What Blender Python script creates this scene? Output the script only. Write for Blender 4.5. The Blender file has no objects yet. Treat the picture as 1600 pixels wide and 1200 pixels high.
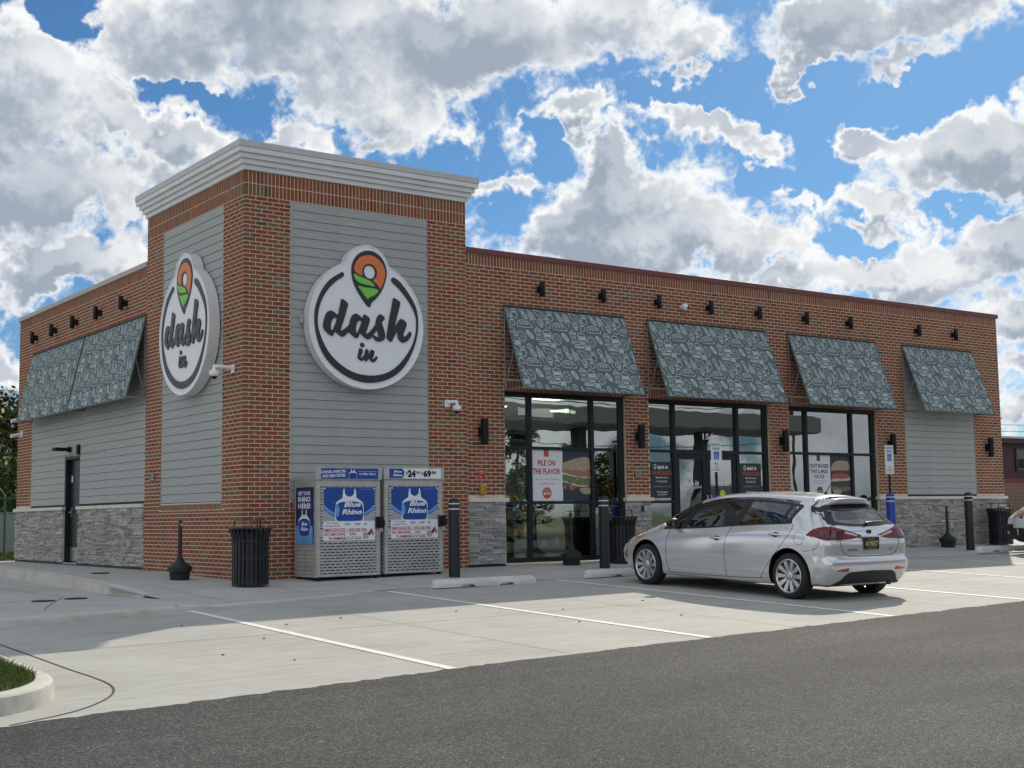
import bpy, bmesh, math, random
from mathutils import Vector, Matrix, geometry
from mathutils.bvhtree import BVHTree
from mathutils.noise import noise as pnoise

SC = bpy.context.scene
COL = SC.collection
R = math.radians
rnd = random.Random(11)

# ------------------------------------------------------------------ camera
CAM_P = Vector((-8.84657, -19.47385, 0.88912))
CAM_F = Vector((0.583517, 0.806086, 0.098659))
CAM_R = Vector((0.810764, -0.585210, -0.013834))
CAM_U = Vector((-0.046585, -0.088061, 0.995025))
FPX = 2078.99
cd = bpy.data.cameras.new('camera')
cam = bpy.data.objects.new('camera', cd)
COL.objects.link(cam)
cd.sensor_width = 36.0
cd.lens = FPX / 1600 * 36.0
cd.clip_start = 0.05
cd.clip_end = 6000
mt = Matrix((CAM_R, CAM_U, -CAM_F)).transposed().to_4x4()
mt.translation = CAM_P
cam.matrix_world = mt
SC.camera = cam

# ------------------------------------------------------------------ exposure
SC.render.engine = 'CYCLES'
SC.view_settings.view_transform = 'Standard'
SC.view_settings.look = 'None'
SC.view_settings.exposure = 0.72
SC.view_settings.gamma = 1.0
SC.view_settings.use_curve_mapping = False
SC.cycles.max_bounces = 10
SC.cycles.transparent_max_bounces = 16
SC.cycles.use_denoising = True
SC.cycles.sample_clamp_indirect = 6.0

# ------------------------------------------------------------------ sun
SUN_DIR = Vector((1.23, 0.845, 1.0)).normalized()
SUN_EL = math.asin(SUN_DIR.z)
SUN_AZ = math.atan2(SUN_DIR.x, SUN_DIR.y)
ld = bpy.data.lights.new('sun', 'SUN')
ld.energy = 2.35
ld.angle = R(0.5)
ld.color = (1.0, 0.90, 0.75)
sun = bpy.data.objects.new('sun', ld)
COL.objects.link(sun)
sun.rotation_euler = SUN_DIR.to_track_quat('Z', 'Y').to_euler()

# ------------------------------------------------------------------ world: sky with clouds
W = bpy.data.worlds.new('World')
SC.world = W
W.use_nodes = True
wt = W.node_tree
wt.nodes.clear()

class NT:
    """small helper to wire shader nodes"""
    def __init__(s, tree): s.t = tree
    def n(s, typ, **kw):
        nd = s.t.nodes.new(typ)
        for k, v in kw.items(): setattr(nd, k, v)
        return nd
    def l(s, a, b): s.t.links.new(a, b)
    def put(s, sock, v):
        if isinstance(v, bpy.types.NodeSocket): s.l(v, sock)
        elif isinstance(v, (tuple, list)) and len(v) == 3 and sock.type == 'RGBA': sock.default_value = (*v, 1)
        else: sock.default_value = v
    def math(s, op, a, b=0.0, c=0.0, clamp=False):
        nd = s.n('ShaderNodeMath', operation=op, use_clamp=clamp)
        s.put(nd.inputs[0], a); s.put(nd.inputs[1], b)
        if op in ('MULTIPLY_ADD',): s.put(nd.inputs[2], c)
        return nd.outputs[0]
    def vmath(s, op, a, b=(0, 0, 0)):
        nd = s.n('ShaderNodeVectorMath', operation=op)
        s.put(nd.inputs[0], a); s.put(nd.inputs[1], b)
        return nd.outputs[0]
    def noise(s, vec, scale, detail=2, rough=.5, dist=0.0, lac=2.0, out=0):
        nd = s.n('ShaderNodeTexNoise')
        if vec is not None: s.l(vec, nd.inputs['Vector'])
        nd.inputs['Scale'].default_value = scale; nd.inputs['Detail'].default_value = detail
        nd.inputs['Roughness'].default_value = rough; nd.inputs['Distortion'].default_value = dist
        nd.inputs['Lacunarity'].default_value = lac
        return nd.outputs[out]
    def smooth(s, v, a, b, lo=0.0, hi=1.0, typ='SMOOTHSTEP'):
        nd = s.n('ShaderNodeMapRange', interpolation_type=typ)
        s.put(nd.inputs['Value'], v)
        nd.inputs['From Min'].default_value = a; nd.inputs['From Max'].default_value = b
        nd.inputs['To Min'].default_value = lo; nd.inputs['To Max'].default_value = hi
        return nd.outputs[0]
    def mix(s, f, a, b, blend='MIX'):
        nd = s.n('ShaderNodeMix', data_type='RGBA', blend_type=blend)
        s.put(nd.inputs[0], f); s.put(nd.inputs[6], a); s.put(nd.inputs[7], b)
        return nd.outputs[2]
    def ramp(s, f, stops, interp='LINEAR'):
        nd = s.n('ShaderNodeValToRGB')
        cr = nd.color_ramp; cr.interpolation = interp
        while len(cr.elements) < len(stops): cr.elements.new(.5)
        for e, (p, c) in zip(cr.elements, stops): e.position = p; e.color = (*c, 1)
        s.put(nd.inputs[0], f)
        return nd.outputs[0]

# clouds: (azimuth deg, elevation deg, half-width, half-height, roll deg, weight)
CLOUDS = [
 (27.5, 20.8, 9.0, 3.6, -3, 1.35), (34.5, 20.4, 7.0, 3.2, 0, 1.25), (22.0, 20.0, 5.0, 2.8, 0, 1.1), (40.5, 20.6, 4.6, 2.4, 8, 1.15), (43.4, 19.2, 2.2, 1.9, -20, .9), (30.5, 17.6, 4.0, 1.7, -12, 1.0),
 (15.0, 17.9, 4.0, 3.2, 25, 1.25), (20.6, 16.2, 5.4, 1.5, -20, 1.25), (15.2, 15.6, 4.0, 2.2, 0, 1.15), (16.0, 13.4, 7.0, 3.2, -8, 1.3), (21.5, 13.6, 3.0, 2.0, -10, .95), (17.5, 10.4, 5.0, 1.5, 8, 1.35), (10.0, 12.0, 5.0, 3.5, 0, 1.1),
 (26.6, 16.5, 2.3, 1.4, -30, 1.05), (30.3, 15.9, 1.8, 1.2, -25, .85),
 (50.6, 20.0, 4.6, 2.0, 12, 1.25), (55.5, 20.8, 5.5, 1.8, 12, 1.15), (48.4, 18.2, 2.8, 1.1, 10, 1.0), (53.0, 18.6, 2.6, 1.0, 14, .9),
 (42.4, 11.7, 6.6, 2.2, -2, 1.5), (41.0, 13.6, 4.0, 2.2, 8, 1.4), (40.9, 15.2, 1.9, 1.3, 0, 1.15), (46.2, 11.4, 3.8, 1.8, -10, 1.25), (38.4, 12.0, 2.6, 1.6, 30, 1.1),
 (44.8, 16.7, 3.8, 1.1, -6, 1.2), (46.4, 15.7, 2.4, 1.0, -14, .95), (38.9, 16.8, 2.4, .9, -8, 1.05), (35.6, 14.4, 1.5, 1.1, 0, 1.1), (33.9, 16.4, 1.1, 1.2, 0, .7), (36.4, 16.6, 1.6, .6, 0, .6),
 (55.8, 14.4, 4.6, 2.1, 4, 1.4), (51.9, 15.3, 3.2, 1.2, -4, 1.2), (57.5, 13.0, 3.0, 1.4, 0, 1.1), (51.6, 12.2, 3.4, .9, -14, 1.15), (49.0, 13.0, 1.6, .8, 10, .8),
 (52.5, 9.6, 6.5, 1.6, 4, 1.4), (57.0, 10.6, 4.2, 1.8, 0, 1.3), (47.6, 9.2, 3.6, 1.0, 4, 1.15), (57.6, 8.0, 4.2, 1.4, 0, 1.15), (57.8, 5.9, 3.4, 1.1, 0, .95), (57.0, 3.4, 5.0, 1.1, 0, 1.0),
 (14.6, 6.4, 3.6, 1.4, 0, 1.2), (33.0, 6.5, 5.0, 1.5, 0, 1.0), (42.0, 6.0, 6.0, 1.6, 0, 1.0), (24.0, 5.5, 5.0, 1.6, 0, 1.0)]
# clear gaps
GAPS = [(53.0, 16.4, 3.0, 1.0, 0, .8), (56.5, 17.2, 2.2, 1.0, 0, .8), (49.0, 15.4, 1.6, 1.2, 0, .8), (54.5, 12.0, 2.4, .5, 0, .7), (17.3, 20.3, 1.5, 1.0, -35, 1.5), (22.6, 17.7, 2.2, .75, -18, 1.5), (25.2, 17.0, 1.4, .7, -10, 1.0), (47.0, 17.2, 2.0, .7, 10, .7), (33.0, 14.6, 1.8, 1.6, 0, .7), (50.0, 17.0, 3.0, 1.3, 0, 1.3), (49.8, 14.2, 1.6, 1.1, 0, 1.0), (53.6, 17.4, 3.6, .9, 8, 1.0), (47.4, 14.1, 2.4, .7, -25, 1.0), (50.4, 11.1, 3.0, .6, -12, .8), (45.8, 18.3, 1.9, 1.0, 0, 1.2), (42.8, 17.9, 2.4, .6, 0, .8), (37.2, 15.4, 1.6, 1.0, 20, .8), (18.6, 12.0, 3.6, .5, 6, .35)]

def cloud_group():
    g = bpy.data.node_groups.new('cloud_density', 'ShaderNodeTree')
    g.interface.new_socket('UV', in_out='INPUT', socket_type='NodeSocketVector')
    g.interface.new_socket('Density', in_out='OUTPUT', socket_type='NodeSocketFloat')
    g.interface.new_socket('Body', in_out='OUTPUT', socket_type='NodeSocketFloat')
    N = NT(g)
    gi = N.n('NodeGroupInput'); go = N.n('NodeGroupOutput')
    uv = gi.outputs[0]
    # ragged edges: warp the placement a little
    w1 = N.noise(uv, 16, 4, .6, out=1)
    w2 = N.noise(uv, 60, 3, .6, out=1)
    uvw = N.vmath('ADD', uv, N.vmath('SCALE', N.vmath('SUBTRACT', w1, (.5, .5, .5))))
    uvw.node.inputs[1].links[0].from_node.inputs['Scale'].default_value = .095
    k = N.vmath('SCALE', N.vmath('SUBTRACT', w2, (.5, .5, .5))); k.node.inputs['Scale'].default_value = .034
    uvw = N.vmath('ADD', uvw, k)
    def blob(c):
        mp = N.n('ShaderNodeMapping', vector_type='TEXTURE')
        N.l(uvw, mp.inputs['Vector'])
        mp.inputs['Location'].default_value = (R(c[0]), R(c[1]), 0)
        mp.inputs['Rotation'].default_value = (0, 0, R(c[4]))
        mp.inputs['Scale'].default_value = (R(c[2]) * 1.12, R(c[3]) * 1.12, 1)
        gr = N.n('ShaderNodeTexGradient', gradient_type='SPHERICAL')
        N.l(mp.outputs[0], gr.inputs[0])
        return N.math('MULTIPLY', gr.outputs['Fac'], c[5] * 1.55)
    acc = None
    for c in CLOUDS:
        b = blob(c)
        acc = b if acc is None else N.math('SMOOTH_MAX', acc, b)
        if acc.node.operation == 'SMOOTH_MAX': acc.node.inputs[2].default_value = .35
    # out of view: fuller cloud cover, added to lift the fill light
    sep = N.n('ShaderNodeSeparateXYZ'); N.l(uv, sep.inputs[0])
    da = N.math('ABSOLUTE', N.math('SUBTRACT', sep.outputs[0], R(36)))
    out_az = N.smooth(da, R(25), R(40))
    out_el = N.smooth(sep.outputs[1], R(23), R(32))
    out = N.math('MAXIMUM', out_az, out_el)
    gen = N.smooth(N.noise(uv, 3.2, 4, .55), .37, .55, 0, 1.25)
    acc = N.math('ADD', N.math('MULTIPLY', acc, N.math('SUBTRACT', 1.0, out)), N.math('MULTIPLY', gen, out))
    for c in GAPS:
        acc = N.math('SUBTRACT', acc, N.math('MULTIPLY', blob(c), .8))
    f1 = N.noise(uv, 17, 10, .60, .35, 2.15)
    f2 = N.noise(uv, 55, 8, .66, .5, 2.2)
    bl = N.math('ABSOLUTE', N.math('MULTIPLY_ADD', N.noise(uv, 30, 7, .58, .3), 2.0, -1.0))
    d = N.math('ADD', acc, N.math('MULTIPLY_ADD', f1, 2.6, -1.30))
    d = N.math('ADD', d, N.math('MULTIPLY_ADD', f2, 1.1, -.55))
    d = N.math('ADD', d, N.math('MULTIPLY_ADD', bl, -.70, .17))
    N.l(d, go.inputs[0])
    N.l(N.math('ADD', acc, N.math('MULTIPLY_ADD', f1, 1.5, -.75)), go.inputs[1])
    return g

def build_sky():
    N = NT(wt)
    out = N.n('ShaderNodeOutputWorld')
    sky = N.n('ShaderNodeTexSky', sky_type='NISHITA')
    sky.sun_disc = False
    sky.sun_elevation = SUN_EL
    sky.sun_rotation = SUN_AZ
    sky.altitude = 0; sky.air_density = 1.0; sky.dust_density = .35; sky.ozone_density = 2.2
    tc = N.n('ShaderNodeTexCoord')
    sep = N.n('ShaderNodeSeparateXYZ'); N.l(tc.outputs['Generated'], sep.inputs[0])
    az = N.math('ARCTAN2', sep.outputs[0], sep.outputs[1])
    el = N.math('ARCSINE', sep.outputs[2])
    comb = N.n('ShaderNodeCombineXYZ'); N.l(az, comb.inputs[0]); N.l(el, comb.inputs[1])
    uv = comb.outputs[0]
    g = cloud_group()
    def dens(v):
        nd = N.n('ShaderNodeGroup'); nd.node_tree = g; N.l(v, nd.inputs[0]); return nd.outputs[0], nd.outputs[1]
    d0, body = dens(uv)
    d1, body1 = dens(N.vmath('ADD', uv, (R(.55), R(1.0), 0)))
    alpha = N.smooth(d0, .26, .98)
    thick = N.smooth(body, .52, 1.28)
    lit = N.math('ADD', N.math('MULTIPLY', N.math('SUBTRACT', d0, d1), .55), N.math('MULTIPLY', N.math('SUBTRACT', body, body1), .45))
    lit = N.smooth(lit, -.8, .8)
    soft = N.noise(uv, 8, 5, .55)
    grey = N.math('MULTIPLY', thick, N.smooth(soft, .3, .66, .55, 1.2))
    grey = N.math('ADD', N.math('MULTIPLY', grey, .82), N.math('MULTIPLY', N.math('SUBTRACT', .52, lit), .62), clamp=True)
    grey = N.math('MULTIPLY', grey, N.smooth(N.math('ADD', N.math('MULTIPLY', d0, .4), N.math('MULTIPLY', body, .6)), .5, .98))
    sd = N.n('ShaderNodeVectorMath', operation='DOT_PRODUCT'); N.l(tc.outputs['Generated'], sd.inputs[0]); sd.inputs[1].default_value = SUN_DIR
    # grey fades away from the sun; unseen cloud whitened for more fill light
    grey = N.math('MULTIPLY', grey, N.smooth(sd.outputs['Value'], -.2, .75, .25, 1.0))
    ccol = N.ramp(grey, [(0, (.97, .985, .985)), (.25, (.83, .85, .87)), (.55, (.575, .625, .69)), (.8, (.43, .49, .57)), (1, (.36, .42, .50))])
    # lower, farther cloud is a little dimmer and bluer
    tint = N.mix(N.smooth(el, R(0), R(15)), (.40, .57, .80), SKY_TINT)
    clear = N.mix(1.0, sky.outputs[0], tint, 'MULTIPLY')
    bg1 = N.n('ShaderNodeBackground'); N.l(clear, bg1.inputs[0]); bg1.inputs[1].default_value = SKY_STRENGTH
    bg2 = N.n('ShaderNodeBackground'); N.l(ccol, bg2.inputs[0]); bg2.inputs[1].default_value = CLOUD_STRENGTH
    ms = N.n('ShaderNodeMixShader')
    N.l(N.math('MULTIPLY', alpha, N.smooth(el, R(-1), R(2))), ms.inputs[0]); N.l(bg1.outputs[0], ms.inputs[1]); N.l(bg2.outputs[0], ms.inputs[2])
    N.l(ms.outputs[0], out.inputs[0])

SKY_TINT = (.33, .57, .78)
SKY_STRENGTH = 0.06
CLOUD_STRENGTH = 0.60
build_sky()
W.cycles.sampling_method = 'MANUAL'
W.cycles.sample_map_resolution = 1024

# ------------------------------------------------------------------ materials
MATS = {}
def pm(name, base, rough=.6, metal=0.0, var=.12, vscale=6.0, bump=0.0, bscale=60.0, spec=.5, stretch=(1, 1, 1), coat=0.0, rvar=.1, tint=None, emit=None, dirt=None):
    """plain principled surface with noise in colour, gloss and relief"""
    if name in MATS: return MATS[name]
    m = bpy.data.materials.new(name); m.use_nodes = True
    t = m.node_tree; N = NT(t)
    b = t.nodes['Principled BSDF']
    tc = N.n('ShaderNodeTexCoord')
    mp = N.n('ShaderNodeMapping'); N.l(tc.outputs['Object'], mp.inputs[0]); mp.inputs['Scale'].default_value = stretch
    v = mp.outputs[0]
    n1 = N.noise(v, vscale, 5, .6)
    lo = tuple(c * (1 - var) for c in base); hi = tuple(min(1, c * (1 + var)) for c in (tint or base))
    col = N.mix(N.smooth(n1, .3, .7), lo, hi)
    if dirt:
        n2 = N.noise(v, vscale * .35, 6, .65)
        col = N.mix(N.smooth(n2, .52, .75, 0, dirt[1]), col, dirt[0])
    N.l(col, b.inputs['Base Color'])
    b.inputs['Metallic'].default_value = metal
    b.inputs['Specular IOR Level'].default_value = spec
    N.l(N.smooth(n1, .2, .8, max(.02, rough - rvar), min(1, rough + rvar), 'LINEAR'), b.inputs['Roughness'])
    if coat: b.inputs['Coat Weight'].default_value = coat; b.inputs['Coat Roughness'].default_value = .04
    if bump:
        bp = N.n('ShaderNodeBump'); bp.inputs['Strength'].default_value = bump; bp.inputs['Distance'].default_value = .01
        N.l(N.noise(v, bscale, 4, .6), bp.inputs['Height']); N.l(bp.outputs[0], b.inputs['Normal'])
    if emit:
        b.inputs['Emission Color'].default_value = (*emit[0], 1); b.inputs['Emission Strength'].default_value = emit[1]
    MATS[name] = m
    return m

def tone_mat(name, stops, rough=.85, bump=.4, bscale=80, spk=.18, extra=None):
    """colour picked per piece through its 'tone' attribute"""
    m = bpy.data.materials.new(name); m.use_nodes = True
    t = m.node_tree; N = NT(t); b = t.nodes['Principled BSDF']
    at = N.n('ShaderNodeAttribute', attribute_name='tone')
    geo = N.n('ShaderNodeNewGeometry')
    v = geo.outputs['Position']
    col = N.ramp(at.outputs['Fac'], stops)
    n1 = N.noise(v, 26, 6, .65)
    col = N.mix(1.0, col, N.ramp(n1, [(.25, (1 - spk,) * 3), (.75, (1 + spk,) * 3)]), 'MULTIPLY')
    mpv = N.n('ShaderNodeMapping'); N.l(v, mpv.inputs[0]); mpv.inputs['Scale'].default_value = (1, 1, .35)
    n2 = N.noise(mpv.outputs[0], 1.1, 6, .65)
    col = N.mix(1.0, col, N.ramp(n2, [(.3, (.84, .85, .86)), (.7, (1.13, 1.11, 1.09))]), 'MULTIPLY')
    N.l(col, b.inputs['Base Color'])
    b.inputs['Roughness'].default_value = rough; b.inputs['Specular IOR Level'].default_value = .25
    bp = N.n('ShaderNodeBump'); bp.inputs['Strength'].default_value = bump; bp.inputs['Distance'].default_value = .006
    N.l(N.noise(v, bscale, 5, .65), bp.inputs['Height']); N.l(bp.outputs[0], b.inputs['Normal'])
    MATS[name] = m
    return m

def glass_mat(name, tint, refl, rough=0.0, ior=1.5):
    """coated pane: mirror and tinted see-through, mixed by viewing angle"""
    if name in MATS: return MATS[name]
    m = bpy.data.materials.new(name); m.use_nodes = True
    t = m.node_tree; t.nodes.clear(); N = NT(t)
    o = N.n('ShaderNodeOutputMaterial')
    tr = N.n('ShaderNodeBsdfTransparent'); tr.inputs[0].default_value = (*tint, 1)
    gl = N.n('ShaderNodeBsdfGlossy'); gl.inputs['Roughness'].default_value = rough
    gl.inputs[0].default_value = (.93, .98, .97, 1)
    lw = N.n('ShaderNodeFresnel'); lw.inputs['IOR'].default_value = ior
    geo = N.n('ShaderNodeNewGeometry')
    bp = N.n('ShaderNodeBump'); bp.inputs['Strength'].default_value = .04; bp.inputs['Distance'].default_value = .05
    N.l(N.noise(geo.outputs['Position'], .9, 2, .5), bp.inputs['Height']); N.l(bp.outputs[0], gl.inputs['Normal'])
    f = N.math('MULTIPLY_ADD', lw.outputs[0], 1.0, refl, clamp=True)
    ms = N.n('ShaderNodeMixShader'); N.l(f, ms.inputs[0]); N.l(tr.outputs[0], ms.inputs[1]); N.l(gl.outputs[0], ms.inputs[2])
    N.l(ms.outputs[0], o.inputs[0])
    MATS[name] = m
    return m

# ------------------------------------------------------------------ mesh helpers
class MB:
    """collects faces and links them as one object"""
    def __init__(s): s.v = []; s.f = []; s.m = []; s.t = []
    def add(s, verts, faces, mat=0, M=None, tone=0.0):
        o = len(s.v)
        s.v += [tuple(M @ Vector(p)) for p in verts] if M is not None else [tuple(p) for p in verts]
        s.f += [tuple(i + o for i in f) for f in faces]
        s.m += [mat] * len(faces); s.t += [tone] * len(faces)
        return s
    def box(s, x0, x1, y0, y1, z0, z1, mat=0, M=None, tone=0.0):
        vs = [(x, y, z) for z in (z0, z1) for y in (y0, y1) for x in (x0, x1)]
        return s.add(vs, [(0, 2, 3, 1), (4, 5, 7, 6), (0, 1, 5, 4), (2, 6, 7, 3), (1, 3, 7, 5), (0, 4, 6, 2)], mat, M, tone)
    def lathe(s, prof, n=24, mat=0, M=None, cap=True):
        vs = []; fs = []
        for r, z in prof:
            for k in range(n):
                a = 2 * math.pi * k / n
                vs.append((r * math.cos(a), r * math.sin(a), z))
        for i in range(len(prof) - 1):
            for k in range(n):
                k2 = (k + 1) % n
                fs.append((i * n + k, i * n + k2, (i + 1) * n + k2, (i + 1) * n + k))
        if cap:
            fs.append(tuple(reversed(range(n)))); fs.append(tuple(range((len(prof) - 1) * n, len(prof) * n)))
        return s.add(vs, fs, mat, M)
    def tube(s, pts, r, n=8, mat=0, M=None, closed=False, cap=True):
        pts = [Vector(p) for p in pts]
        rs = r if isinstance(r, (list, tuple)) else [r] * len(pts)
        vs = []; fs = []; N_ = len(pts)
        prev = None
        for i, p in enumerate(pts):
            a = pts[i - 1] if (i or closed) else p
            b = pts[(i + 1) % N_] if (i < N_ - 1 or closed) else p
            d = (b - a).normalized() if (b - a).length > 1e-9 else Vector((0, 0, 1))
            if prev is None:
                ref = Vector((0, 0, 1)) if abs(d.z) < .95 else Vector((1, 0, 0))
                u = d.cross(ref).normalized()
            else:
                u = (prev - d * prev.dot(d)).normalized()
            prev = u; w = d.cross(u)
            for k in range(n):
                an = 2 * math.pi * k / n
                vs.append(p + (u * math.cos(an) + w * math.sin(an)) * rs[i])
        for i in range(N_ if closed else N_ - 1):
            i2 = (i + 1) % N_
            for k in range(n):
                k2 = (k + 1) % n
                fs.append((i * n + k, i * n + k2, i2 * n + k2, i2 * n + k))
        if cap and not closed:
            fs.append(tuple(reversed(range(n)))); fs.append(tuple(range((N_ - 1) * n, N_ * n)))
        return s.add(vs, fs, mat, M)
    def prism(s, poly, d0, d1, mat=0, M=None, holes=(), side=None):
        """polygon in (x,z), extruded outwards along -y from d0 to d1"""
        loops = [list(poly)] + [list(h) for h in holes]
        flat = [p for lp in loops for p in lp]
        tris = geometry.tessellate_polygon([[Vector((p[0], p[1], 0)) for p in lp] for lp in loops])
        n = len(flat)
        vs = [(p[0], -d1, p[1]) for p in flat] + [(p[0], -d0, p[1]) for p in flat]
        fs = []
        for a, b, c in tris:
            A, B, Cc = flat[a], flat[b], flat[c]
            if (B[0] - A[0]) * (Cc[1] - A[1]) - (B[1] - A[1]) * (Cc[0] - A[0]) < 0: b, c = c, b
            fs.append((a, b, c))
            if d0 != d1: fs.append((a + n, c + n, b + n))
        s.add(vs, fs, mat, M)
        if d0 != d1:
            fs2 = []; o = 0
            for lp in loops:
                k = len(lp)
                ar = sum(lp[i][0] * lp[(i + 1) % k][1] - lp[(i + 1) % k][0] * lp[i][1] for i in range(k))
                hole = lp is not loops[0]
                for i in range(k):
                    j = (i + 1) % k
                    q = (o + i, o + i + n, o + j + n, o + j)
                    fs2.append(q if (ar > 0) != hole else tuple(reversed(q)))
                o += k
            s.add(vs, fs2, mat if side is None else side, M)
        return s
    def stroke(s, pts, w, d, mat=0, M=None, closed=False, thick=0.0):
        """flat ribbon along a polyline in (x,z) at depth d"""
        n = len(pts)
        L = []; Rr = []
        for i, p in enumerate(pts):
            a = pts[i - 1] if (i or closed) else p
            b = pts[(i + 1) % n] if (i < n - 1 or closed) else p
            dx, dz = b[0] - a[0], b[1] - a[1]
            h = math.hypot(dx, dz) or 1
            nx, nz = -dz / h * w / 2, dx / h * w / 2
            L.append((p[0] + nx, -d, p[1] + nz)); Rr.append((p[0] - nx, -d, p[1] - nz))
        fs = []
        for i in range(n if closed else n - 1):
            j = (i + 1) % n
            fs.append((n + i, n + j, j, i))
        return s.add(L + Rr, fs, mat, M)
    def mesh(s, name, mats, smooth=None):
        me = bpy.data.meshes.new(name)
        me.from_pydata(s.v, [], s.f)
        for m in mats: me.materials.append(m)
        me.polygons.foreach_set('material_index', s.m)
        if any(s.t):
            at = me.attributes.new('tone', 'FLOAT', 'FACE'); at.data.foreach_set('value', s.t)
        if smooth is not None:
            me.polygons.foreach_set('use_smooth', [True] * len(s.f))
            me.update()
            me.set_sharp_from_angle(angle=R(smooth))
        me.update()
        return me
    def build(s, name, mats, parent=None, smooth=None, loc=None, rz=0.0, kind=None, bevel=0.0, label=None):
        if not isinstance(mats, (list, tuple)): mats = [mats]
        o = bpy.data.objects.new(name, s.mesh(name, mats, smooth))
        COL.objects.link(o)
        if parent is not None: o.parent = parent
        if loc is not None: o.location = loc
        if rz: o.rotation_euler = (0, 0, rz)
        if kind: o['kind'] = kind
        if label: o['label'] = label
        if bevel:
            md = o.modifiers.new('bevel', 'BEVEL'); md.width = bevel; md.segments = 2; md.limit_method = 'ANGLE'
        return o

def thing(name, label, cat, loc=(0, 0, 0), rz=0.0, group=None):
    o = bpy.data.objects.new(name, None); COL.objects.link(o)
    o.location = loc; o.rotation_euler = (0, 0, rz); o.empty_display_size = .2
    o['label'] = label; o['category'] = cat
    if group: o['group'] = group
    return o

def tag(o, label, cat, group=None):
    o['label'] = label; o['category'] = cat
    if group: o['group'] = group
    return o

def dup(root, loc=None, rz=None, label=None, group=None):
    r = root.copy(); COL.objects.link(r)
    if loc is not None: r.location = loc
    if rz is not None: r.rotation_euler = (0, 0, rz)
    if label: r['label'] = label
    if group: r['group'] = group
    def kids(src, dst):
        for ch in list(src.children):
            c = ch.copy(); COL.objects.link(c); c.parent = dst
            kids(ch, c)
    kids(root, r)
    return r

def clamp(v, a, b): return max(a, min(b, v))
def lerp(a, b, t): return a + (b - a) * t
def catmull(pts, sub=4, closed=True):
    n = len(pts); out = []
    rng = range(n) if closed else range(n - 1)
    for i in rng:
        if closed: p0, p1, p2, p3 = pts[i - 1], pts[i], pts[(i + 1) % n], pts[(i + 2) % n]
        else: p0, p1, p2, p3 = pts[max(0, i - 1)], pts[i], pts[i + 1], pts[min(n - 1, i + 2)]
        for k in range(sub):
            t = k / sub
            out.append(tuple(.5 * ((2 * b) + (-a + c) * t + (2 * a - 5 * b + 4 * c - d) * t * t + (-a + 3 * b - 3 * c + d) * t ** 3) for a, b, c, d in zip(p0, p1, p2, p3)))
    if not closed: out.append(tuple(pts[-1]))
    return out
def circle(cx, cz, rx, rz=None, n=24, a0=0.0, a1=2 * math.pi, full=True):
    rz = rx if rz is None else rz
    m = n if full else n + 1
    return [(cx + rx * math.cos(a0 + (a1 - a0) * k / n), cz + rz * math.sin(a0 + (a1 - a0) * k / n)) for k in range(m)]

_TXT = {}
def text_geo(txt, bold=0.0, shear=0.0, space=1.0):
    """outline of a line of lettering as triangles, cap height about .7, centred at the origin"""
    key = (txt, bold, shear, space)
    if key not in _TXT:
        cu = bpy.data.curves.new('lettering', 'FONT')
        cu.body = txt; cu.align_x = 'CENTER'; cu.resolution_u = 2; cu.offset = bold; cu.shear = shear; cu.space_character = space
        ob = bpy.data.objects.new('lettering', cu); COL.objects.link(ob)
        dg = bpy.context.evaluated_depsgraph_get(); dg.update()
        me = bpy.data.meshes.new_from_object(ob.evaluated_get(dg))
        vs = [(v.co.x, v.co.y) for v in me.vertices]; fs = [tuple(p.vertices) for p in me.polygons]
        bpy.data.objects.remove(ob); bpy.data.curves.remove(cu); bpy.data.meshes.remove(me)
        if vs:
            x0 = min(v[0] for v in vs); x1 = max(v[0] for v in vs)
            z0 = min(v[1] for v in vs); z1 = max(v[1] for v in vs)
        else: x0 = x1 = z0 = z1 = 0
        _TXT[key] = (vs, fs, x0, x1, z0, z1)
    return _TXT[key]
def put_text(mb, txt, cx, cz, w, h, d, mat=0, M=None, bold=0.0, shear=0.0, space=1.0, rot=0.0):
    """lettering fitted in a w x h box centred on (cx, cz), at depth d in front of the wall"""
    vs, fs, x0, x1, z0, z1 = text_geo(txt, bold, shear, space)
    if not vs: return
    if w is None: w = (x1 - x0) * h / (z1 - z0)
    mx, mz = (x0 + x1) / 2, (z0 + z1) / 2
    c, s_ = math.cos(rot), math.sin(rot)
    P = []
    for x, z in vs:
        a = (x - mx) / (x1 - x0) * w; b = (z - mz) / (z1 - z0) * h
        P.append((cx + a * c - b * s_, -d, cz + a * s_ + b * c))
    F = []
    for f in fs:
        A, B, Cc = P[f[0]], P[f[1]], P[f[2]]
        F.append(f if (B[0] - A[0]) * (Cc[2] - A[2]) - (B[2] - A[2]) * (Cc[0] - A[0]) > 0 else tuple(reversed(f)))
    mb.add(P, F, mat, M)

def depth_of(p): return (Vector(p) - CAM_P).dot(CAM_F)
def in_view(p):
    d = Vector(p) - CAM_P; z = d.dot(CAM_F)
    if z < .1: return False
    return abs(d.dot(CAM_R) / z) * FPX < 805 and abs(d.dot(CAM_U) / z) * FPX < 605
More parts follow.
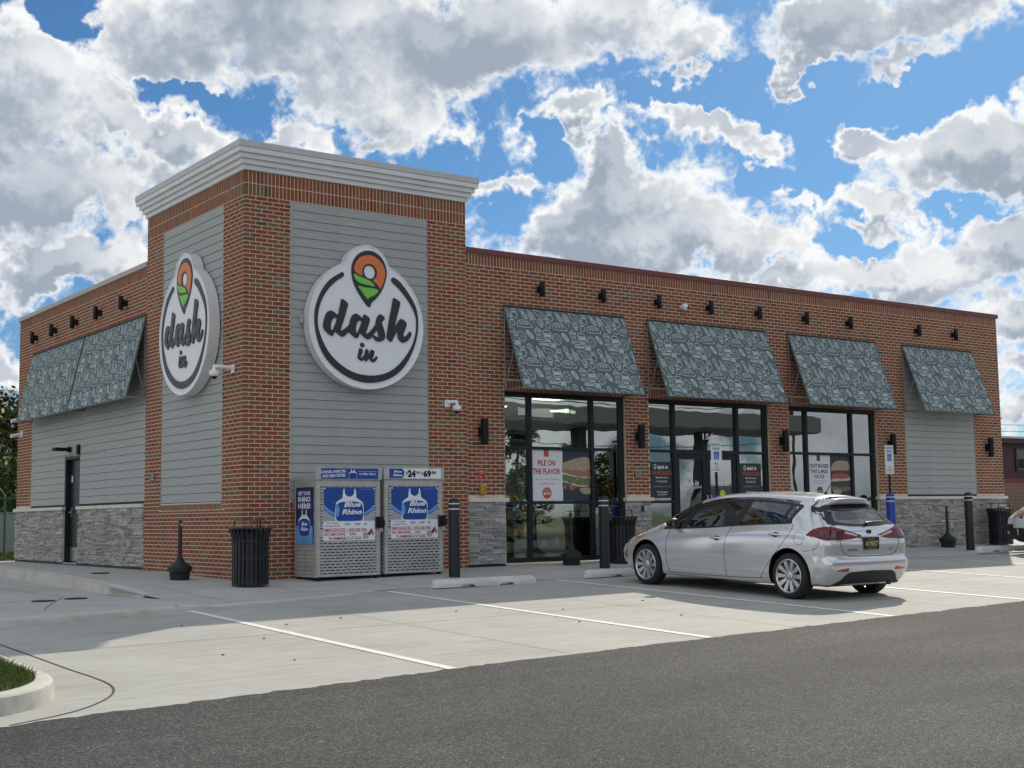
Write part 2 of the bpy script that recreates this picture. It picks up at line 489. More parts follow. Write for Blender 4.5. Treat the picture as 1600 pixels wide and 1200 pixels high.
# ================================================================== colours of things
BRICK = tone_mat('brick', [(0, (.200, .060, .038)), (.22, (.265, .082, .050)), (.45, (.245, .094, .056)), (.62, (.205, .102, .060)), (.78, (.215, .142, .082)), (.9, (.160, .132, .085)), (1, (.090, .078, .062))], .88, .5, 120)
MORTAR = pm('mortar', (.68, .55, .415), .95, var=.14, vscale=9, bump=.5, bscale=140, spec=.2)
STONE = tone_mat('ledge_stone', [(0, (.21, .215, .22)), (.3, (.33, .335, .34)), (.55, (.45, .455, .455)), (.75, (.40, .375, .33)), (.9, (.60, .60, .59)), (1, (.52, .47, .38))], .9, 1.0, 45, .35)
STONE_BACK = pm('stone_joint', (.06, .06, .062), .95)
CAP = pm('cast_stone', (.66, .63, .575), .85, var=.07, vscale=5, bump=.25, bscale=90)
SIDING = pm('fibre_cement_siding', (.385, .400, .395), .62, var=.10, vscale=5, bump=.28, bscale=26, stretch=(.5, .5, 7), spec=.35)
CORNICE = pm('painted_cornice', (.74, .75, .76), .5, var=.04, vscale=3, bump=.05)
CORNICE_CAP = pm('cornice_flashing', (.52, .53, .54), .45, .2, var=.05, vscale=2)
MAROON = pm('maroon_coping', (.17, .045, .045), .5, .0, var=.1, vscale=2)
LITCOP = pm('lit_coping', (.43, .39, .36), .45, .3, var=.06, vscale=2)  # side run of the maroon coping, its lit look put into the colour
WHITE = pm('white_trim', (.74, .75, .76), .5, var=.04)
FRAME = pm('dark_bronze_frame', (.012, .018, .023), .5, .0, var=.2, vscale=3, spec=.3)
BLACKP = pm('black_powder_coat', (.008, .010, .013), .5, .0, var=.2, vscale=12, bump=.1, bscale=200, spec=.25)
GLASS = glass_mat('storefront_glass', (.52, .58, .56), .29, 0.0, 1.6)
CONC = None
def concrete(name, base, joint=None):
    m = bpy.data.materials.new(name); m.use_nodes = True
    t = m.node_tree; N = NT(t); b = t.nodes['Principled BSDF']
    geo = N.n('ShaderNodeNewGeometry'); v = geo.outputs['Position']
    n1 = N.noise(v, .55, 6, .62); n2 = N.noise(v, 5, 7, .65); n3 = N.noise(v, 95, 3, .6)
    mp = N.n('ShaderNodeMapping'); N.l(v, mp.inputs[0]); mp.inputs['Scale'].default_value = (.30, 7.5, 1); mp.inputs['Rotation'].default_value = (0, 0, .08)
    n4 = N.noise(mp.outputs[0], 2.6, 7, .68)
    n5 = N.noise(v, 1.7, 7, .7, .6)
    c = N.mix(N.smooth(n1, .3, .7), tuple(x * .80 for x in base), tuple(min(1, x * 1.06) for x in base))
    c = N.mix(N.smooth(n5, .46, .70, 0, .5), c, tuple(x * y for x, y in zip(base, (.66, .63, .56))))
    c = N.mix(N.smooth(n2, .46, .76, 0, .42), c, tuple(x * y for x, y in zip(base, (.72, .67, .58))))
    c = N.mix(N.smooth(n4, .34, .66, 0, .62), c, tuple(min(1, x * 1.25) for x in base))
    c = N.mix(N.smooth(n3, .55, .78, 0, .4), c, tuple(x * .5 for x in base))
    N.l(c, b.inputs['Base Color']); b.inputs['Roughness'].default_value = .82; b.inputs['Specular IOR Level'].default_value = .3
    h = N.math('ADD', N.math('MULTIPLY', n4, .6), N.math('MULTIPLY', n3, .5))
    bp = N.n('ShaderNodeBump'); bp.inputs['Strength'].default_value = .35; bp.inputs['Distance'].default_value = .006
    N.l(h, bp.inputs['Height']); N.l(bp.outputs[0], b.inputs['Normal'])
    return m
CONC = concrete('parking_concrete', (.385, .390, .368))
WALKC = concrete('sidewalk_concrete', (.43, .435, .425))
KERBC = concrete('kerb_concrete', (.52, .51, .465))
def asphalt():
    m = bpy.data.materials.new('asphalt'); m.use_nodes = True
    t = m.node_tree; N = NT(t); b = t.nodes['Principled BSDF']
    geo = N.n('ShaderNodeNewGeometry'); v = geo.outputs['Position']
    vo = N.n('ShaderNodeTexVoronoi', feature='F1'); N.l(v, vo.inputs['Vector']); vo.inputs['Scale'].default_value = 105
    sp = N.n('ShaderNodeSeparateColor'); N.l(vo.outputs['Color'], sp.inputs[0])
    n1 = N.noise(v, .45, 7, .7, .8); n2 = N.noise(v, 11, 5, .65)
    c = N.ramp(sp.outputs[0], [(0, (.016, .018, .020)), (.5, (.052, .056, .059)), (.82, (.092, .097, .099)), (1, (.20, .205, .205))])
    c = N.mix(1.0, c, N.ramp(n1, [(.3, (.78, .78, .79)), (.7, (1.24, 1.22, 1.19))]), 'MULTIPLY')
    c = N.mix(1.0, c, N.ramp(n2, [(.3, (.85, .85, .85)), (.7, (1.12, 1.12, 1.12))]), 'MULTIPLY')
    mpw = N.n('ShaderNodeMapping'); N.l(v, mpw.inputs[0]); mpw.inputs['Scale'].default_value = (.10, .9, 1); mpw.inputs['Rotation'].default_value = (0, 0, -.05)
    c = N.mix(1.0, c, N.ramp(N.noise(mpw.outputs[0], 1.3, 4, .6), [(.35, (.82, .82, .83)), (.65, (1.16, 1.15, 1.13))]), 'MULTIPLY')
    N.l(c, b.inputs['Base Color']); b.inputs['Roughness'].default_value = .85; b.inputs['Specular IOR Level'].default_value = .22
    bp = N.n('ShaderNodeBump'); bp.inputs['Strength'].default_value = .9; bp.inputs['Distance'].default_value = .006
    N.l(vo.outputs['Distance'], bp.inputs['Height']); bp.invert = True
    N.l(bp.outputs[0], b.inputs['Normal'])
    return m
ASPH = asphalt()
PAINT = pm('white_road_paint', (.74, .75, .74), .7, var=.08, vscale=10, bump=.2, bscale=120, dirt=((.5, .48, .43), .5))
JOINT = pm('joint_sealant', (.045, .043, .04), .9)
GRASSM = pm('grass_soil', (.055, .085, .022), .95, var=.3, vscale=8, bump=.6, bscale=30)
DIRT = pm('far_ground', (.10, .115, .06), .95, var=.25, vscale=.05)

# ================================================================== ground
def Pz(x, y):
    y = max(y, -24)
    return -.087 + .0345 * y + .0117 * clamp(x, -14, 10)
def Sz(x, y):
    return -.069 + .016 * clamp(x, 0, 4.3) + .016 * clamp(y, 0, 4.3) + .004 * max(0, min(x, 25) - 4.3) + .04 * min(y, 0)
def Wz(x, y):
    k = clamp((-1.3 - y) / 1.1, 0, 1) * clamp((x - .8) / .7, 0, 1)
    return lerp(Sz(x, y), Pz(x, y) + .003, k * k * (3 - 2 * k))
def Tz(x, y):
    return -.155 + .02 * clamp(y + 2.2, -2.2, 0) - .04 * clamp((y + 2.2) / 2.5, 0, 1)
def front_edge(x):
    pts = [(-40, -4.6), (-4.7, -3.92), (-2.45, -3.42), (-.2, -2.97), (1.03, -2.55), (4, -2.45), (90, -2.45)]
    for (a, ya), (b, yb) in zip(pts, pts[1:]):
        if a <= x <= b: return lerp(ya, yb, (x - a) / (b - a))
    return pts[-1][1]
def asph_edge(x):
    if x < -1.5: return lerp(-9.92, -9.50, (x + 6.3) / 4.8) if x > -6.3 else -9.92 + (x + 6.3) * .09
    return lerp(-9.50, -9.10, (x + 1.5) / 8.4) if x < 6.9 else -9.10 + (x - 6.9) * .045
def side_edge(y):
    return lerp(-2.12, -1.30, clamp((y + 1.5) / 10.5, 0, 1))

def strip(name, xs, lo, hi, zf, mat, ny=6, off=0.0, kind='structure'):
    mb = MB(); vs = []; fs = []
    for x in xs:
        a, b = lo(x), hi(x)
        for j in range(ny + 1):
            y = lerp(a, b, j / ny); vs.append((x, y, zf(x, y) + off))
    n = ny + 1
    for i in range(len(xs) - 1):
        for j in range(ny): fs.append((i * n + j, (i + 1) * n + j, (i + 1) * n + j + 1, i * n + j + 1))
    mb.add(vs, fs)
    return mb.build(name, mat, kind=kind)
def frange(a, b, n): return [lerp(a, b, i / n) for i in range(n + 1)]

g = MB(); g.add([(-2500, -2500, -1.3), (2500, -2500, -1.3), (2500, 2500, -1.3), (-2500, 2500, -1.3)], [(0, 1, 2, 3)])
g.build('ground', DIRT, kind='structure')
jag = random.Random(5)
xs_r = [-90, -60, -40, -25] + [-14 + .07 * i for i in range(420)] + [15.4 + .6 * i for i in range(20)] + [30, 45, 70, 110]
jg = {x: jag.gauss(0, .014) + .045 * pnoise(Vector((x * 2.3, 0, 3))) for x in xs_r}
strip('asphalt_road', xs_r, lambda x: -95, lambda x: asph_edge(x) + jg[x], lambda x, y: Pz(x, y) + .012, ASPH, 24)
strip('parking_pavement', [-60, -40, -25] + frange(-14, 12, 52) + [16, 20, 30, 50, 80], lambda x: asph_edge(x) - .35, lambda x: front_edge(x) + .12, Pz, CONC, 10)
strip('sidewalk', frange(-2.12, 4.3, 16) + frange(4.8, 20.2, 20) + [26, 32, 40, 60, 80], lambda x: front_edge(x) + .002, lambda x: .3, Wz, WALKC, 14)
def side_strip():
    mb = MB(); vs = []; fs = []
    ys = frange(.2, 13, 26)
    for y in ys:
        for j in range(4):
            x = lerp(side_edge(y), .25, j / 3); vs.append((x, y, Sz(x, y) - .002 * (j == 99)))
    for i in range(len(ys) - 1):
        for j in range(3): fs.append((i * 4 + j, i * 4 + j + 1, (i + 1) * 4 + j + 1, (i + 1) * 4 + j))
    ys2 = frange(-3.45, .2, 10)
    o = len(vs)
    for y in ys2:
        for j in range(2):
            x = lerp(side_edge(y), -2.12, j); vs.append((x, y, Sz(x, y)))
    mb.add(vs, fs)
    return mb.build('sidewalk', WALKC, kind='structure')
side_strip()
strip('side_pavement', [-60, -30, -14] + frange(-10, -2.1, 22), lambda x: front_edge(x) + .14, lambda x: 13.0, Tz, WALKC, 30)
def pad_fill():
    mb = MB(); vs = []; fs = []
    ys = frange(-1.6, 13, 40)
    for y in ys:
        for x in (-2.11, max(-2.10, side_edge(y) - .01)): vs.append((x, y, Tz(x, y)))
    for i in range(len(ys) - 1): fs.append((i * 2, i * 2 + 1, i * 2 + 3, i * 2 + 2))
    mb.add(vs, fs); mb.build('side_pavement', WALKC, kind='structure')
pad_fill()
strip('back_pavement', [20.3, 40, 60, 80], lambda x: .3, lambda x: 13, lambda x, y: .055, WALKC, 2)
gf = MB(); gf.add([(-120, 13, -.05), (180, 13, -.05), (180, 160, -.05), (-120, 160, -.05)], [(0, 1, 2, 3)])
gf.build('grass_field', GRASSM, kind='structure')

def kerb_sweep(name, path, w, ztop, zbot, closed=False, mat=None):
    """kerb along a path; the road lies on its right-hand side as walked, body to the left"""
    mb = MB(); n = len(path); vs = []
    for i, p in enumerate(path):
        a = path[i - 1] if (i or closed) else p; b = path[(i + 1) % n] if (i < n - 1 or closed) else p
        dx, dy = b[0] - a[0], b[1] - a[1]; h = math.hypot(dx, dy); nx, ny = dy / h, -dx / h
        zt, zb = ztop(*p), zbot(*p) - .08
        hh = zt - zb - .08
        r = min(.025, max(.004, hh * .3))
        prof = [(.03, zb), (.008, zt - r), (-r * .4, zt - r * .25), (-r * 1.3, zt), (-w, zt + .001), (-w, zb)]
        for d, z in prof: vs.append((p[0] + nx * d, p[1] + ny * d, z))
    k = 6; fs = []
    for i in range(n if closed else n - 1):
        j = (i + 1) % n
        for q in range(k - 1): fs.append((i * k + q, j * k + q, j * k + q + 1, i * k + q + 1))
    if not closed: fs.append(tuple(range(k))); fs.append(tuple((n - 1) * k + q for q in reversed(range(k))))
    mb.add(vs, fs)
    return mb.build(name, mat or KERBC, smooth=35, kind='structure')
# kerb between the parking bays and the walk: fades out to flush at the ramp
def walk_top(x, y): return (Tz(x, y) if x < -2.1 else Sz(x, y)) + .004
pts = [(x, front_edge(x)) for x in frange(-30, -4.7, 6)[:-1] + frange(-4.7, .9, 22)]
kerb_sweep('kerb', pts, .15, walk_top, lambda x, y: Pz(x, y))
pts = [(side_edge(y), y) for y in reversed(frange(-1.45, 13, 30))]
kerb_sweep('kerb', list(reversed(pts))[::-1], .15, lambda x, y: Sz(x, y) + .006, Tz)
# planted island with rounded end
ISL = [(-5.56, y) for y in frange(-4.3, -8.35, 10)] + [(-6.44 + .88 * math.cos(a), -8.55 - .95 * math.sin(a)) for a in frange(.05, 1.35, 12)] + [(-6.6 - .6 * k, -9.52 - .03 * k) for k in range(1, 18)]
isl_top = lambda x, y: Pz(x, y) + .15
kerb_sweep('kerb', list(reversed(ISL)), .14, isl_top, Pz)
gi = MB(); inner = []
for i, p in enumerate(ISL):
    a = ISL[max(0, i - 1)]; b = ISL[min(len(ISL) - 1, i + 1)]
    dx, dy = b[0] - a[0], b[1] - a[1]; h = math.hypot(dx, dy)
    inner.append((p[0] + dy / h * .12, p[1] - dx / h * .12))
poly = inner + [(-17, -4.3)]
gi.add([(x, y, Pz(x, y) + .155) for x, y in poly], [tuple(range(len(poly)))[::-1]])
gi.build('grass_island', GRASSM, kind='structure')
def poly_has(poly, x, y):
    c = False; j = len(poly) - 1
    for i in range(len(poly)):
        (xi, yi), (xj, yj) = poly[i], poly[j]
        if (yi > y) != (yj > y) and x < (xj - xi) * (y - yi) / (yj - yi) + xi: c = not c
        j = i
    return c
GRASSB = tone_mat('grass_blade', [(0, (.045, .085, .012)), (.5, (.085, .135, .02)), (.85, (.12, .16, .03)), (1, (.19, .17, .07))], .7, .1, 40, .15)
def grass(name, n, region, zf, h, w):
    mb = MB(); k = 0
    while k < n:
        x, y = region()
        if x is None: continue
        k += 1
        z = zf(x, y); a = rnd.uniform(0, 6.28); hh = h * rnd.uniform(.5, 1.25); ww = w * rnd.uniform(.7, 1.3)
        lx, ly = rnd.gauss(0, .35) * hh, rnd.gauss(0, .35) * hh
        c, s = math.cos(a) * ww, math.sin(a) * ww
        mb.add([(x - c, y - s, z), (x + c, y + s, z), (x + lx * .5 + c * .6, y + ly * .5 + s * .6, z + hh * .6), (x + lx, y + ly, z + hh)], [(0, 1, 2), (0, 2, 3)], 0, None, rnd.random())
    o = mb.build(name, GRASSB); o['kind'] = 'stuff'; return o
def reg_island():
    x, y = rnd.uniform(-7.2, -5.6), rnd.uniform(-9.6, -7.0)
    return (x, y) if poly_has(poly, x, y) else (None, None)
o = grass('grass', 16000, reg_island, lambda x, y: Pz(x, y) + .15, .055, .0035); tag(o, 'short mown green grass filling the kerbed island beside the asphalt', 'grass')
def reg_field(): return rnd.uniform(-2, 4), rnd.uniform(13.1, 22)
o = grass('grass', 9000, reg_field, lambda x, y: -.05, .10, .02); tag(o, 'sunlit lawn by the green chain-link fence', 'grass')

# sealed joints and painted bay lines lie on the slab
def ribbon(name, path, w, zf, off, mat, sub=.5):
    pth = []
    for a, b in zip(path, path[1:]):
        n = max(1, int(math.hypot(b[0] - a[0], b[1] - a[1]) / sub))
        for i in range(n): pth.append((lerp(a[0], b[0], i / n), lerp(a[1], b[1], i / n)))
    pth.append(path[-1])
    mb = MB(); vs = []; fs = []
    for i, p in enumerate(pth):
        a = pth[max(0, i - 1)]; b = pth[min(len(pth) - 1, i + 1)]
        dx, dy = b[0] - a[0], b[1] - a[1]; h = math.hypot(dx, dy)
        for s in (1, -1):
            x, y = p[0] - dy / h * w / 2 * s, p[1] + dx / h * w / 2 * s
            vs.append((x, y, zf(x, y) + off))
    for i in range(len(pth) - 1): fs.append((i * 2, i * 2 + 1, i * 2 + 3, i * 2 + 2))
    mb.add(vs, fs); return mb.build(name, mat, kind='structure')
for x, y0 in ((-2.30, -3.5), (1.02, -2.75), (4.15, -2.65), (7.16, -2.65), (10.3, -2.65), (13.5, -2.65), (16.6, -2.65)):
    ribbon('parking_line', [(x - .03, asph_edge(x) + .05), (x, y0)], .105, Pz, .005, PAINT)
ribbon('parking_line', [(-9, 3.95), (-2.1, 3.82)], .10, Tz, .004, PAINT)
ribbon('parking_line', [(-9, -.9), (-3.8, -.55), (-2.62, -.12)], .10, Tz, .004, PAINT)
gut = catmull([(-5.08, -4.2), (-5.08, -5.5), (-5.06, -6.45), (-5.05, -7.5), (-5.03, -8.05), (-5.04, -8.5), (-5.12, -8.86), (-5.28, -9.18), (-5.53, -9.48), (-5.8, -9.68), (-6.2, -9.86)], 4, False)
ribbon('gutter_joint', gut, .018, Pz, .004, JOINT, .1)
for y in (-6.3,):
    ribbon('slab_joint', [(-4.9, y), (14, y)], .008, Pz, .003, JOINT)
for x in (-.9, 2.4, 5.7, 8.9):
    ribbon('slab_joint', [(x, asph_edge(x) + .1), (x, front_edge(x) - .1)], .006, Pz, .003, JOINT)
for x in frange(-1.5, 19.5, 14):
    ribbon('slab_joint', [(x, front_edge(x) + .2), (x, -.08)], .008, Wz, .004, JOINT)
for y in (2.2, 4.4, 6.6, 8.8): ribbon('slab_joint', [(side_edge(y) + .16, y), (-.02, y)], .008, Sz, .003, JOINT)
ribbon('slab_joint', [(-6, -3.3), (-3.9, -2.9), (-2.7, .2), (-2.6, 6)], .010, Tz, .003, JOINT)
ribbon('kerb_joint', [(-2.42, front_edge(-2.42) - .02), (-2.40, front_edge(-2.4) + .15)], .014, walk_top, .003, JOINT, .05)
# specks of litter on the slab
LITTER = pm('dark_crumb', (.03, .028, .025), .9)
for x, y in ((-2.0, -5.6), (-2.75, -6.6), (-3.6, -7.5), (-3.2, -8.2), (-1.2, -5.4), (-3.0, -5.0), (.3, -5.6), (1.5, -6.2), (2.2, -7.6), (.8, -7.4), (3.0, -6.0)):
    mb = MB(); a = rnd.uniform(0, 3)
    mb.lathe([(.008, 0), (.014, .004), (.008, .009), (.002, .011)], 7, 0, Matrix.Translation((x, y, Pz(x, y) + .004)) @ Matrix.Rotation(a, 4, 'Z') @ Matrix.Diagonal((1.6, .8, 1, 1)))
    tag(mb.build('litter', LITTER), 'dark crumb of litter lying on the sunlit parking slab', 'litter', 'dark crumbs scattered on the parking slab')
# ================================================================== the store
CH = .06773; BL = .2032; JT = .0125
FP = .015          # main walls stand this far behind the tower faces
LEN, DEP = 20.135, 12.54
TW = 21 * BL       # tower is 21 brick lengths square
HT, HM = 6.50, 5.60
store = thing('store_building', 'one-storey red brick convenience store with corner tower, stone base and grey siding panels', 'building')

PIECES = {'brick': [], 'stone': []}
def w_of(fr, pl, u, d, z):
    if fr == 'F': return (u, pl + d, z)
    if fr == 'L': return (pl + d, u, z)
    return (pl - d, u, z)            # right-hand end wall
def add_piece(kind, fr, pl, ua, ub, za, zb, dep, tone, jit=None, proud=0.0):
    c = w_of(fr, pl, (ua + ub) / 2, 0, (za + zb) / 2)
    zc = depth_of(c)
    area = (ub - ua) * (zb - za) / max(1, zc * zc) * {'F': .917, 'L': .42, 'R': 0}[fr]
    if not in_view(c): area = 0
    PIECES[kind].append((area, fr, pl, ua, ub, za, zb, dep, tone, jit, proud))
def clip_holes(ua, ub, za, zb, holes):
    segs = [(ua, ub, za, zb)]
    for h0, h1, k0, k1 in holes:
        nx = []
        for a, b, c, d in segs:
            if b <= h0 or a >= h1 or d <= k0 or c >= k1: nx.append((a, b, c, d)); continue
            if c < k0 and k0 - c > .02: nx.append((a, b, c, k0 - JT)); c = k0
            if d > k1 and d - k1 > .02: nx.append((a, b, k1 + JT * .5, d)); d = k1
            if a < h0: nx.append((a, h0 - .001, c, d))
            if b > h1: nx.append((h1 + .001, b, c, d))
        segs = nx
    return [s for s in segs if s[1] - s[0] > .012 and s[3] - s[2] > .012]
def tone_pick():
    return clamp(rnd.choice((rnd.uniform(0, .5), rnd.uniform(0, .5), rnd.uniform(.1, .75), rnd.uniform(.3, .95))) if rnd.random() > .012 else 1.0, .001, 1)
def courses(fr, pl, u0, u1, z0, n, holes, phase=0, dep=.09, corner=False, ends=()):
    for k in range(n):
        za = z0 + k * CH; zb = za + CH - JT
        odd = (k + phase) % 2
        u = u0 - (BL / 2 if odd else 0)
        while u < u1 - .01:
            a, b = max(u, u0), min(u + BL - JT, u1)
            if corner and odd and b <= u0 + .11:      # the other wall's bricks show their ends here on every other course
                u += BL; continue
            if b - a > .012:
                for s in clip_holes(a, b, za, zb, holes): add_piece('brick', fr, pl, *s, dep, tone_pick())
            u += BL
def soldiers(fr, pl, u0, u1, za, zb, dep=.09, flush=False):
    n = max(1, round((u1 - u0) / CH)); p = (u1 - u0) / n
    for k in range(n): add_piece('brick', fr, pl, u0 + k * p + (0 if flush and k == 0 else JT * .5), u0 + (k + 1) * p - JT * .5, za, zb - JT, dep, tone_pick())

PA, PB = 4 * BL, 17 * BL               # tower panel edges
Z0 = -.07
ZS = Z0 + 91 * CH
for fr in 'FL':
    courses(fr, 0, 0, TW, Z0, 91, [(PA, PB, 1.062, 9)], 0 if fr == 'F' else 1, corner=True)
    soldiers(fr, 0, 0 if fr == 'F' else .094, TW, ZS, ZS + BL, .09, fr == 'F'); soldiers(fr, 0, 0 if fr == 'F' else .094, TW, ZS + BL, HT + .005, .09, fr == 'F')
    soldiers(fr, 0, PA, PB, 1.062, 1.168)
WIN = [(5.08, 7.95), (8.55, 11.93), (12.53, 15.40)]
SPN = (16.41, 19.03)
ZB = 1.215
nM = int((HM - .2 - ZB) / CH); ZB0 = HM - .2 - nM * CH
holesF = [(a, b, 0, 3.345) for a, b in WIN] + [(SPN[0], SPN[1], 0, 4.66)]
courses('F', FP, TW + .003, LEN, ZB0, nM, holesF, 0)
soldiers('F', FP, TW + .003, LEN, HM - .2, HM + .005)
for a, b in WIN: soldiers('F', FP, a, b, 3.14, 3.345)
SIDE = (TW, 11.42)
courses('L', FP, TW + .003, DEP, ZB0, nM, [(SIDE[0], SIDE[1], 0, 4.60)], 1)
soldiers('L', FP, TW + .003, DEP, HM - .2, HM + .005)
courses('R', LEN, FP + .1, DEP, ZB0, nM, [], 0)
courses('R', TW, .1, TW, HM + .1, int((HT - HM - .1) / CH), [], 0)

# ledge stone base
def stones(fr, pl, u0, u1, z0, z1):
    z = z0; kl = 1.5 if fr == 'L' else 1.0; kh = .8 if fr == 'L' else 1.0
    while z < z1 - .018:
        h = min(kh * rnd.choice((.026, .034, .040, .046, .056)), z1 - z)
        if z1 - z - h < .02: h = z1 - z
        u = u0
        while u < u1 - .01:
            l = rnd.uniform(.09, .36) * kl
            if u1 - u - l < .06: l = u1 - u
            two = h > .05 and rnd.random() < .4
            for q in range(2 if two else 1):
                hh = h / 2 if two else h
                add_piece('stone', fr, pl, u + .003, u + l - .003, z + q * hh + .003, z + (q + 1) * hh - .003, .07, clamp(rnd.betavariate(2, 2.2), .001, 1), [rnd.uniform(-.004, .004) for _ in range(12)], rnd.uniform(-.006, .03))
            u += l
        z += h
STZ0, STZ1 = .045, 1.138
for a, b in ((TW + .004, 5.07), (7.96, 8.54), (11.94, 12.52), (15.41, LEN + .03)): stones('F', FP - .012, a, b, STZ0, STZ1)
for a, b in ((TW + .004, 8.0), (9.0, DEP)): stones('L', FP - .012, a, b, STZ0, STZ1)
stones('R', LEN + .012, FP + .06, DEP, STZ0, STZ1)

def piece_geo(pc, origin=(0, 0, 0)):
    _, fr, pl, ua, ub, za, zb, dep, tone, jit, proud = pc
    vs = []
    j = jit or [0] * 12
    q = 0
    for z in (za, zb):
        for u in (ua, ub):
            vs.append(w_of(fr, pl, u + j[q % 12] * .6, -proud + j[(q + 5) % 12], z + j[(q + 2) % 12] * .7)); q += 1
            vs.append(w_of(fr, pl, u, dep, z))
    vs = [tuple(a - b for a, b in zip(v, origin)) for v in vs]
    fs = [(0, 2, 6, 4), (0, 1, 3, 2), (4, 6, 7, 5), (0, 4, 5, 1), (2, 3, 7, 6)]
    if fr in 'L': fs = [tuple(reversed(f)) for f in fs]
    return vs, fs
for kind, mat in (('brick', BRICK), ('stone', STONE)):
    lst = sorted(PIECES[kind], key=lambda p: -p[0])
    cache = {}
    for pc in lst[:300]:
        _, fr, pl, ua, ub, za, zb, dep, tone, jit, proud = pc
        c = w_of(fr, pl, (ua + ub) / 2, 0, (za + zb) / 2)
        key = (fr, round(ub - ua, 3), round(zb - za, 3), round(tone * 8)) if jit is None else id(pc)
        if key not in cache:
            mb = MB(); vs, fs = piece_geo(pc, c); mb.add(vs, fs, 0, None, tone); cache[key] = mb.mesh(kind, [mat])
        o = bpy.data.objects.new(kind, cache[key]); COL.objects.link(o); o.parent = store; o.location = c
    mb = MB()
    for pc in lst[300:]:
        vs, fs = piece_geo(pc); mb.add(vs, fs, 0, None, pc[8])
    mb.build('brickwork' if kind == 'brick' else 'stonework', mat, store, kind='stuff')

# mortar bed behind the bricks, with the openings left out
mb = MB(); e = .0014
def bed_F(x0, x1, z0, z1, y=FP, t=.25): mb.box(x0, x1, y + e, y + t, z0, z1)
def bed_L(y0, y1, z0, z1, x=FP, t=.25): mb.box(x + e, x + t, y0, y1, z0, z1)
for a, b in ((TW - .05, WIN[0][0] + .004), (WIN[0][1] - .004, WIN[1][0] + .004), (WIN[1][1] - .004, WIN[2][0] + .004), (WIN[2][1] - .004, SPN[0]), (SPN[1], LEN - e)): bed_F(a, b, STZ0, 3.14)
bed_F(SPN[0] + .0005, SPN[1] - .0005, STZ0, 1.21); bed_F(SPN[0] + .001, SPN[1] - .001, 1.211, 3.14, FP + .03, .2)
bed_F(TW - .05, SPN[0] - .0, 3.145, HM); bed_F(SPN[1], LEN - e, 3.145, HM); bed_F(SPN[0] + .0005, SPN[1] - .0005, 4.66, HM); bed_F(SPN[0] + .001, SPN[1] - .001, 3.146, 4.659, FP + .03, .2)
bed_L(TW - .05, 8.0, STZ0, 1.2); bed_L(9.0, DEP - e, STZ0, 1.2); bed_L(TW - .05, DEP - e, 4.55, HM); bed_L(SIDE[1], DEP - e, 1.201, 4.549)
bed_L(TW - .05, 8.0, 1.201, 4.549, FP + .03, .2); bed_L(9.0, SIDE[1] - .001, 1.201, 4.549, FP + .03, .2); bed_L(8.001, 8.999, 2.24, 4.549, FP + .03, .2)
mb.box(LEN - .25, LEN - e, FP + .26, DEP, STZ0, HM); mb.box(FP + .26, LEN - .26, DEP - .2, DEP, 0, HM)
t = .22
mb.box(e, PA, e, t, Z0 - .3, HT); mb.box(PB, TW - e, e, t, Z0 - .3, HT); mb.box(PA + .001, PB - .001, e, t, ZS - .01, HT); mb.box(PA + .001, PB - .001, e, t, Z0 - .3, 1.165); mb.box(PA + .002, PB - .002, .026, t, 1.166, ZS - .011)
mb.box(e, t, t + .001, PA, Z0 - .3, HT); mb.box(e, t, PB, TW - e, Z0 - .3, HT); mb.box(e, t, PA + .001, PB - .001, ZS - .01, HT); mb.box(e, t, PA + .001, PB - .001, Z0 - .3, 1.165); mb.box(.026, t, PA + .002, PB - .002, 1.166, ZS - .011)
mb.box(TW - t, TW - e, t + .001, TW - e, HM - .7, HT); mb.box(t + .001, TW - t - .001, TW - t, TW - e, HM - .7, HT)
mb.build('mortar_wall', MORTAR, store)
for a, b in ((TW + .002, 5.07), (7.96, 8.54), (11.94, 12.52), (15.41, LEN)): MB().box(a, b, FP - .001, FP + .05, -.2, STZ0 + .03).build('base_flashing', FRAME, store)
for a, b in ((TW + .002, 8.0), (9.0, DEP)): MB().box(FP - .001, FP + .05, a, b, -.2, STZ0 + .03).build('base_flashing', FRAME, store)

# stone caps
for a, b in ((TW + .003, 5.13), (7.90, 8.60), (11.88, 12.58), (15.35, LEN + .06)):
    MB().box(a, b, FP - .062, FP + .06, 1.14, 1.208).build('stone_cap', CAP, store, bevel=.006)
for a, b in ((TW + .003, 8.05), (8.95, DEP + .05)):
    MB().box(FP - .062, FP + .06, a, b, 1.14, 1.208).build('stone_cap', CAP, store, bevel=.006)

# fibre cement boards
def planks(fr, pl, u0, u1, z0, z1, joints=(), holes=()):
    n = round((z1 - z0) / .149); h = (z1 - z0) / n
    cuts = [u0] + list(joints) + [u1]
    for k in range(n):
        za, zb = z0 + k * h, z0 + (k + 1) * h - .0065
        for a, b in zip(cuts, cuts[1:]):
            for s in clip_holes(a + .003, b - .003, za, zb, holes):
                c = w_of(fr, pl, (s[0] + s[1]) / 2, 0, (s[2] + s[3]) / 2)
                mb = MB(); hw, hh = (s[1] - s[0]) / 2, (s[3] - s[2]) / 2
                p = []
                for z, d in ((-hh, -.004), (hh, .0035)):
                    for u in (-hw, hw): p.append(w_of(fr, 0, u, d, z))
                for z in (-hh, hh):
                    for u in (-hw, hw): p.append(w_of(fr, 0, u, .02, z))
                fs = [(0, 1, 3, 2), (0, 4, 5, 1), (2, 3, 7, 6), (0, 2, 6, 4), (1, 5, 7, 3)]
                if fr == 'L': fs = [tuple(reversed(f)) for f in fs]
                mb.add(p, fs); mb.build('siding_board', SIDING, store, loc=c)
planks('F', .004, PA + .012, PB - .012, 1.195, ZS - .004)
planks('L', .004, PA + .012, PB - .012, 1.195, ZS - .004)
planks('F', FP + .004, SPN[0] + .012, SPN[1] - .012, 1.255, 4.64)
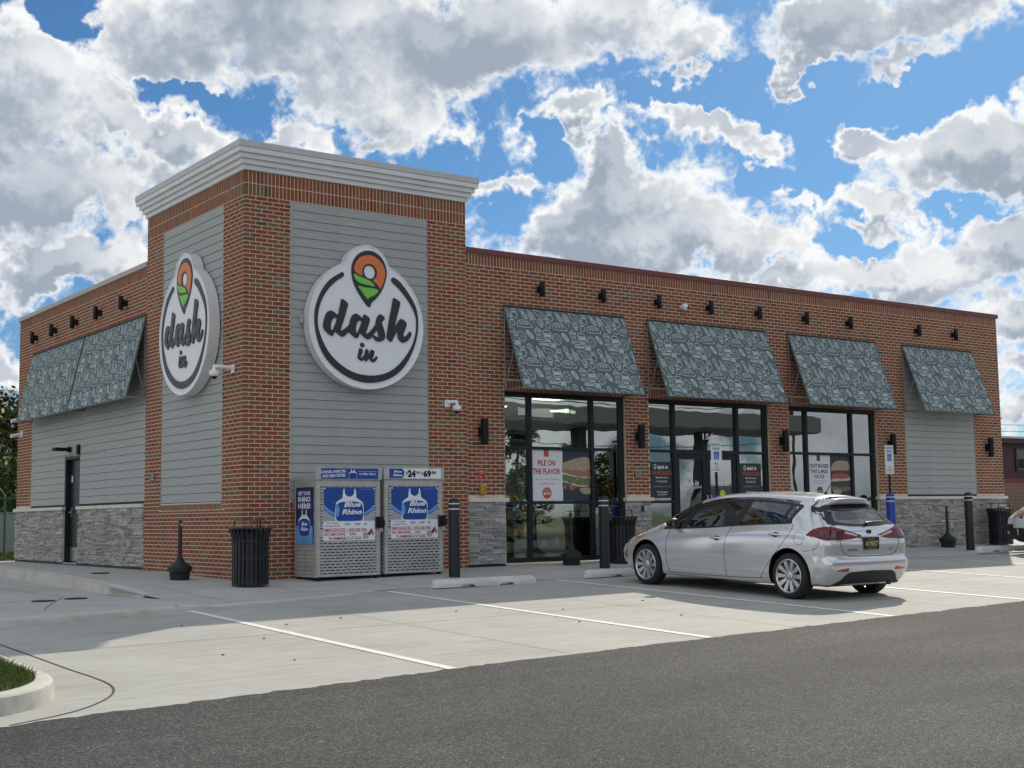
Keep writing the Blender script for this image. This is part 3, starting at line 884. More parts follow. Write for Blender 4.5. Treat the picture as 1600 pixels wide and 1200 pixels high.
planks('L', FP + .004, SIDE[0] + .004, SIDE[1] - .012, 1.255, 4.09, (6.50, 8.97), [(8.0, 9.0, 0, 2.26)])
mb = MB()
for a in (PA, PB - .011): mb.box(a, a + .011, -.004, .02, 1.19, ZS - .004); mb.box(-.004, .02, a, a + .011, 1.19, ZS - .004)
for a in (SPN[0], SPN[1] - .011): mb.box(a, a + .011, FP - .004, FP + .02, 1.25, 4.64)
mb.box(FP - .004, FP + .02, SIDE[1] - .011, SIDE[1], 1.25, 4.1)
BACKER = pm('siding_gap', (.05, .055, .058), .9)
MB().box(PA, PB, .0225, .024, 1.17, ZS).build('siding_backer', BACKER, store); MB().box(.0225, .024, PA, PB, 1.17, ZS).build('siding_backer', BACKER, store)
MB().box(SPN[0], SPN[1], FP + .0245, FP + .026, 1.21, 4.66).build('siding_backer', BACKER, store)
for a, b, z in ((SIDE[0], 8.0, 1.21), (9.0, SIDE[1], 1.21), (8.001, 8.999, 2.26)): MB().box(FP + .0245, FP + .026, a, b, z, 4.1).build('siding_backer', BACKER, store)
SIDTRIM = pm('siding_edge_trim', (.42, .43, .43), .5)
mb.build('siding_trim', SIDTRIM, store)
mb = MB(); mb.box(PA, PB, -.012, .02, 1.168, 1.182); mb.box(-.012, .02, PA, PB, 1.168, 1.182); mb.build('sill_flashing', WHITE, store)

# cornice of the tower: four stepped bands and a metal cap
def ring_bands(bands, x0, x1, y0, y1, name, mat, bevel=.004):
    mb = MB()
    for off, z0, z1 in bands: mb.box(x0 - off, x1 + off, y0 - off, y1 + off, z0, z1)
    return mb.build(name, mat, store, bevel=bevel)
ring_bands([(.035, 6.50, 6.582), (.082, 6.583, 6.664), (.128, 6.665, 6.746), (.175, 6.747, 6.83)], 0, TW, 0, TW, 'cornice', CORNICE)
ring_bands([(.186, 6.831, 6.935)], 0, TW, 0, TW, 'cornice_cap', CORNICE_CAP)
# parapet coping and roof
mb = MB(); mb.box(TW + .004, LEN + .05, FP - .035, FP + .32, HM, HM + .1); mb.box(LEN - .27, LEN + .05, FP + .321, DEP + .05, HM, HM + .1); mb.build('coping', MAROON, store, bevel=.006)
mb = MB(); mb.box(FP - .035, FP + .32, TW + .004, DEP + .05, HM, HM + .1); mb.build('coping', LITCOP, store, bevel=.006, label='coping along the side parapet, coloured pale grey as if lit')
ROOFM = pm('roof_membrane', (.55, .55, .54), .8)
mb = MB(); mb.box(.27, LEN - .26, .27, DEP - .21, 4.85, 5.0); mb.build('roof', ROOFM, store)

# ---- interior seen through the glass
INT_W = pm('interior_wall', (.50, .49, .45), .8); INT_C = pm('interior_ceiling', (.72, .73, .72), .85); INT_F = pm('interior_floor', (.30, .28, .25), .35); INT_S = pm('interior_soffit', (.13, .15, .155), .8)
mb = MB(); mb.box(4.6, 19.8, .28, 10.5, -.05, .02); mb.build('interior_floor', INT_F, store)
mb = MB(); mb.box(4.6, 19.8, .27, 5.4, 3.20, 3.26); mb.build('interior_ceiling', INT_C, store)
mb = MB(); mb.box(4.6, 19.8, 5.4, 10.5, 3.0, 3.26); mb.box(4.6, 19.8, 5.36, 5.399, 2.78, 3.199); mb.build('interior_soffit', INT_S, store)
mb = MB(); mb.box(4.6, 19.8, 10.5, 10.6, .02, 3.0); mb.box(4.5, 4.6, .28, 10.6, 0, 3.2); mb.box(16.3, 16.4, .28, 10.5, 0, 3.2); mb.build('interior_wall', INT_W, store)
LAMP = pm('ceiling_lamp_glow', (.9, .9, .85), .5, emit=((1, .93, .80), 12.0))
def ceiling_lamp(x, y, z):
    o = MB().box(x - .3, x + .3, y - .3, y + .3, z - .02, z - .003).build('ceiling_lamp', LAMP, store)
for x in (5.6, 7.2, 9.4, 11.2, 13.1, 14.8):
    for y in (1.3, 3.6): ceiling_lamp(x, y, 3.20)
for x in (6.2, 8.0, 10.2, 13.6):
    ceiling_lamp(x, 7.5, 3.0)
SHELF = pm('shelf_steel', (.35, .35, .34), .5); GOODS = tone_mat('packaged_goods', [(0, (.5, .12, .08)), (.3, (.55, .45, .12)), (.6, (.12, .25, .40)), (.85, (.6, .58, .5)), (1, (.15, .35, .15))], .5, 0, 10)
for i, (x, y, l) in enumerate(((5.3, 3.2, 2.6), (8.6, 5.6, 3.2), (12.8, 3.8, 2.8))):
    t_ = thing('store_shelf', ('low goods shelf behind the first storefront window', 'goods shelf facing the entrance doors', 'goods shelf behind the storefront window with the burger poster')[i], 'shelf', (x, y, .02), 0, 'goods shelves inside the store')
    mb = MB(); mb.box(0, l, .38, .42, 0, 1.35)
    for z in (.12, .45, .78, 1.1): mb.box(0, l, 0, .379, z, z + .025)
    mb.build('shelf_frame', SHELF, t_)
    mb = MB()
    for z in (.146, .476, .806, 1.126):
        x_ = .03
        while x_ < l - .2:
            w_ = rnd.uniform(.06, .16); mb.box(x_, x_ + w_, .05, .3, z, z + rnd.uniform(.12, .24), 0, None, rnd.uniform(.01, 1)); x_ += w_ + .01
    mb.build('goods', GOODS, t_, kind='stuff')

# ---- storefront glazing
YF, YB, YG = FP + .055, FP + .165, FP + .105
ZHD = 3.138
def member(name, x0, x1, z0, z1, parent, y0=YF, y1=YB): return MB().box(x0, x1, y0, y1, z0, z1).build(name, FRAME, parent, bevel=.004)
def pane(x0, x1, z0, z1, parent, y=YG): return MB().box(x0, x1, y, y + .006, z0, z1).build('pane', GLASS, parent)
def storefront(x0, x1, mull, tran, z0=.045, skip=None):
    jw = .055
    mb = MB(); mb.box(x0, x0 + jw, YF, YB, z0, ZHD); mb.box(x1 - jw - .04, x1, YF, YB, z0, ZHD); mb.box(x0 + jw + .001, x1 - jw - .041, YF, YB, ZHD - .085, ZHD); 
    if skip is None: mb.box(x0 + jw + .001, x1 - jw - .041, YF, YB, z0, z0 + .09)
    fr = mb.build('storefront_frame', FRAME, store, bevel=.004)
    xs = [x0 + jw] + [v for m in mull for v in (m - .04, m + .04)] + [x1 - jw - .04]
    for m in mull: member('mullion', m - .039, m + .039, z0 + .091 if skip is None else z0, ZHD - .086, fr)
    zs = [z0 + .09] + [v for t_ in tran for v in (t_ - .028, t_ + .028)] + [ZHD - .085]
    for i in range(0, len(xs), 2):
        a, b = xs[i], xs[i + 1]
        bay = i // 2
        zz = zs
        if skip is not None and bay == skip: zz = [2.16, ZHD - .085]; member('transom', a + .001, b - .001, 2.075, 2.16, fr)
        else:
            for t_ in tran: member('transom', a + .001, b - .001, t_ - .027, t_ + .027, fr)
            if skip is not None: member('bottom_rail', a + .001, b - .001, z0, z0 + .088, fr)
        for k in range(0, len(zz), 2): pane(a - .008, b + .008, zz[k] - .008, zz[k + 1] + .008, fr)
    return fr
storefront(*WIN[0], (5.70, 7.17), (1.125, 2.125))
storefront(*WIN[1], (9.27, 11.04), (1.125, 2.125), skip=1)
storefront(*WIN[2], (13.14, 14.62), (1.145, 2.145))
STEEL = pm('brushed_steel', (.55, .55, .54), .32, .9, stretch=(1, 1, 12), var=.06)
DECAL = pm('white_vinyl', (.88, .89, .88), .6); DECALG = pm('lime_vinyl', (.42, .62, .05), .6)
for s, (a, b) in enumerate(((9.31, 10.155), (10.158, 11.0))):
    mb = MB(); y0, y1 = YF + .02, YB - .03
    mb.box(a + .003, a + .10, y0, y1, .05, 2.07); mb.box(b - .10, b - .003, y0, y1, .05, 2.07); mb.box(a + .101, b - .101, y0, y1, 1.97, 2.07); mb.box(a + .101, b - .101, y0, y1, .05, .29)
    d = mb.build('entrance_door', FRAME, store, bevel=.004)
    pane(a + .092, b - .092, .282, 1.978, d)
    hx = b - .05 if s == 0 else a + .05
    MB().tube([(hx, y0 - .001, .85), (hx, y0 - .06, .85), (hx, y0 - .06, 1.25), (hx, y0 - .001, 1.25)], .014, 8).build('pull_handle', STEEL, d, smooth=40)
    mb = MB(); put_text(mb, 'dash in', (a + b) / 2, 1.50, .42, .115, -(YG - .004), 0, None, .02, .3)
    mb.build('door_lettering', DECAL, d)
    if s: 
        mb = MB(); mb.prism(circle((a + b) / 2 + .03, 1.28, .075, .08, 12), -(YG - .003), -(YG - .003)); mb.build('lime_sticker', DECALG, d)
mb = MB(); put_text(mb, '154', 10.24, 2.44, .30, .125, -(YG - .004), 0, None, .02)
tag(mb.build('street_number', DECAL), 'white street number on the glass over the entrance doors', 'number')

# ---- side door in the left wall
DOORM = pm('dark_door_paint', (.020, .026, .030), .4, .1, var=.1)
mb = MB(); mb.box(FP + .12, FP + .165, 8.06, 8.94, .05, 2.19); d = mb.build('side_door', DOORM, store)
mb = MB(); mb.box(FP + .02, FP + .17, 8.0, 8.055, .04, 2.25); mb.box(FP + .02, FP + .17, 8.945, 9.0, .04, 2.25); mb.box(FP + .02, FP + .17, 8.056, 8.944, 2.195, 2.25); mb.build('door_frame', FRAME, d)
mb = MB(); mb.box(FP + .117, FP + .119, 8.09, 8.91, .08, .36); mb.build('kick_plate', STEEL, d)
mb = MB(); mb.box(FP + .10, FP + .119, 8.80, 8.86, 1.0, 1.2); mb.box(FP + .06, FP + .10, 8.72, 8.86, 1.08, 1.11); mb.build('door_handle', STEEL, d)
mb = MB(); mb.box(FP + .115, FP + .119, 8.80, 8.88, 1.72, 1.86); mb.build('door_notice', WHITE, d)
mb = MB(); mb.box(FP - .02, FP + .12, 8.06, 8.94, .02, .049); mb.build('threshold', STEEL, d)

SG = {
 'd_o': [(-0.485,0.382),(-0.418,0.352),(-0.374,0.305),(-0.386,0.251),(-0.426,0.119),(-0.474,-0.027),(-0.514,-0.137),(-0.482,-0.142),(-0.434,-0.110),(-0.354,-0.040),(-0.338,0.011),(-0.322,0.070),(-0.290,0.122),(-0.233,0.157),(-0.185,0.145),(-0.144,0.119),(-0.093,0.094),(-0.075,0.153),(-0.014,0.136),(0.039,0.090),(0.031,0.032),(-0.007,-0.079),(-0.039,-0.157),(-0.007,-0.157),(0.026,-0.142),(0.092,-0.072),(0.145,-0.003),(0.159,0.048),(0.170,0.100),(0.199,0.153),(0.241,0.182),(0.291,0.160),(0.328,0.110),(0.273,0.046),(0.298,-0.036),(0.332,-0.149),(0.330,-0.207),(0.297,-0.260),(0.222,-0.283),(0.165,-0.273),(0.124,-0.243),(0.091,-0.206),(0.050,-0.241),(0.005,-0.260),(0.001,-0.260),(-0.056,-0.234),(-0.129,-0.174),(-0.153,-0.168),(-0.178,-0.227),(-0.214,-0.253),(-0.274,-0.227),(-0.346,-0.168),(-0.386,-0.185),(-0.434,-0.227),(-0.482,-0.248),(-0.538,-0.220),(-0.613,-0.169),(-0.625,-0.173),(-0.648,-0.228),(-0.676,-0.246),(-0.735,-0.216),(-0.805,-0.157),(-0.833,-0.096),(-0.825,-0.025),(-0.798,0.076),(-0.758,0.139),(-0.703,0.172),(-0.640,0.155),(-0.561,0.112),(-0.537,0.203),(-0.513,0.297),(-0.501,0.362)],
 'd_h1': [(-0.613,0.063),(-0.581,0.043),(-0.601,-0.030),(-0.656,-0.143),(-0.676,-0.152),(-0.694,-0.128),(-0.694,-0.058),(-0.672,0.008),(-0.644,0.049)],
 'd_h2': [(-0.148,0.049),(-0.112,0.035),(-0.132,-0.024),(-0.190,-0.153),(-0.210,-0.164),(-0.227,-0.138),(-0.222,-0.052),(-0.201,0.007),(-0.177,0.038)],
 'd_h3': [(0.176,-0.088),(0.210,-0.205),(0.165,-0.201),(0.108,-0.176),(0.141,-0.134)],
 'h_o': [(0.501,0.480),(0.576,0.457),(0.631,0.414),(0.618,0.339),(0.575,0.189),(0.523,-0.008),(0.582,0.065),(0.638,0.134),(0.709,0.112),(0.758,0.064),(0.743,-0.004),(0.695,-0.124),(0.699,-0.168),(0.742,-0.154),(0.784,-0.114),(0.823,-0.070),(0.852,-0.113),(0.826,-0.174),(0.775,-0.232),(0.698,-0.270),(0.631,-0.249),(0.585,-0.190),(0.583,-0.095),(0.586,-0.073),(0.522,-0.158),(0.459,-0.268),(0.405,-0.246),(0.365,-0.205),(0.381,-0.095),(0.415,0.097),(0.458,0.282),(0.484,0.409)],
 'i_dot': [(-0.115,-0.320),(-0.081,-0.332),(-0.061,-0.359),(-0.073,-0.389),(-0.099,-0.402),(-0.130,-0.385),(-0.142,-0.361),(-0.135,-0.336)],
 'in': [(-0.148,-0.417),(-0.113,-0.431),(-0.093,-0.455),(-0.106,-0.495),(-0.134,-0.575),(-0.118,-0.574),(-0.090,-0.555),(-0.065,-0.521),(-0.053,-0.484),(-0.040,-0.433),(-0.028,-0.422),(0.000,-0.434),(0.021,-0.455),(0.012,-0.488),(0.006,-0.522),(0.024,-0.501),(0.045,-0.468),(0.061,-0.434),(0.078,-0.428),(0.111,-0.440),(0.127,-0.459),(0.119,-0.503),(0.090,-0.589),(0.106,-0.586),(0.139,-0.559),(0.170,-0.532),(0.186,-0.563),(0.163,-0.601),(0.114,-0.640),(0.073,-0.628),(0.044,-0.604),(0.036,-0.569),(0.030,-0.569),(0.008,-0.599),(-0.017,-0.627),(-0.037,-0.630),(-0.065,-0.610),(-0.076,-0.602),(-0.098,-0.623),(-0.122,-0.630),(-0.158,-0.612),(-0.189,-0.582),(-0.187,-0.542),(-0.170,-0.470),(-0.162,-0.430)],
 'pin_o': [(0.000,1.245),(0.124,1.238),(0.237,1.181),(0.320,1.084),(0.366,0.961),(0.371,0.860),(0.339,0.729),(0.276,0.587),(0.182,0.460),(0.079,0.365),(0.063,0.314),(0.033,0.289),(-0.003,0.304),(-0.084,0.392),(-0.186,0.528),(-0.266,0.673),(-0.301,0.814),(-0.301,0.940),(-0.265,1.052),(-0.194,1.150),(-0.102,1.214)],
 'pin_orange': [(-0.010,1.164),(0.082,1.170),(0.185,1.130),(0.278,1.053),(0.330,0.957),(0.338,0.857),(0.308,0.735),(0.245,0.616),(0.194,0.679),(0.106,0.744),(0.153,0.794),(0.182,0.870),(0.164,0.950),(0.102,1.008),(0.020,1.022),(-0.052,0.992),(-0.093,0.934),(-0.105,0.869),(-0.104,0.815),(-0.175,0.831),(-0.240,0.870),(-0.255,0.936),(-0.225,1.020),(-0.164,1.099),(-0.092,1.142)],
 'pin_hole': [(0.020,0.992),(0.081,0.985),(0.128,0.946),(0.146,0.884),(0.132,0.824),(0.091,0.781),(0.039,0.771),(-0.012,0.787),(-0.052,0.829),(-0.068,0.891),(-0.052,0.947),(-0.021,0.977)],
 'pin_g1': [(-0.261,0.827),(-0.175,0.799),(-0.053,0.765),(0.060,0.726),(0.137,0.651),(0.019,0.659),(-0.114,0.674),(-0.195,0.707),(-0.246,0.756)],
 'pin_g2': [(-0.185,0.627),(-0.063,0.615),(0.070,0.614),(0.162,0.604),(0.209,0.571),(0.162,0.522),(0.090,0.475),(0.028,0.447),(0.005,0.418),(-0.064,0.484),(-0.135,0.568)],
 'ring_o': [(-0.481,0.838),(-0.721,0.676),(-0.879,0.458),(-0.973,0.206),(-0.990,0.003),(-0.963,-0.217),(-0.878,-0.473),(-0.721,-0.686),(-0.472,-0.865),(-0.220,-0.960),(0.013,-0.988),(0.248,-0.958),(0.487,-0.864),(0.693,-0.700),(0.853,-0.460),(0.958,-0.189),(0.993,0.089),(0.946,0.362),(0.787,0.604),(0.618,0.780),(0.497,0.838)],
 'ring_i': [(0.456,0.796),(0.496,0.737),(0.641,0.623),(0.811,0.436),(0.920,0.254),(0.956,0.086),(0.929,-0.149),(0.829,-0.377),(0.657,-0.598),(0.464,-0.754),(0.249,-0.838),(0.013,-0.865),(-0.243,-0.833),(-0.472,-0.733),(-0.699,-0.553),(-0.845,-0.330),(-0.923,-0.113),(-0.928,0.089),(-0.868,0.316),(-0.744,0.521),(-0.584,0.678),(-0.458,0.762),(-0.447,0.809)],
}
# ================================================================== things fixed to the walls
SIGNW = pm('sign_face_white', (.84, .86, .90), .45, var=.02); SIGNRET = pm('sign_return', (.72, .74, .75), .45, .0, var=.04)
SIGND = pm('sign_dark_green', (.010, .020, .024), .4, var=.1); ORANGE = pm('sign_orange', (.74, .19, .05), .45, var=.05); GREEN = pm('sign_green', (.19, .60, .06), .45, var=.05)
def round_sign(loc, rz, label):
    s = thing('round_sign', label, 'sign', loc, rz, 'round signs on the corner tower')
    out = []
    for k in range(96):
        a = 2 * math.pi * k / 96; dx, dz = math.cos(a), math.sin(a)
        r = 1.095; b = dx * .0 + dz * .92; disc = b * b - (.92 ** 2 - .42 ** 2)
        if dz > 0 and disc > 0: r = max(r, b + math.sqrt(disc))
        out.append((dx * r, dz * r))
    mb = MB(); mb.prism(out, .02, .20, 0, None, (), 1); mb.build('cabinet', [SIGNW, SIGNRET], s)
    mb = MB(); rim = [(p[0] * .985, p[1] * .985) for p in out]
    mb.prism(out, .2, .212, 0, None, [rim], 0); mb.build('rim', SIGNW, s)
    ring = catmull(SG['ring_o'], 4, False) + catmull(SG['ring_i'], 4, False)
    mb = MB(); mb.prism(ring, .2005, .216); mb.build('ring', SIGND, s)
    pin = thing_part = MB().prism(catmull(SG['pin_o'], 4), .2005, .214, 0, None, [catmull(SG['pin_hole'], 4)]).build('map_pin', SIGND, s)
    MB().prism(catmull(SG['pin_orange'], 3), .2145, .2165).build('pin_sky', ORANGE, pin)
    for k in ('pin_g1', 'pin_g2'): MB().prism(catmull(SG[k], 3), .2145, .2165).build('pin_field', GREEN, pin)
    MB().prism(catmull(SG['d_o'], 3), .2005, .222, 0, None, [catmull(SG[k], 3) for k in ('d_h1', 'd_h2', 'd_h3')]).build('script_letters', SIGND, s)
    MB().prism(catmull(SG['h_o'], 3), .2005, .222).build('script_letter', SIGND, s)
    MB().prism(catmull(SG['i_dot'], 3), .2005, .218).build('letter_dot', SIGND, s)
    MB().prism(catmull(SG['in'], 3), .2005, .218).build('script_letters', SIGND, s)
    mb = MB()
    for x, z in ((-.5, .5), (.5, .5), (-.5, -.5), (.5, -.5)): mb.box(x - .04, x + .04, -.02, .0, z - .04, z + .04)
    mb.build('mounting_pad', SIGNRET, s, kind='stuff')
    return s
round_sign((2.135, 0, 4.117), 0, 'round white sign with dark script and map pin above the propane cages')
round_sign((0, 1.98, 4.10), -math.pi / 2, 'round white sign with dark script on the tower side above the lone smokers post')

# ---- awnings printed with food drawings
AWN = pm('awning_fabric', (.108, .142, .150), .8, var=.06, vscale=4, bump=.15, bscale=300); AWNP = pm('awning_print', (.56, .66, .68), .8, var=.03)
AWNF = pm('awning_frame_steel', (.30, .295, .28), .45, .5)
def el(rx, ry, rot=0, n=16, cx=0, cy=0):
    c, s = math.cos(R(rot)), math.sin(R(rot))
    return [(cx + rx * math.cos(a) * c - ry * math.sin(a) * s, cy + rx * math.cos(a) * s + ry * math.sin(a) * c) for a in [2 * math.pi * k / n for k in range(n + 1)]]
def cl(p): return p + [p[0]]
def sm(p, closed=True): return cl(catmull(p, 3)) if closed else catmull(p, 3, False)
ICON = {
 'bread': [sm([(-145, 20), (-130, -30), (-80, -60), (0, -70), (80, -45), (130, 0), (145, 40), (125, 62), (-110, 62), (-138, 50)])] + [sm([(x - 12, -52), (x - 8, 2), (x + 10, 14), (x + 22, -4), (x + 20, -46)], False) for x in (-80, -15, 55)],
 'pizza': [el(88, 96)] + [[(46 * math.cos(a), 50 * math.sin(a)), (60 * math.cos(a + .25), 65 * math.sin(a + .25))] for a in (0, .8, 1.6, 2.4, 3.2, 4, 4.8, 5.6)] + [cl([(-14, 8), (4, -16), (16, 10)])],
 'hotdog': [el(46, 86, -35), el(20, 78, -35), sm([(-44, -58), (-20, -40), (-12, -12), (10, 4), (22, 32), (44, 56)], False)],
 'cup': [cl([(-55, -26), (50, -26), (38, 105), (-38, 105)]), sm([(-64, -28), (-55, -55), (-20, -76), (30, -72), (58, -50), (62, -28)]), [(4, -74), (-4, -112), (-20, -118)], el(20, 22, 0, 10, 0, 36), [(-48, -44), (52, -44)]],
 'burger': [sm([(-80, -4), (-74, -40), (-40, -64), (20, -68), (66, -42), (80, -4)]), sm([(-84, 16), (-50, 8), (-20, 22), (15, 8), (50, 22), (84, 12)], False), cl([(-78, 30), (78, 30), (78, 42), (-78, 42)]), sm([(-78, 54), (78, 54), (70, 84), (-66, 84)]), [(0, -68), (-6, -112)]],
 'cutlery': [sm([(-190, -62), (-90, -60), (10, -60), (12, -28), (-100, -20), (-150, -38)]), cl([(14, -58), (112, -58), (112, -32), (14, -32)]), [(20, -45), (106, -45)], sm([(-120, 10), (60, 10), (95, -6), (190, 8), (192, 70), (95, 76), (60, 46), (-120, 42)])] + [[(96, y), (190, y + 2)] for y in (14, 28, 42, 56)] + [[(-112, 26), (60, 28)]],
 'nut': [el(44, 58, -20), sm([(-18, -40), (6, -14), (-8, 12), (16, 42)], False)],
 'bean': [el(40, 70, -32), el(15, 58, -32)],
 'beet': [sm([(-58, 20), (-46, -18), (0, -20), (46, -14), (58, 22), (40, 66), (14, 100), (-28, 72), (-54, 46)]), el(24, 34, -25, 10, -22, -58), el(24, 34, 30, 10, 28, -62), [(0, -22), (-4, -60)]],
 'wheat': [[(34, 150), (-28, -70)]] + [el(16, 34, 20, 10, -44 + 8 * i, -50 + 46 * i) for i in range(3)] + [el(16, 34, -52, 10, 22 + 12 * i, -60 + 46 * i) for i in range(3)] + [el(16, 36, -16, 10, -36, -116)],
 'leaf': [sm([(-124, -86), (-40, -76), (50, -42), (106, 24), (118, 82), (50, 74), (-20, 58), (-70, 10), (-102, -40)]), sm([(-30, -14), (40, 22), (100, 64), (134, 112)], False)],
 'muffin': [sm([(-58, -8), (-54, -48), (-12, -72), (40, -58), (60, -18), (48, 8), (-40, 8)]), cl([(-36, 14), (44, 14), (30, 70), (-20, 70)]), [(-4, 16), (0, 68)], [(20, 16), (14, 68)], el(10, 10, 0, 6, -14, -36), el(10, 10, 0, 6, 22, -30)],
 'tomato': [el(52, 54), [(0, -36), (-34, -62)], [(0, -36), (-8, -76)], [(0, -36), (26, -70)], [(0, -36), (40, -44)]],
}
TILE = [('beet', 205, 215), ('nut', 345, 135), ('bean', 415, 260), ('wheat', 560, 280), ('leaf', 750, 255), ('bread', 410, 415), ('muffin', 745, 410), ('tomato', 905, 450), ('pizza', 345, 650), ('hotdog', 520, 620), ('cup', 690, 585), ('burger', 875, 612), ('cutlery', 845, 785)]
def tile_uv(X, Y):
    y = Y - .089 * (X - 100); return X - .2385 * (y - 90), y - 90
AW_H = 1.55
def awning(width, loc, rz, label, phase=0.0, AW_OUT=.575):
    a = thing('awning', label, 'awning', loc, rz, 'printed window awnings')
    L = math.hypot(AW_OUT, AW_H); h = width / 2
    sy, sz = -AW_OUT / L, -AW_H / L                       # down the slope
    ny, nz = -AW_H / L, AW_OUT / L                        # outwards
    def P(u, v, d=0.0): return (u - h, -.035 + sy * v + ny * d, AW_H + sz * v + nz * d)
    vs = [P(0, 0), P(width, 0), P(width, L), P(0, L), P(0, 0, -.022), P(width, 0, -.022), P(width, L, -.022), P(0, L, -.022)]
    MB().add(vs, [(3, 2, 1, 0), (4, 5, 6, 7), (0, 1, 5, 4), (2, 3, 7, 6), (1, 2, 6, 5), (3, 0, 4, 7)]).build('panel', AWN, a)
    K = .00111; tu, tv = 735 * K, 700 * K; hw = .0055
    mb = MB()
    def run(pts):
        if len(pts) < 2: return
        n = len(pts); vs = []
        for i, p in enumerate(pts):
            q = pts[max(0, i - 1)]; r_ = pts[min(n - 1, i + 1)]
            dx, dy = r_[0] - q[0], r_[1] - q[1]; l = math.hypot(dx, dy) or 1
            for s in (1, -1): vs.append(P(p[0] - dy / l * hw * s, p[1] + dx / l * hw * s, .0012))
        mb.add(vs, [(i * 2, i * 2 + 1, i * 2 + 3, i * 2 + 2) for i in range(n - 1)])
    for iu in range(-2, int(width / tu) + 2):
        for iv in range(-1, 3):
            for name, X, Y in TILE:
                cu, cv = tile_uv(X, Y); cu = cu * K + iu * tu + phase; cv = cv * K + iv * tv
                if cu < -.25 or cu > width + .25 or cv < -.25 or cv > L + .25: continue
                for st in ICON[name]:
                    cur = []
                    for x, y in st:
                        u, v = cu + x * K, cv + y * K
                        if .012 < u < width - .012 and .012 < v < L - .012: cur.append((u, v))
                        else: run(cur); cur = []
                    run(cur)
    mb.build('printed_pattern', AWNP, a, kind='stuff')
    MB().box(-h, h, -.05, -.0, AW_H + .004, AW_H + .022).build('top_rail', FRAME, a)
    for s in (-1, 1):
        x = s * (h - .02)
        MB().tube([(x, -.03, .02), (x, -.03, AW_H - .06)], .011, 6).build('wall_rod', AWNF, a)
        MB().tube([(x, -.035, .05), (x, -.035 - AW_OUT * .5, AW_H * .5)], .011, 6).build('strut', AWNF, a)
        MB().box(x - .012, x + .012, -AW_OUT - .005, -.03, .012, .042).build('spreader_bar', AWNF, a)
    MB().box(-h + .02, h - .02, -AW_OUT - .005, -AW_OUT + .03, .006, .038).build('bottom_rail', AWNF, a)
    return a
for i, (x0, x1, lb) in enumerate(((5.07, 7.94, 'grey food print awning above the storefront window next to the brick tower'), (8.53, 11.87, 'widest food print awning, above the entrance doors'), (12.55, 15.41, 'grey food print awning above the window with the burger poster'), (16.39, 19.03, 'grey food print awning over the blind siding panel at the far end of the front'))):
    awning(x1 - x0, ((x0 + x1) / 2, FP, 3.135), 0, lb, (0, .35, .1, .5)[i])
awning(3.40, (FP, 5.97, 3.13), -math.pi / 2, 'side wall awning half nearer the brick tower', .2, .36)
awning(3.58, (FP, 9.535, 3.13), -math.pi / 2, 'side wall awning half above the dark steel door', .45, .36)

# ---- wall lights
def wall_light(rad, hgt, label, loc, rz, group):
    t_ = thing('wall_light', label, 'wall light', loc, rz, group)
    MB().lathe([(rad * .9, 0), (rad, .006), (rad, hgt - .006), (rad * .9, hgt)], 20, 0, Matrix.Translation((0, -.07 - rad, 0))).build('lamp_tube', BLACKP, t_, smooth=40)
    MB().box(-.045, .045, -.08, 0, hgt * .3, hgt * .7).build('bracket', BLACKP, t_, bevel=.004)
    return t_
ups = [6.00, 7.48, 8.92, 10.35, 11.77, 13.24, 14.68, 17.11, 18.51]
sh = lambda x: x - .13 * (x + 8.85) / 19.5
names9 = ['first small black light from the tower above the front awnings', 'small black wall light above the far end of the first awning', 'small black wall light above the gap before the door awning', 'small black light on the brick above the middle of the door awning', 'small black wall light above the far end of the door awning', 'small black wall light above the near half of the burger window awning', 'small black light above the far half of the burger window awning', 'small black wall light above the near half of the blind panel awning', 'last small black light by the far front corner of the building']
first = None
for x, lb in zip(ups, names9):
    if first is None: first = wall_light(.048, .265, lb, (sh(x), FP, 4.93), 0, 'small up-and-down lights below the front parapet')
    else: dup(first, (sh(x), FP, 4.93), 0, lb)
names5 = ['small black light beside the tower on the side wall', 'second small black light from the tower on the side wall', 'middle small black light on the side wall', 'fourth small black light from the tower on the side wall', 'small black light at the far end of the side wall']
for y, lb in zip((5.31, 6.77, 8.25, 9.68, 11.09), names5):
    dup(first, (FP, y + .06, 4.93), -math.pi / 2, lb, 'small lights along the side wall')
big = None
for x, lb in zip((4.64, 8.35, 12.41, 15.96, 19.67), ('tall black sconce on the brick between tower and first window', 'tall black sconce on the pier before the entrance', 'tall black sconce on the pier after the entrance', 'tall black sconce behind the farther accessible parking sign', 'tall black sconce at the far front corner')):
    if big is None: big = wall_light(.068, .455, lb, (sh(x), FP, 2.155), 0, 'tall sconces between the windows')
    else: dup(big, (sh(x), FP, 2.155), 0, lb)
t_ = thing('door_light', 'flat black lamp on an arm above the dark side door', 'wall light', (FP, 8.62, 2.37), -math.pi / 2)
MB().box(-.11, .11, -.36, -.06, .0, .07).build('lamp_head', BLACKP, t_, bevel=.015); MB().box(-.05, .05, -.06, 0, -.02, .09).build('bracket', BLACKP, t_)
t_ = thing('door_chime', 'small black box beside the lamp over the side door', 'box', (FP, 8.05, 2.28), -math.pi / 2)
MB().box(-.06, .06, -.05, 0, 0, .20).build('case', BLACKP, t_, bevel=.008); MB().box(-.10, -.065, -.03, 0, .0, .19).build('back_plate', SIDTRIM, t_)

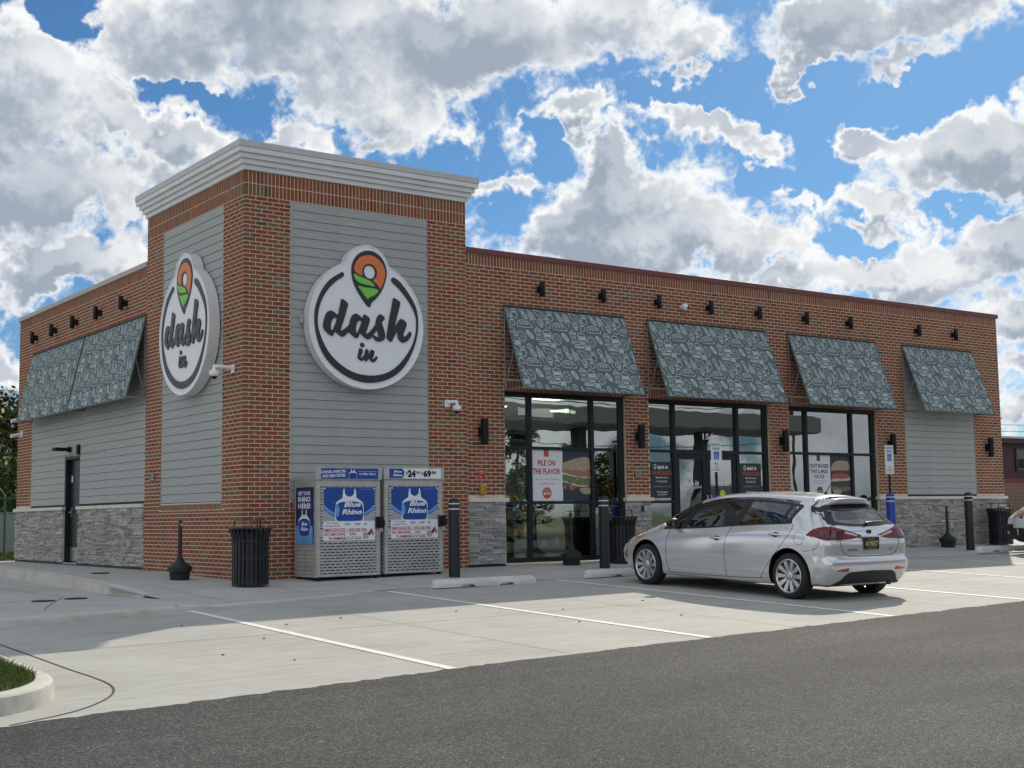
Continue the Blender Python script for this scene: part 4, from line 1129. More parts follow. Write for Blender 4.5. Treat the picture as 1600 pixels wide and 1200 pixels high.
# ---- cameras
CAMW = pm('camera_white', (.85, .86, .87), .4, var=.03); LENS = pm('camera_lens', (.01, .01, .012), .12)
def dome_camera(label, loc, rz, arm=.30, side=0.0):
    t_ = thing('dome_camera', label, 'camera', loc, rz, 'security cameras on the walls')
    MB().box(-.055, .055, -.025, 0, -.065, .065).build('wall_plate', CAMW, t_, bevel=.008)
    MB().tube([(0, -.026, .02), (side * .5, -arm * .6, .03), (side, -arm, .03), (side, -arm, -.03)], .032, 10).build('arm', CAMW, t_, smooth=50)
    M = Matrix.Translation((side, -arm, -.13))
    MB().lathe([(.055, 0), (.082, .03), (.080, .075), (.05, .10)], 18, 0, M).build('housing', CAMW, t_, smooth=40)
    MB().lathe([(.012, -.048), (.038, -.034), (.052, -.002)], 16, 0, M).build('dome', LENS, t_, smooth=60)
dome_camera('white dome camera on an arm on the corner pier under the side sign', (0, .38, 3.30), -math.pi / 2, .33)
dome_camera('white dome camera on the tower brick beside the front siding panel', (3.84, 0, 2.86), 0, .13, .12)
t_ = thing('ball_camera', 'small white ball camera high on the brick above the door awning', 'camera', (9.52, FP, 5.03), 0)
MB().lathe([(.05, 0), (.05, .04)], 16, 0, Matrix.Rotation(R(90), 4, 'X')).build('base', CAMW, t_)
MB().lathe([(.01, -.075), (.05, -.055), (.075, 0), (.05, .055), (.01, .075)], 16, 0, Matrix.Translation((0, -.09, -.01))).build('ball', CAMW, t_, smooth=60)
MB().lathe([(.028, 0), (.028, .012)], 14, 0, Matrix.Translation((.02, -.155, -.025)) @ Matrix.Rotation(R(90), 4, 'X')).build('lens', LENS, t_)
for z, lb in ((3.28, 'upper white camera under the far end of the side awning'), (2.93, 'lower white bullet camera at the far end of the side wall')):
    t_ = thing('bullet_camera', lb, 'camera', (FP, 12.18, z), -math.pi / 2, 'bullet cameras at the far end of the side wall')
    MB().box(-.05, .05, -.03, 0, -.07, .07).build('wall_plate', CAMW, t_); MB().tube([(0, -.031, 0), (.02, -.12, -.02)], .022, 8).build('arm', CAMW, t_)
    MB().tube([(.02, -.08, -.01), (.05, -.27, -.055)], .042, 14).build('housing', CAMW, t_, smooth=40)

# ---- plaques, boxes, outlets
PLQ = pm('dark_plaque', (.022, .030, .040), .45); REDP = pm('red_sign', (.48, .02, .035), .5); AMBER = pm('amber_plastic', (.52, .27, .045), .45, var=.1); BOXG = pm('grey_box', (.42, .43, .44), .5)
def plaque(label, loc, rz, w, h, lines, mat, ink, cat='plaque', name='wall_plaque'):
    t_ = thing(name, label, cat, loc, rz)
    MB().box(-w / 2, w / 2, -.012, 0, -h / 2, h / 2).build('plate', mat, t_, bevel=.003)
    mb = MB()
    for txt, x, z, tw, th in lines: put_text(mb, txt, x, z, tw, th, .0135, 0, None, .01)
    mb.build('lettering', ink, t_)
    if mat is PLQ:
        mb = MB(); mb.stroke([(-w / 2 + .008, -h / 2 + .008), (w / 2 - .008, -h / 2 + .008), (w / 2 - .008, h / 2 - .008), (-w / 2 + .008, h / 2 - .008)], .004, .0132, 0, None, True); mb.build('border', ink, t_)
    return t_
plaque('dark plaque with white lettering on the brick pier before the entrance', (8.25, FP, 1.66), 0, .20, .115, [('NO LOITERING', 0, .018, .15, .028), ('NO SOLICITING', 0, -.022, .15, .022)], PLQ, DECAL)
plaque('dark striped plaque on the tower brick near the side siding', (0, 3.86, 1.665), -math.pi / 2, .22, .13, [('NO LOITERING', 0, .025, .17, .028), ('NO SOLICITING', 0, -.025, .17, .028)], PLQ, DECAL)
plaque('small red notice above the amber box on the brick', (4.555, FP, 1.63), 0, .135, .165, [('EMERGENCY', 0, .05, .10, .022), ('SHUT-OFF', 0, .02, .09, .018), ('PUSH', -.02, -.045, .05, .018)], REDP, DECAL, 'sign', 'red_notice')
t_ = thing('gas_box', 'amber box with a dark emblem below the small red notice', 'box', (4.56, FP, 1.365), 0)
MB().box(-.06, .06, -.085, 0, -.09, .09).build('cover', AMBER, t_, bevel=.02)
mb = MB(); mb.stroke(catmull([(-.01, .035), (.02, .03), (.022, .005), (0, .0), (.022, -.008), (.02, -.035), (-.012, -.038)], 3, False), .012, .0862); mb.build('emblem', PLQ, t_)
def outlet(label, loc, rz, w=.085, h=.14, d=.07, dark=False):
    t_ = thing('outlet_box', label, 'box', loc, rz)
    MB().box(-w / 2, w / 2, -d, .02, -h / 2, h / 2).build('cover', BOXG, t_, bevel=.008)
    MB().box(-w / 2 - .001, -w / 2 + .02, -d - .004, .0, -h / 2 - .004, h / 2 + .004).build('hinge_side', PLQ if dark else BOXG, t_)
outlet('grey outlet box on the side stone base near the tower', (FP - .03, 4.86, .48), -math.pi / 2)
outlet('grey and black outlet box on the stone pier before the entrance', (8.33, FP - .03, 1.0), 0, .10, .09, .06, True)
outlet('pale outlet box on the stone base behind the farther smokers post', (17.86, FP - .03, .53), 0)
outlet('small grey box on the siding beside the front sign', (1.0, .01, 4.14), 0, .05, .13, .07)

# ---- posters behind the glass
POSTW = pm('poster_paper', (.74, .75, .80), .6, var=.02); POSTD = pm('poster_dark', (.030, .040, .055), .6, var=.15); POSTO = pm('poster_orange', (.50, .085, .03), .6); POSTG = pm('poster_grey', (.22, .24, .26), .6); POSTT = pm('poster_teal', (.05, .085, .10), .6); CHALK = pm('chalkboard_film', (.030, .036, .046), .6, var=.2, vscale=14)
BUN = pm('bread_print', (.42, .32, .22), .6, var=.22, vscale=22); TOAST = pm('toast_print', (.36, .19, .10), .6, var=.3, vscale=30); HAM = pm('ham_print', (.40, .10, .09), .6, var=.35, vscale=25); CHEESE = pm('cheese_print', (.55, .50, .40), .6, var=.2, vscale=18); LETTUCE = pm('lettuce_print', (.14, .19, .08), .6, var=.5, vscale=35); MEAT = pm('meat_print', (.085, .055, .06), .6, var=.5, vscale=30); INKR = pm('red_ink', (.42, .03, .04), .6); INKG = pm('lime_ink', (.16, .42, .05), .6)
YP = -(YG - .004)          # just in front of the pane
def layer(parent, name, poly, d, mat, smooth=True): 
    return MB().prism(catmull(poly, 4) if smooth else poly, d, d).build(name, mat, parent)
def rect(x0, x1, z0, z1): return [(x0, z0), (x1, z0), (x1, z1), (x0, z1)]
p1 = thing('window_poster', 'white sandwich price poster reading PILE ON THE FLAVOR in the first window', 'poster', (5.735, YG - .004, 1.155))
MB().box(0, .735, -.002, 0, 0, .94).build('sheet', POSTW, p1)
MB().box(.30, .415, -.0035, -.0021, .815, .94).build('badge', POSTO, p1)
mb = MB(); put_text(mb, 'PILE ON', .36, .70, .40, .11, .003, 0, None, .03); put_text(mb, 'THE FLAVOR', .36, .545, .64, .11, .003, 0, None, .03); mb.build('headline', INKR, p1)
mb = MB(); put_text(mb, 'Savory Oven-Toasted', .37, .40, .56, .045, .003, 0, None, 0, .3); put_text(mb, 'ciabattas', .37, .325, .34, .04, .003, 0, None, 0, .3); mb.build('script_line', POSTG, p1)
MB().prism(circle(.36, .145, .105), .003, .003).build('price_disc', POSTO, p1)
mb = MB(); put_text(mb, 'FROM', .36, .20, .10, .025, .0045); put_text(mb, '$4.95', .36, .135, .16, .06, .0045, 0, None, .02); mb.build('price', DECAL, p1)
p2 = thing('window_poster', 'dark poster with a photographed toasted sandwich beside the white price sheet', 'poster', (6.475, YG - .004, 1.155))
MB().box(0, .665, -.002, 0, 0, .94).build('sheet', POSTD, p2)
layer(p2, 'bread_slice', [(.002, .70), (.15, .75), (.35, .80), (.52, .825), (.62, .80), (.64, .74), (.64, .58), (.4, .56), (.2, .57), (.002, .585)], .003, BUN)
layer(p2, 'crust', [(.002, .59), (.3, .565), (.645, .56), (.645, .455), (.4, .47), (.2, .50), (.002, .52)], .0036, TOAST)
layer(p2, 'cheese', [(.002, .525), (.2, .49), (.4, .46), (.645, .45), (.645, .42), (.3, .44), (.1, .48), (.002, .49)], .0042, CHEESE)
layer(p2, 'lettuce', [(.01, .485), (.3, .45), (.64, .43), (.64, .30), (.35, .29), (.15, .34), (.01, .38)], .0032, LETTUCE)
layer(p2, 'cheese', [(.002, .375), (.15, .36), (.35, .30), (.6, .285), (.6, .265), (.3, .27), (.12, .33), (.002, .35)], .0042, CHEESE)
layer(p2, 'filling', [(.002, .35), (.15, .33), (.35, .27), (.60, .26), (.55, .20), (.30, .185), (.12, .20), (.002, .23)], .0036, MEAT)
layer(p2, 'sausage', [(.40, .23), (.52, .245), (.645, .24), (.655, .14), (.55, .12), (.44, .15)], .0046, BUN)
for k in range(16):
    x, z = rnd.uniform(.05, .6), rnd.uniform(.3, .44); layer(p2, 'topping', circle(x, z, .025, .018, 8), .0048 + k * .0001, rnd.choice((HAM, CHEESE, MEAT, LETTUCE, TOAST)))
for k in range(8):
    x, z = rnd.uniform(.03, .36), rnd.uniform(.21, .29); layer(p2, 'olive', circle(x, z, .035, .028, 9), .0052 + k * .0001, rnd.choice((HAM, MEAT, POSTG)))
p3 = thing('window_poster', 'white poster reading CRAFT BURGERS THATLL MAKE YOU FLIP in the third window', 'poster', (13.19, YG - .004, 1.17))
MB().box(0, .72, -.002, 0, 0, .945).build('sheet', POSTW, p3)
MB().box(.29, .40, -.0035, -.0021, .82, .94).build('badge', POSTT, p3)
mb = MB(); put_text(mb, 'CRAFT BURGERS', .36, .71, .62, .085, .003, 0, None, .03); put_text(mb, "THAT'LL MAKE", .35, .595, .56, .085, .003, 0, None, .03); put_text(mb, 'YOU FLIP', .35, .48, .34, .085, .003, 0, None, .03); mb.build('headline', POSTT, p3)
mb = MB(); put_text(mb, 'Made to order', .36, .385, .4, .03, .003); put_text(mb, 'your way', .36, .33, .25, .025, .003); mb.build('script_line', POSTG, p3)
MB().prism(circle(.36, .16, .10), .003, .003).build('price_disc', POSTT, p3); mb = MB(); put_text(mb, '$5.99', .36, .155, .14, .055, .0045); mb.build('price', DECAL, p3)
p4 = thing('window_poster', 'dark poster with a photographed burger in the third window', 'poster', (13.915, YG - .004, 1.17))
MB().box(0, .665, -.002, 0, 0, .945).build('sheet', POSTD, p4)
layer(p4, 'bun_top', [(.03, .60), (.05, .72), (.14, .80), (.30, .835), (.48, .83), (.60, .79), (.60, .62), (.3, .60)], .003, BUN)
layer(p4, 'bacon', [(.02, .60), (.3, .62), (.62, .60), (.61, .50), (.3, .48), (.02, .52)], .0036, MEAT)
layer(p4, 'tomato', [(.05, .52), (.3, .55), (.6, .52), (.58, .42), (.3, .39), (.07, .41)], .0042, HAM)
layer(p4, 'cheese', [(.02, .42), (.2, .44), (.4, .43), (.62, .46), (.62, .40), (.3, .385), (.03, .37)], .0046, CHEESE)
layer(p4, 'patty', [(.03, .38), (.3, .40), (.61, .38), (.60, .25), (.3, .22), (.04, .26)], .0044, MEAT)
layer(p4, 'lettuce', [(.03, .27), (.3, .24), (.6, .26), (.60, .18), (.3, .16), (.05, .18)], .005, LETTUCE)
layer(p4, 'bun_bottom', [(.06, .19), (.2, .20), (.34, .18), (.30, .10), (.2, .085), (.1, .10)], .0054, BUN)
for x, lb in ((8.63, 'dark film poster reading WE ARE CLOSED beside the entrance doors, toward the tower'), (11.12, 'dark film poster reading WE ARE CLOSED beside the entrance doors, toward the burger window')):
    p = thing('closed_notice', lb, 'poster', (x, YG - .004, 1.20), 0, 'closed notices beside the doors')
    MB().box(0, .62, -.002, 0, 0, .71).build('sheet', CHALK, p)
    mb = MB(); put_text(mb, 'dash in', .345, .61, .28, .075, .003, 0, None, .025, .25); mb.stroke(circle(.145, .625, .03, .035, 12), .012, .003, 0, None, True); mb.stroke([(.12, .60), (.145, .56), (.17, .60)], .012, .003)
    put_text(mb, 'But join us on', .32, .40, .32, .04, .003, 0, None, .02); put_text(mb, 'Opening Day', .32, .325, .28, .05, .003, 0, None, 0, .3)
    put_text(mb, "We can't wait to", .32, .12, .29, .035, .003, 0, None, .015); put_text(mb, 'see you there!', .32, .065, .25, .035, .003, 0, None, .015); mb.build('lettering', DECAL, p)
    mb = MB(); put_text(mb, 'WE ARE CLOSED', .32, .495, .52, .075, .003, 0, None, .03); mb.build('headline', POSTO, p)
    mb = MB(); put_text(mb, 'NOVEMBER 5TH, 2023', .32, .225, .46, .035, .003, 0, None, .015); mb.build('date_line', INKG, p)
# ================================================================== things on the ground
# ---- propane exchange cages
GALV = pm('galvanised_sheet', (.45, .455, .44), .45, .25, var=.12, vscale=7, bump=.05); GALVD = pm('cage_inside', (.02, .02, .022), .8); BLUE = pm('banner_blue', (.010, .066, .33), .65, var=.12, vscale=4); BLUED = pm('banner_navy', (.008, .020, .12), .65); LBLUE = pm('banner_sky_blue', (.13, .34, .70), .5); BANW = pm('banner_white', (.80, .83, .88), .5, var=.03); BANG = pm('banner_grey', (.36, .40, .46), .5, var=.05); REDI = pm('banner_red', (.46, .03, .06), .5); NAVI = pm('banner_ink', (.02, .04, .16), .5)
def tank_art(mb_w, mb_b, mb_l, cx, z0, z1, hw, d):
    """steel cylinder drawn on a banner"""
    h = z1 - z0
    mb_w.prism(catmull([(cx - hw, z0), (cx - hw, z0 + h * .42), (cx - hw * .9, z0 + h * .58), (cx - hw * .52, z0 + h * .70), (cx - hw * .48, z0 + h * .80), (cx - hw * .42, z0 + h * .97), (cx - hw * .34, z0 + h * .97), (cx - hw * .30, z0 + h * .82), (cx, z0 + h * .74), (cx + hw * .30, z0 + h * .82), (cx + hw * .34, z0 + h * .97), (cx + hw * .42, z0 + h * .97), (cx + hw * .48, z0 + h * .80), (cx + hw * .52, z0 + h * .70), (cx + hw * .9, z0 + h * .58), (cx + hw, z0 + h * .42), (cx + hw, z0)], 3, False), d, d)
    mb_b.prism(catmull([(cx - hw * .93, z0 + h * .06), (cx - hw * .93, z0 + h * .46), (cx - hw * .6, z0 + h * .575), (cx, z0 + h * .60), (cx + hw * .6, z0 + h * .575), (cx + hw * .93, z0 + h * .46), (cx + hw * .93, z0 + h * .06), (cx + hw * .6, z0), (cx - hw * .6, z0)], 3), d + .0006, d + .0006)
def cage(w, loc, label, header):
    c = thing('propane_cage', label, 'propane cage', loc, 0, 'propane cages against the tower')
    h, dp = 1.62, .74; hw = w / 2
    mb = MB()
    mb.box(-hw, -hw + .02, .03, dp, .05, h); mb.box(hw - .02, hw, .03, dp, .05, h); mb.box(-hw + .021, hw - .021, dp - .02, dp, .05, h); mb.box(-hw, hw, .03, dp, h + .001, h + .02); mb.box(-hw + .021, hw - .021, .06, dp - .021, .05, .07)
    for k in range(9): mb.box(-hw - .012, -hw - .001, .05, dp - .03, .10 + k * .062, .128 + k * .062)
    for k in range(3): mb.box(-hw - .012, -hw - .001, .05, dp - .03, 1.50 + k * .04, 1.515 + k * .04)
    mb.build('cabinet', GALV, c)
    MB().box(-hw + .022, hw - .022, .10, .12, .08, h - .02).build('inner_back', GALVD, c)
    # pierced front sheet: solid rows between the slots and bars between slots
    mb = MB(); x0, x1 = -hw + .012, hw - .012; m = .055
    y0, y1 = 0, .012
    rows = [.10 + .0465 * k for k in range(32)]
    rows = [z for z in rows if z < 1.49]
    zprev = .06
    sh_ = .016
    for i, z in enumerate(rows):
        if .68 < z < .78: continue
        mb.box(x0, x1, y0, y1, zprev, z)
        x = x0 + m + (.0 if i % 2 else -.045); cur = x0
        while x < x1 - m - .02:
            a = max(x, x0 + m); b = min(x + .073, x1 - m)
            if b - a > .015: mb.box(cur, a, y0, y1, z + .0002, z + sh_ - .0002); cur = b
            x += .093
        mb.box(cur, x1, y0, y1, z + .0002, z + sh_ - .0002)
        zprev = z + sh_
    mb.box(x0, x1, y0, y1, zprev, 1.565)
    mb.build('pierced_door', GALV, c)
    mb = MB(); mb.box(-hw, -hw + .011, -.004, .029, .05, 1.56); mb.box(hw - .011, hw, -.004, .029, .05, 1.56); mb.box(-hw - .02, hw + .02, -.025, .029, 1.57, 1.765); mb.build('frame', GALV, c, bevel=.003)
    for s in (-1, 1):
        for y in (.06, dp - .05): MB().box(s * (hw - .05) - .03, s * (hw - .05) + .03, y - .03, y + .03, 0, .049).build('foot', BLACKP, c)
    mb = MB(); mb.box(hw - .09, hw + .035, -.055, -.013, .80, .98); mb.box(hw - .05, hw + .05, -.075, -.056, .84, .93); mb.build('latch', BLACKP, c, bevel=.006)
    mb = MB(); mb.tube([(hw - .03, -.06, .80), (hw - .03, -.065, .74), (hw + .0, -.065, .74), (hw + .0, -.06, .80)], .007, 6); mb.build('padlock', STEEL, c)
    # banner
    b0, b1, z0, z1 = -hw + .12, hw - .10, .615, 1.455
    d = .006
    bn = MB().box(b0, b1, -d, -.0005, z0, z1).build('banner', BANW, c)
    bw = b1 - b0; cx = (b0 + b1) / 2; zt = z0 + .305
    mbb, mbn, mbl, mbw, mbg, mbr = MB(), MB(), MB(), MB(), MB(), MB()
    mbb.prism(rect(b0 + .002, b1 - .002, zt, z1 - .002), d + .0004, d + .0004)
    for s in (-1, 1):
        e_ = cx + s * bw * .498
        q = lambda pts: [(e_ - s * x, z) for x, z in pts] if s > 0 else [(e_ + x, z) for x, z in pts]
        sw = [(0, zt), (0, zt + .26), (.05, zt + .22), (.13, zt + .16), (.22, zt + .12), (.22, zt)]
        sw2 = [(0, zt), (0, zt + .20), (.05, zt + .165), (.13, zt + .115), (.22, zt + .085), (.22, zt)]
        sw3 = [(0, zt), (0, zt + .185), (.05, zt + .15), (.13, zt + .10), (.22, zt + .07), (.22, zt)]
        for pl_, m_, dd_ in ((sw, mbl, .0008), (sw2, mbn, .0012)): m_.prism(q(pl_), d + dd_, d + dd_)
        MB().prism(q(sw3), d + .0016, d + .0016).build('pale_field', BANG, bn)
    tank_art(mbw, mbb, mbl, cx, zt + .002, z1 - .02, bw * .275, d + .0022)
    put_text(mbw, 'Blue', cx + .05, zt + .262, .30, .085, d + .0036, 0, None, .035, .25); put_text(mbw, 'Rhino', cx + .045, zt + .145, .36, .085, d + .0036, 0, None, .035, .25)
    mbl.prism(catmull([(cx - .25, zt + .26), (cx - .20, zt + .25), (cx - .18, zt + .16), (cx - .215, zt + .06), (cx - .245, zt + .14)], 3), d + .0034, d + .0034)
    put_text(mbl, 'bluerhino.com', b1 - .17, z1 - .035, .20, .018, d + .001)
    put_text(mbn, 'Your Propane', b0 + .16, zt - .035, .21, .032, d + .0008, 0, None, .02); put_text(mbn, 'Exchange Works', b0 + .16, zt - .078, .26, .03, d + .0008, 0, None, .02)
    for t_, x, w_ in (('DROP', .46, .10), ('SWAP', .66, .10), ('GO', .81, .055)): put_text(mbn, t_, b0 + bw * x, zt - .05, w_, .038, d + .0008, 0, None, .02, .2)
    put_text(mbr, 'EMERGENCIES: 1.800.258.7466', b0 + bw * .43, zt - .138, bw * .83, .052, d + .0008, 0, None, .025)
    put_text(mbr, 'NO SMOKING', b0 + bw * .22, zt - .205, bw * .40, .048, d + .0008, 0, None, .03); put_text(mbr, 'FLAMMABLE LP GAS', b0 + bw * .42, zt - .268, bw * .62, .05, d + .0008, 0, None, .03)
    mbr.box(b0 + .01, b0 + bw * .84, -d - .0009, -d - .0005, zt - .172, zt - .168)
    for q4 in ((.50, .62, .225, .185), (.76, .87, .285, .185)): MB().prism(rect(b0 + bw * q4[0], b0 + bw * q4[1], zt - q4[2], zt - q4[3]), d + .0008, d + .0008).build('small_print', BANG, bn)
    for m_, mt_, nm in ((mbb, BLUE, 'blue_field'), (mbl, LBLUE, 'pale_swoosh'), (mbn, NAVI, 'navy_print'), (mbw, BANW, 'tank_print'), (mbr, REDI, 'red_print')): m_.build(nm, mt_, bn)
    dc = (b0 + bw * .925, zt - .20); q = .045
    for k, (dx, dz, mt_) in enumerate(((0, q, REDI), (q * .8, 0, AMBER), (0, -q, BANW), (-q * .8, 0, NAVI))):
        x, z = dc[0] + dx * .9, dc[1] + dz * .9
        MB().prism([(x - q * .72, z), (x, z - q * .9), (x + q * .72, z), (x, z + q * .9)], d + .001 + k * .0003, d + .001 + k * .0003).build('hazard_diamond', mt_, bn)
    for x in (b0 + .02, b1 - .02): MB().lathe([(.012, 0), (.012, .004)], 10, 0, Matrix.Translation((x, -d - .001, z1 - .025)) @ Matrix.Rotation(R(90), 4, 'X')).build('grommet', BANW, bn)
    # header card
    hd = MB().box(-hw + .07, hw - .05, -.030, -.0255, 1.585, 1.75).build('header_card', BLUE if header == 'art' else BANW, c)
    mw, mn, ml = MB(), MB(), MB()
    if header == 'art':
        put_text(mw, 'CLEANED, INSPECTED', -hw * .50, 1.695, .44, .05, .0312, 0, None, .03, .12, 1, .04); put_text(mw, 'AND LEAK-TESTED.', -hw * .48, 1.635, .42, .05, .0312, 0, None, .03, .12, 1, .04)
        tank_art(mw, ml, ml, .06, 1.588, 1.745, .075, .0312)
        put_text(mw, "IT'S NOT JUST PROPANE", hw * .57, 1.70, .32, .018, .0312); put_text(mw, "it's Blue Rhino", hw * .57, 1.665, .30, .035, .0312, 0, None, .02, .2)
    else:
        ml.prism([(-hw + .075, 1.588), (-hw + .32, 1.588), (-hw + .36, 1.63), (-hw + .36, 1.705), (-hw + .32, 1.747), (-hw + .075, 1.747)], .0308, .0308)
        put_text(mw, 'Blue', -hw + .235, 1.700, .15, .038, .0316, 0, None, .03, .2); put_text(mw, 'Rhino', -hw + .24, 1.64, .18, .042, .0316, 0, None, .03, .2)
        put_text(mn, '$', -hw + .405, 1.672, .035, .055, .0312, 0, None, .02); put_text(mn, '24', -hw + .50, 1.665, .155, .115, .0312, 0, None, .06); put_text(mn, '99', -hw + .62, 1.68, .075, .05, .0312, 0, None, .02)
        put_text(mn, '$', -hw + .70, 1.672, .035, .055, .0312, 0, None, .02); put_text(mn, '69', -hw + .80, 1.665, .155, .115, .0312, 0, None, .06); put_text(mn, '99', -hw + .925, 1.68, .085, .06, .0312, 0, None, .04)
        put_text(mn, 'EXCHANGE', -hw + .44, 1.733, .10, .014, .0312); put_text(mn, 'PURCHASE', -hw + .86, 1.733, .10, .014, .0312)
    for m_, mt_, nm in ((mw, BANW, 'white_print'), (mn, BLACKP, 'price_print'), (ml, BLUE, 'blue_print')):
        if m_.v: m_.build(nm, mt_, hd)
    return c
cg = cage(1.145, (1.445, -.8, -.075), 'silver propane cage with a blue banner on its side, next to the black bin', 'art')
# banner on the open side of the first cage
M = Matrix.Translation((-1.145 / 2 - .014, .37, 0)) @ Matrix.Rotation(-math.pi / 2, 4, 'Z')
mb = MB(); mb.box(-.29, .29, -.006, 0, .56, 1.46, 0, M); sb = mb.build('side_banner', BLUED, cg)
mw, mbl, mg = MB(), MB(), MB()
mg.prism(catmull([(-.285, .565), (-.285, .82), (-.22, .86), (-.12, .78), (.12, .78), (.22, .86), (.285, .82), (.285, .565)], 2, False), .0066, .0066, 0, M)
put_text(mw, 'GET YOUR', 0, 1.365, .42, .065, .0072, 0, M, .03); put_text(mw, 'RHINO', 0, 1.27, .42, .085, .0072, 0, M, .035); put_text(mw, 'HERE!', 0, 1.165, .42, .085, .0072, 0, M, .035)
hw_ = .20
mw.prism(catmull([(-hw_, .74), (-hw_, .92), (-.12, 1.0), (-.085, 1.02), (-.08, 1.10), (-.055, 1.10), (-.045, 1.03), (.045, 1.03), (.055, 1.10), (.08, 1.10), (.085, 1.02), (.12, 1.0), (hw_, .92), (hw_, .74)], 3, False), .0072, .0072, 0, M)
mbl.prism(catmull([(-.185, .76), (-.185, .92), (0, .97), (.185, .92), (.185, .76), (.1, .70), (-.1, .70)], 3), .0078, .0078, 0, M)
put_text(mw, 'Blue', .01, .885, .20, .06, .0086, 0, M, .035, .2); put_text(mw, 'Rhino', .01, .805, .25, .06, .0086, 0, M, .035, .2); put_text(mbl, 'bluerhino.com', 0, .60, .30, .03, .0074, 0, M)
mg.build('pale_swoosh', LBLUE, sb); mw.build('tank_print', BANW, sb); mbl.build('blue_print', BLUE, sb)
cage(1.115, (2.655, -.8, -.065), 'silver propane cage with a price header, next to the first black bollard', 'price')

# ---- litter bins
BINM = pm('bin_black_steel', (.006, .008, .014), .38, .0, var=.2, vscale=9); BAG = pm('bin_liner', (.008, .008, .01), .35, bump=.4, bscale=18)
def bin_(loc, label):
    t_ = thing('litter_bin', label, 'bin', loc, 0, 'black flared litter bins')
    MB().lathe([(.235, .03), (.235, .80), (.225, .80), (.225, .04)], 28, 0, None, False).build('liner', BAG, t_, smooth=40)
    n = 26; mb0 = None
    for k in range(n):
        a = 2 * math.pi * k / n; M = Matrix.Rotation(a, 4, 'Z')
        if mb0 is None:
            mb = MB(); prof = [(.272, .02), (.272, .62), (.276, .70), (.292, .78), (.322, .855)]
            vs = []
            for r, z in prof:
                for y in (-.021, .021):
                    vs += [(r, y, z), (r - .006, y, z)]
            fs = []
            for i in range(len(prof) - 1):
                o = i * 4; fs += [(o, o + 2, o + 6, o + 4), (o + 1, o + 5, o + 7, o + 3), (o, o + 4, o + 5, o + 1), (o + 2, o + 3, o + 7, o + 6)]
            mb.add(vs, fs); mb0 = mb.build('slat', BINM, t_)
        else:
            o = mb0.copy(); COL.objects.link(o); o.parent = t_; o.rotation_euler = (0, 0, a)
    for z, r in ((.05, .264), (.40, .264), (.66, .266)): MB().lathe([(r - .005, z), (r, z), (r, z + .045), (r - .005, z + .045)], 28, 0, None, False).build('band', BINM, t_, smooth=40)
    MB().tube([(.325 * math.cos(a), .325 * math.sin(a), .86) for a in [2 * math.pi * k / 30 for k in range(30)]], .011, 6, 0, None, True).build('rim', BINM, t_, smooth=60)
    MB().lathe([(.318, .862), (.25, .872), (.16, .862), (.16, .852), (.25, .862), (.318, .852)], 30, 0, None, False).build('lid_ring', BINM, t_, smooth=40)
    for a in (.5, 2.6, 4.7):
        c, s = math.cos(a), math.sin(a); MB().tube([(.25 * c, .25 * s, .87), (.235 * c, .235 * s, .985)], .011, 6).build('bonnet_post', BINM, t_)
    MB().tube([(.235 * math.cos(a), .235 * math.sin(a), .985) for a in [2 * math.pi * k / 24 for k in range(24)]], .008, 6, 0, None, True).build('bonnet_ring', BINM, t_)
    return t_
b = bin_((-.27, -.88, -.105), 'black flared litter bin at the tower corner beside the propane cages')
dup(b, (7.33, -.50, -.02), .4, 'black litter bin under the first window behind the black bollard')
dup(b, (19.22, -.45, .04), .2, 'black litter bin at the far front corner near the white vehicle')
# ---- smokers posts
ASHM = pm('ash_post_plastic', (.010, .014, .018), .55, var=.2, vscale=15)
def ash(loc, label):
    t_ = thing('smokers_post', label, 'ashtray', loc, 0, 'dark smokers posts by the walls')
    MB().lathe([(.15, 0), (.165, .14), (.168, .145)], 24).build('bucket', ASHM, t_, smooth=40)
    MB().lathe([(.196, .146), (.196, .215), (.185, .225), (.12, .262), (.06, .32), (.034, .40)], 24).build('lid', ASHM, t_, smooth=40)
    MB().lathe([(.0335, .40), (.030, .93), (.022, .955), (.005, .957)], 16).build('tube', ASHM, t_, smooth=40)
    MB().box(-.012, .012, -.034, -.026, .86, .90).build('slot_plate', STEEL, t_)
    return t_
a = ash((-.62, 1.0, -.06), 'dark smokers post against the tower side wall, left of the bin')
dup(a, (6.22, -.42, -.025), .3, 'dark smokers post in front of the first storefront window')
dup(a, (17.25, -.40, .02), .2, 'dark smokers post before the stone base at the far end')
# ---- bollards
BOLB = pm('bollard_black_sleeve', (.007, .010, .016), .45, var=.15, vscale=8); BOLU = pm('bollard_blue_sleeve', (.010, .045, .34), .38, var=.1, vscale=6); BAND = pm('reflective_band', (.72, .74, .76), .4)
def bollard(loc, label, sleeve, group):
    t_ = thing('bollard', label, 'bollard', loc, 0, group)
    r = .092
    MB().lathe([(r, -.03), (r, 1.20), (r * .93, 1.235), (r * .7, 1.26), (r * .3, 1.272), (.004, 1.274)], 28).build('sleeve', sleeve, t_, smooth=40)
    for z in (1.09, 1.175): MB().lathe([(r - .001, z), (r + .0012, z), (r + .0012, z + .018), (r - .001, z + .018)], 28, 0, None, False).build('band', BAND, t_, smooth=40)
    return t_
b = bollard((3.05, -1.39, -.085), 'black bollard with white bands next to the propane cages', BOLB, 'black bollards along the walk')
dup(b, (6.26, -1.31, -.05), 0, 'black bollard with white bands before the first storefront window')
dup(b, (16.76, -1.34, .0), 0, 'black bollard with white bands beside the far wheel stop')
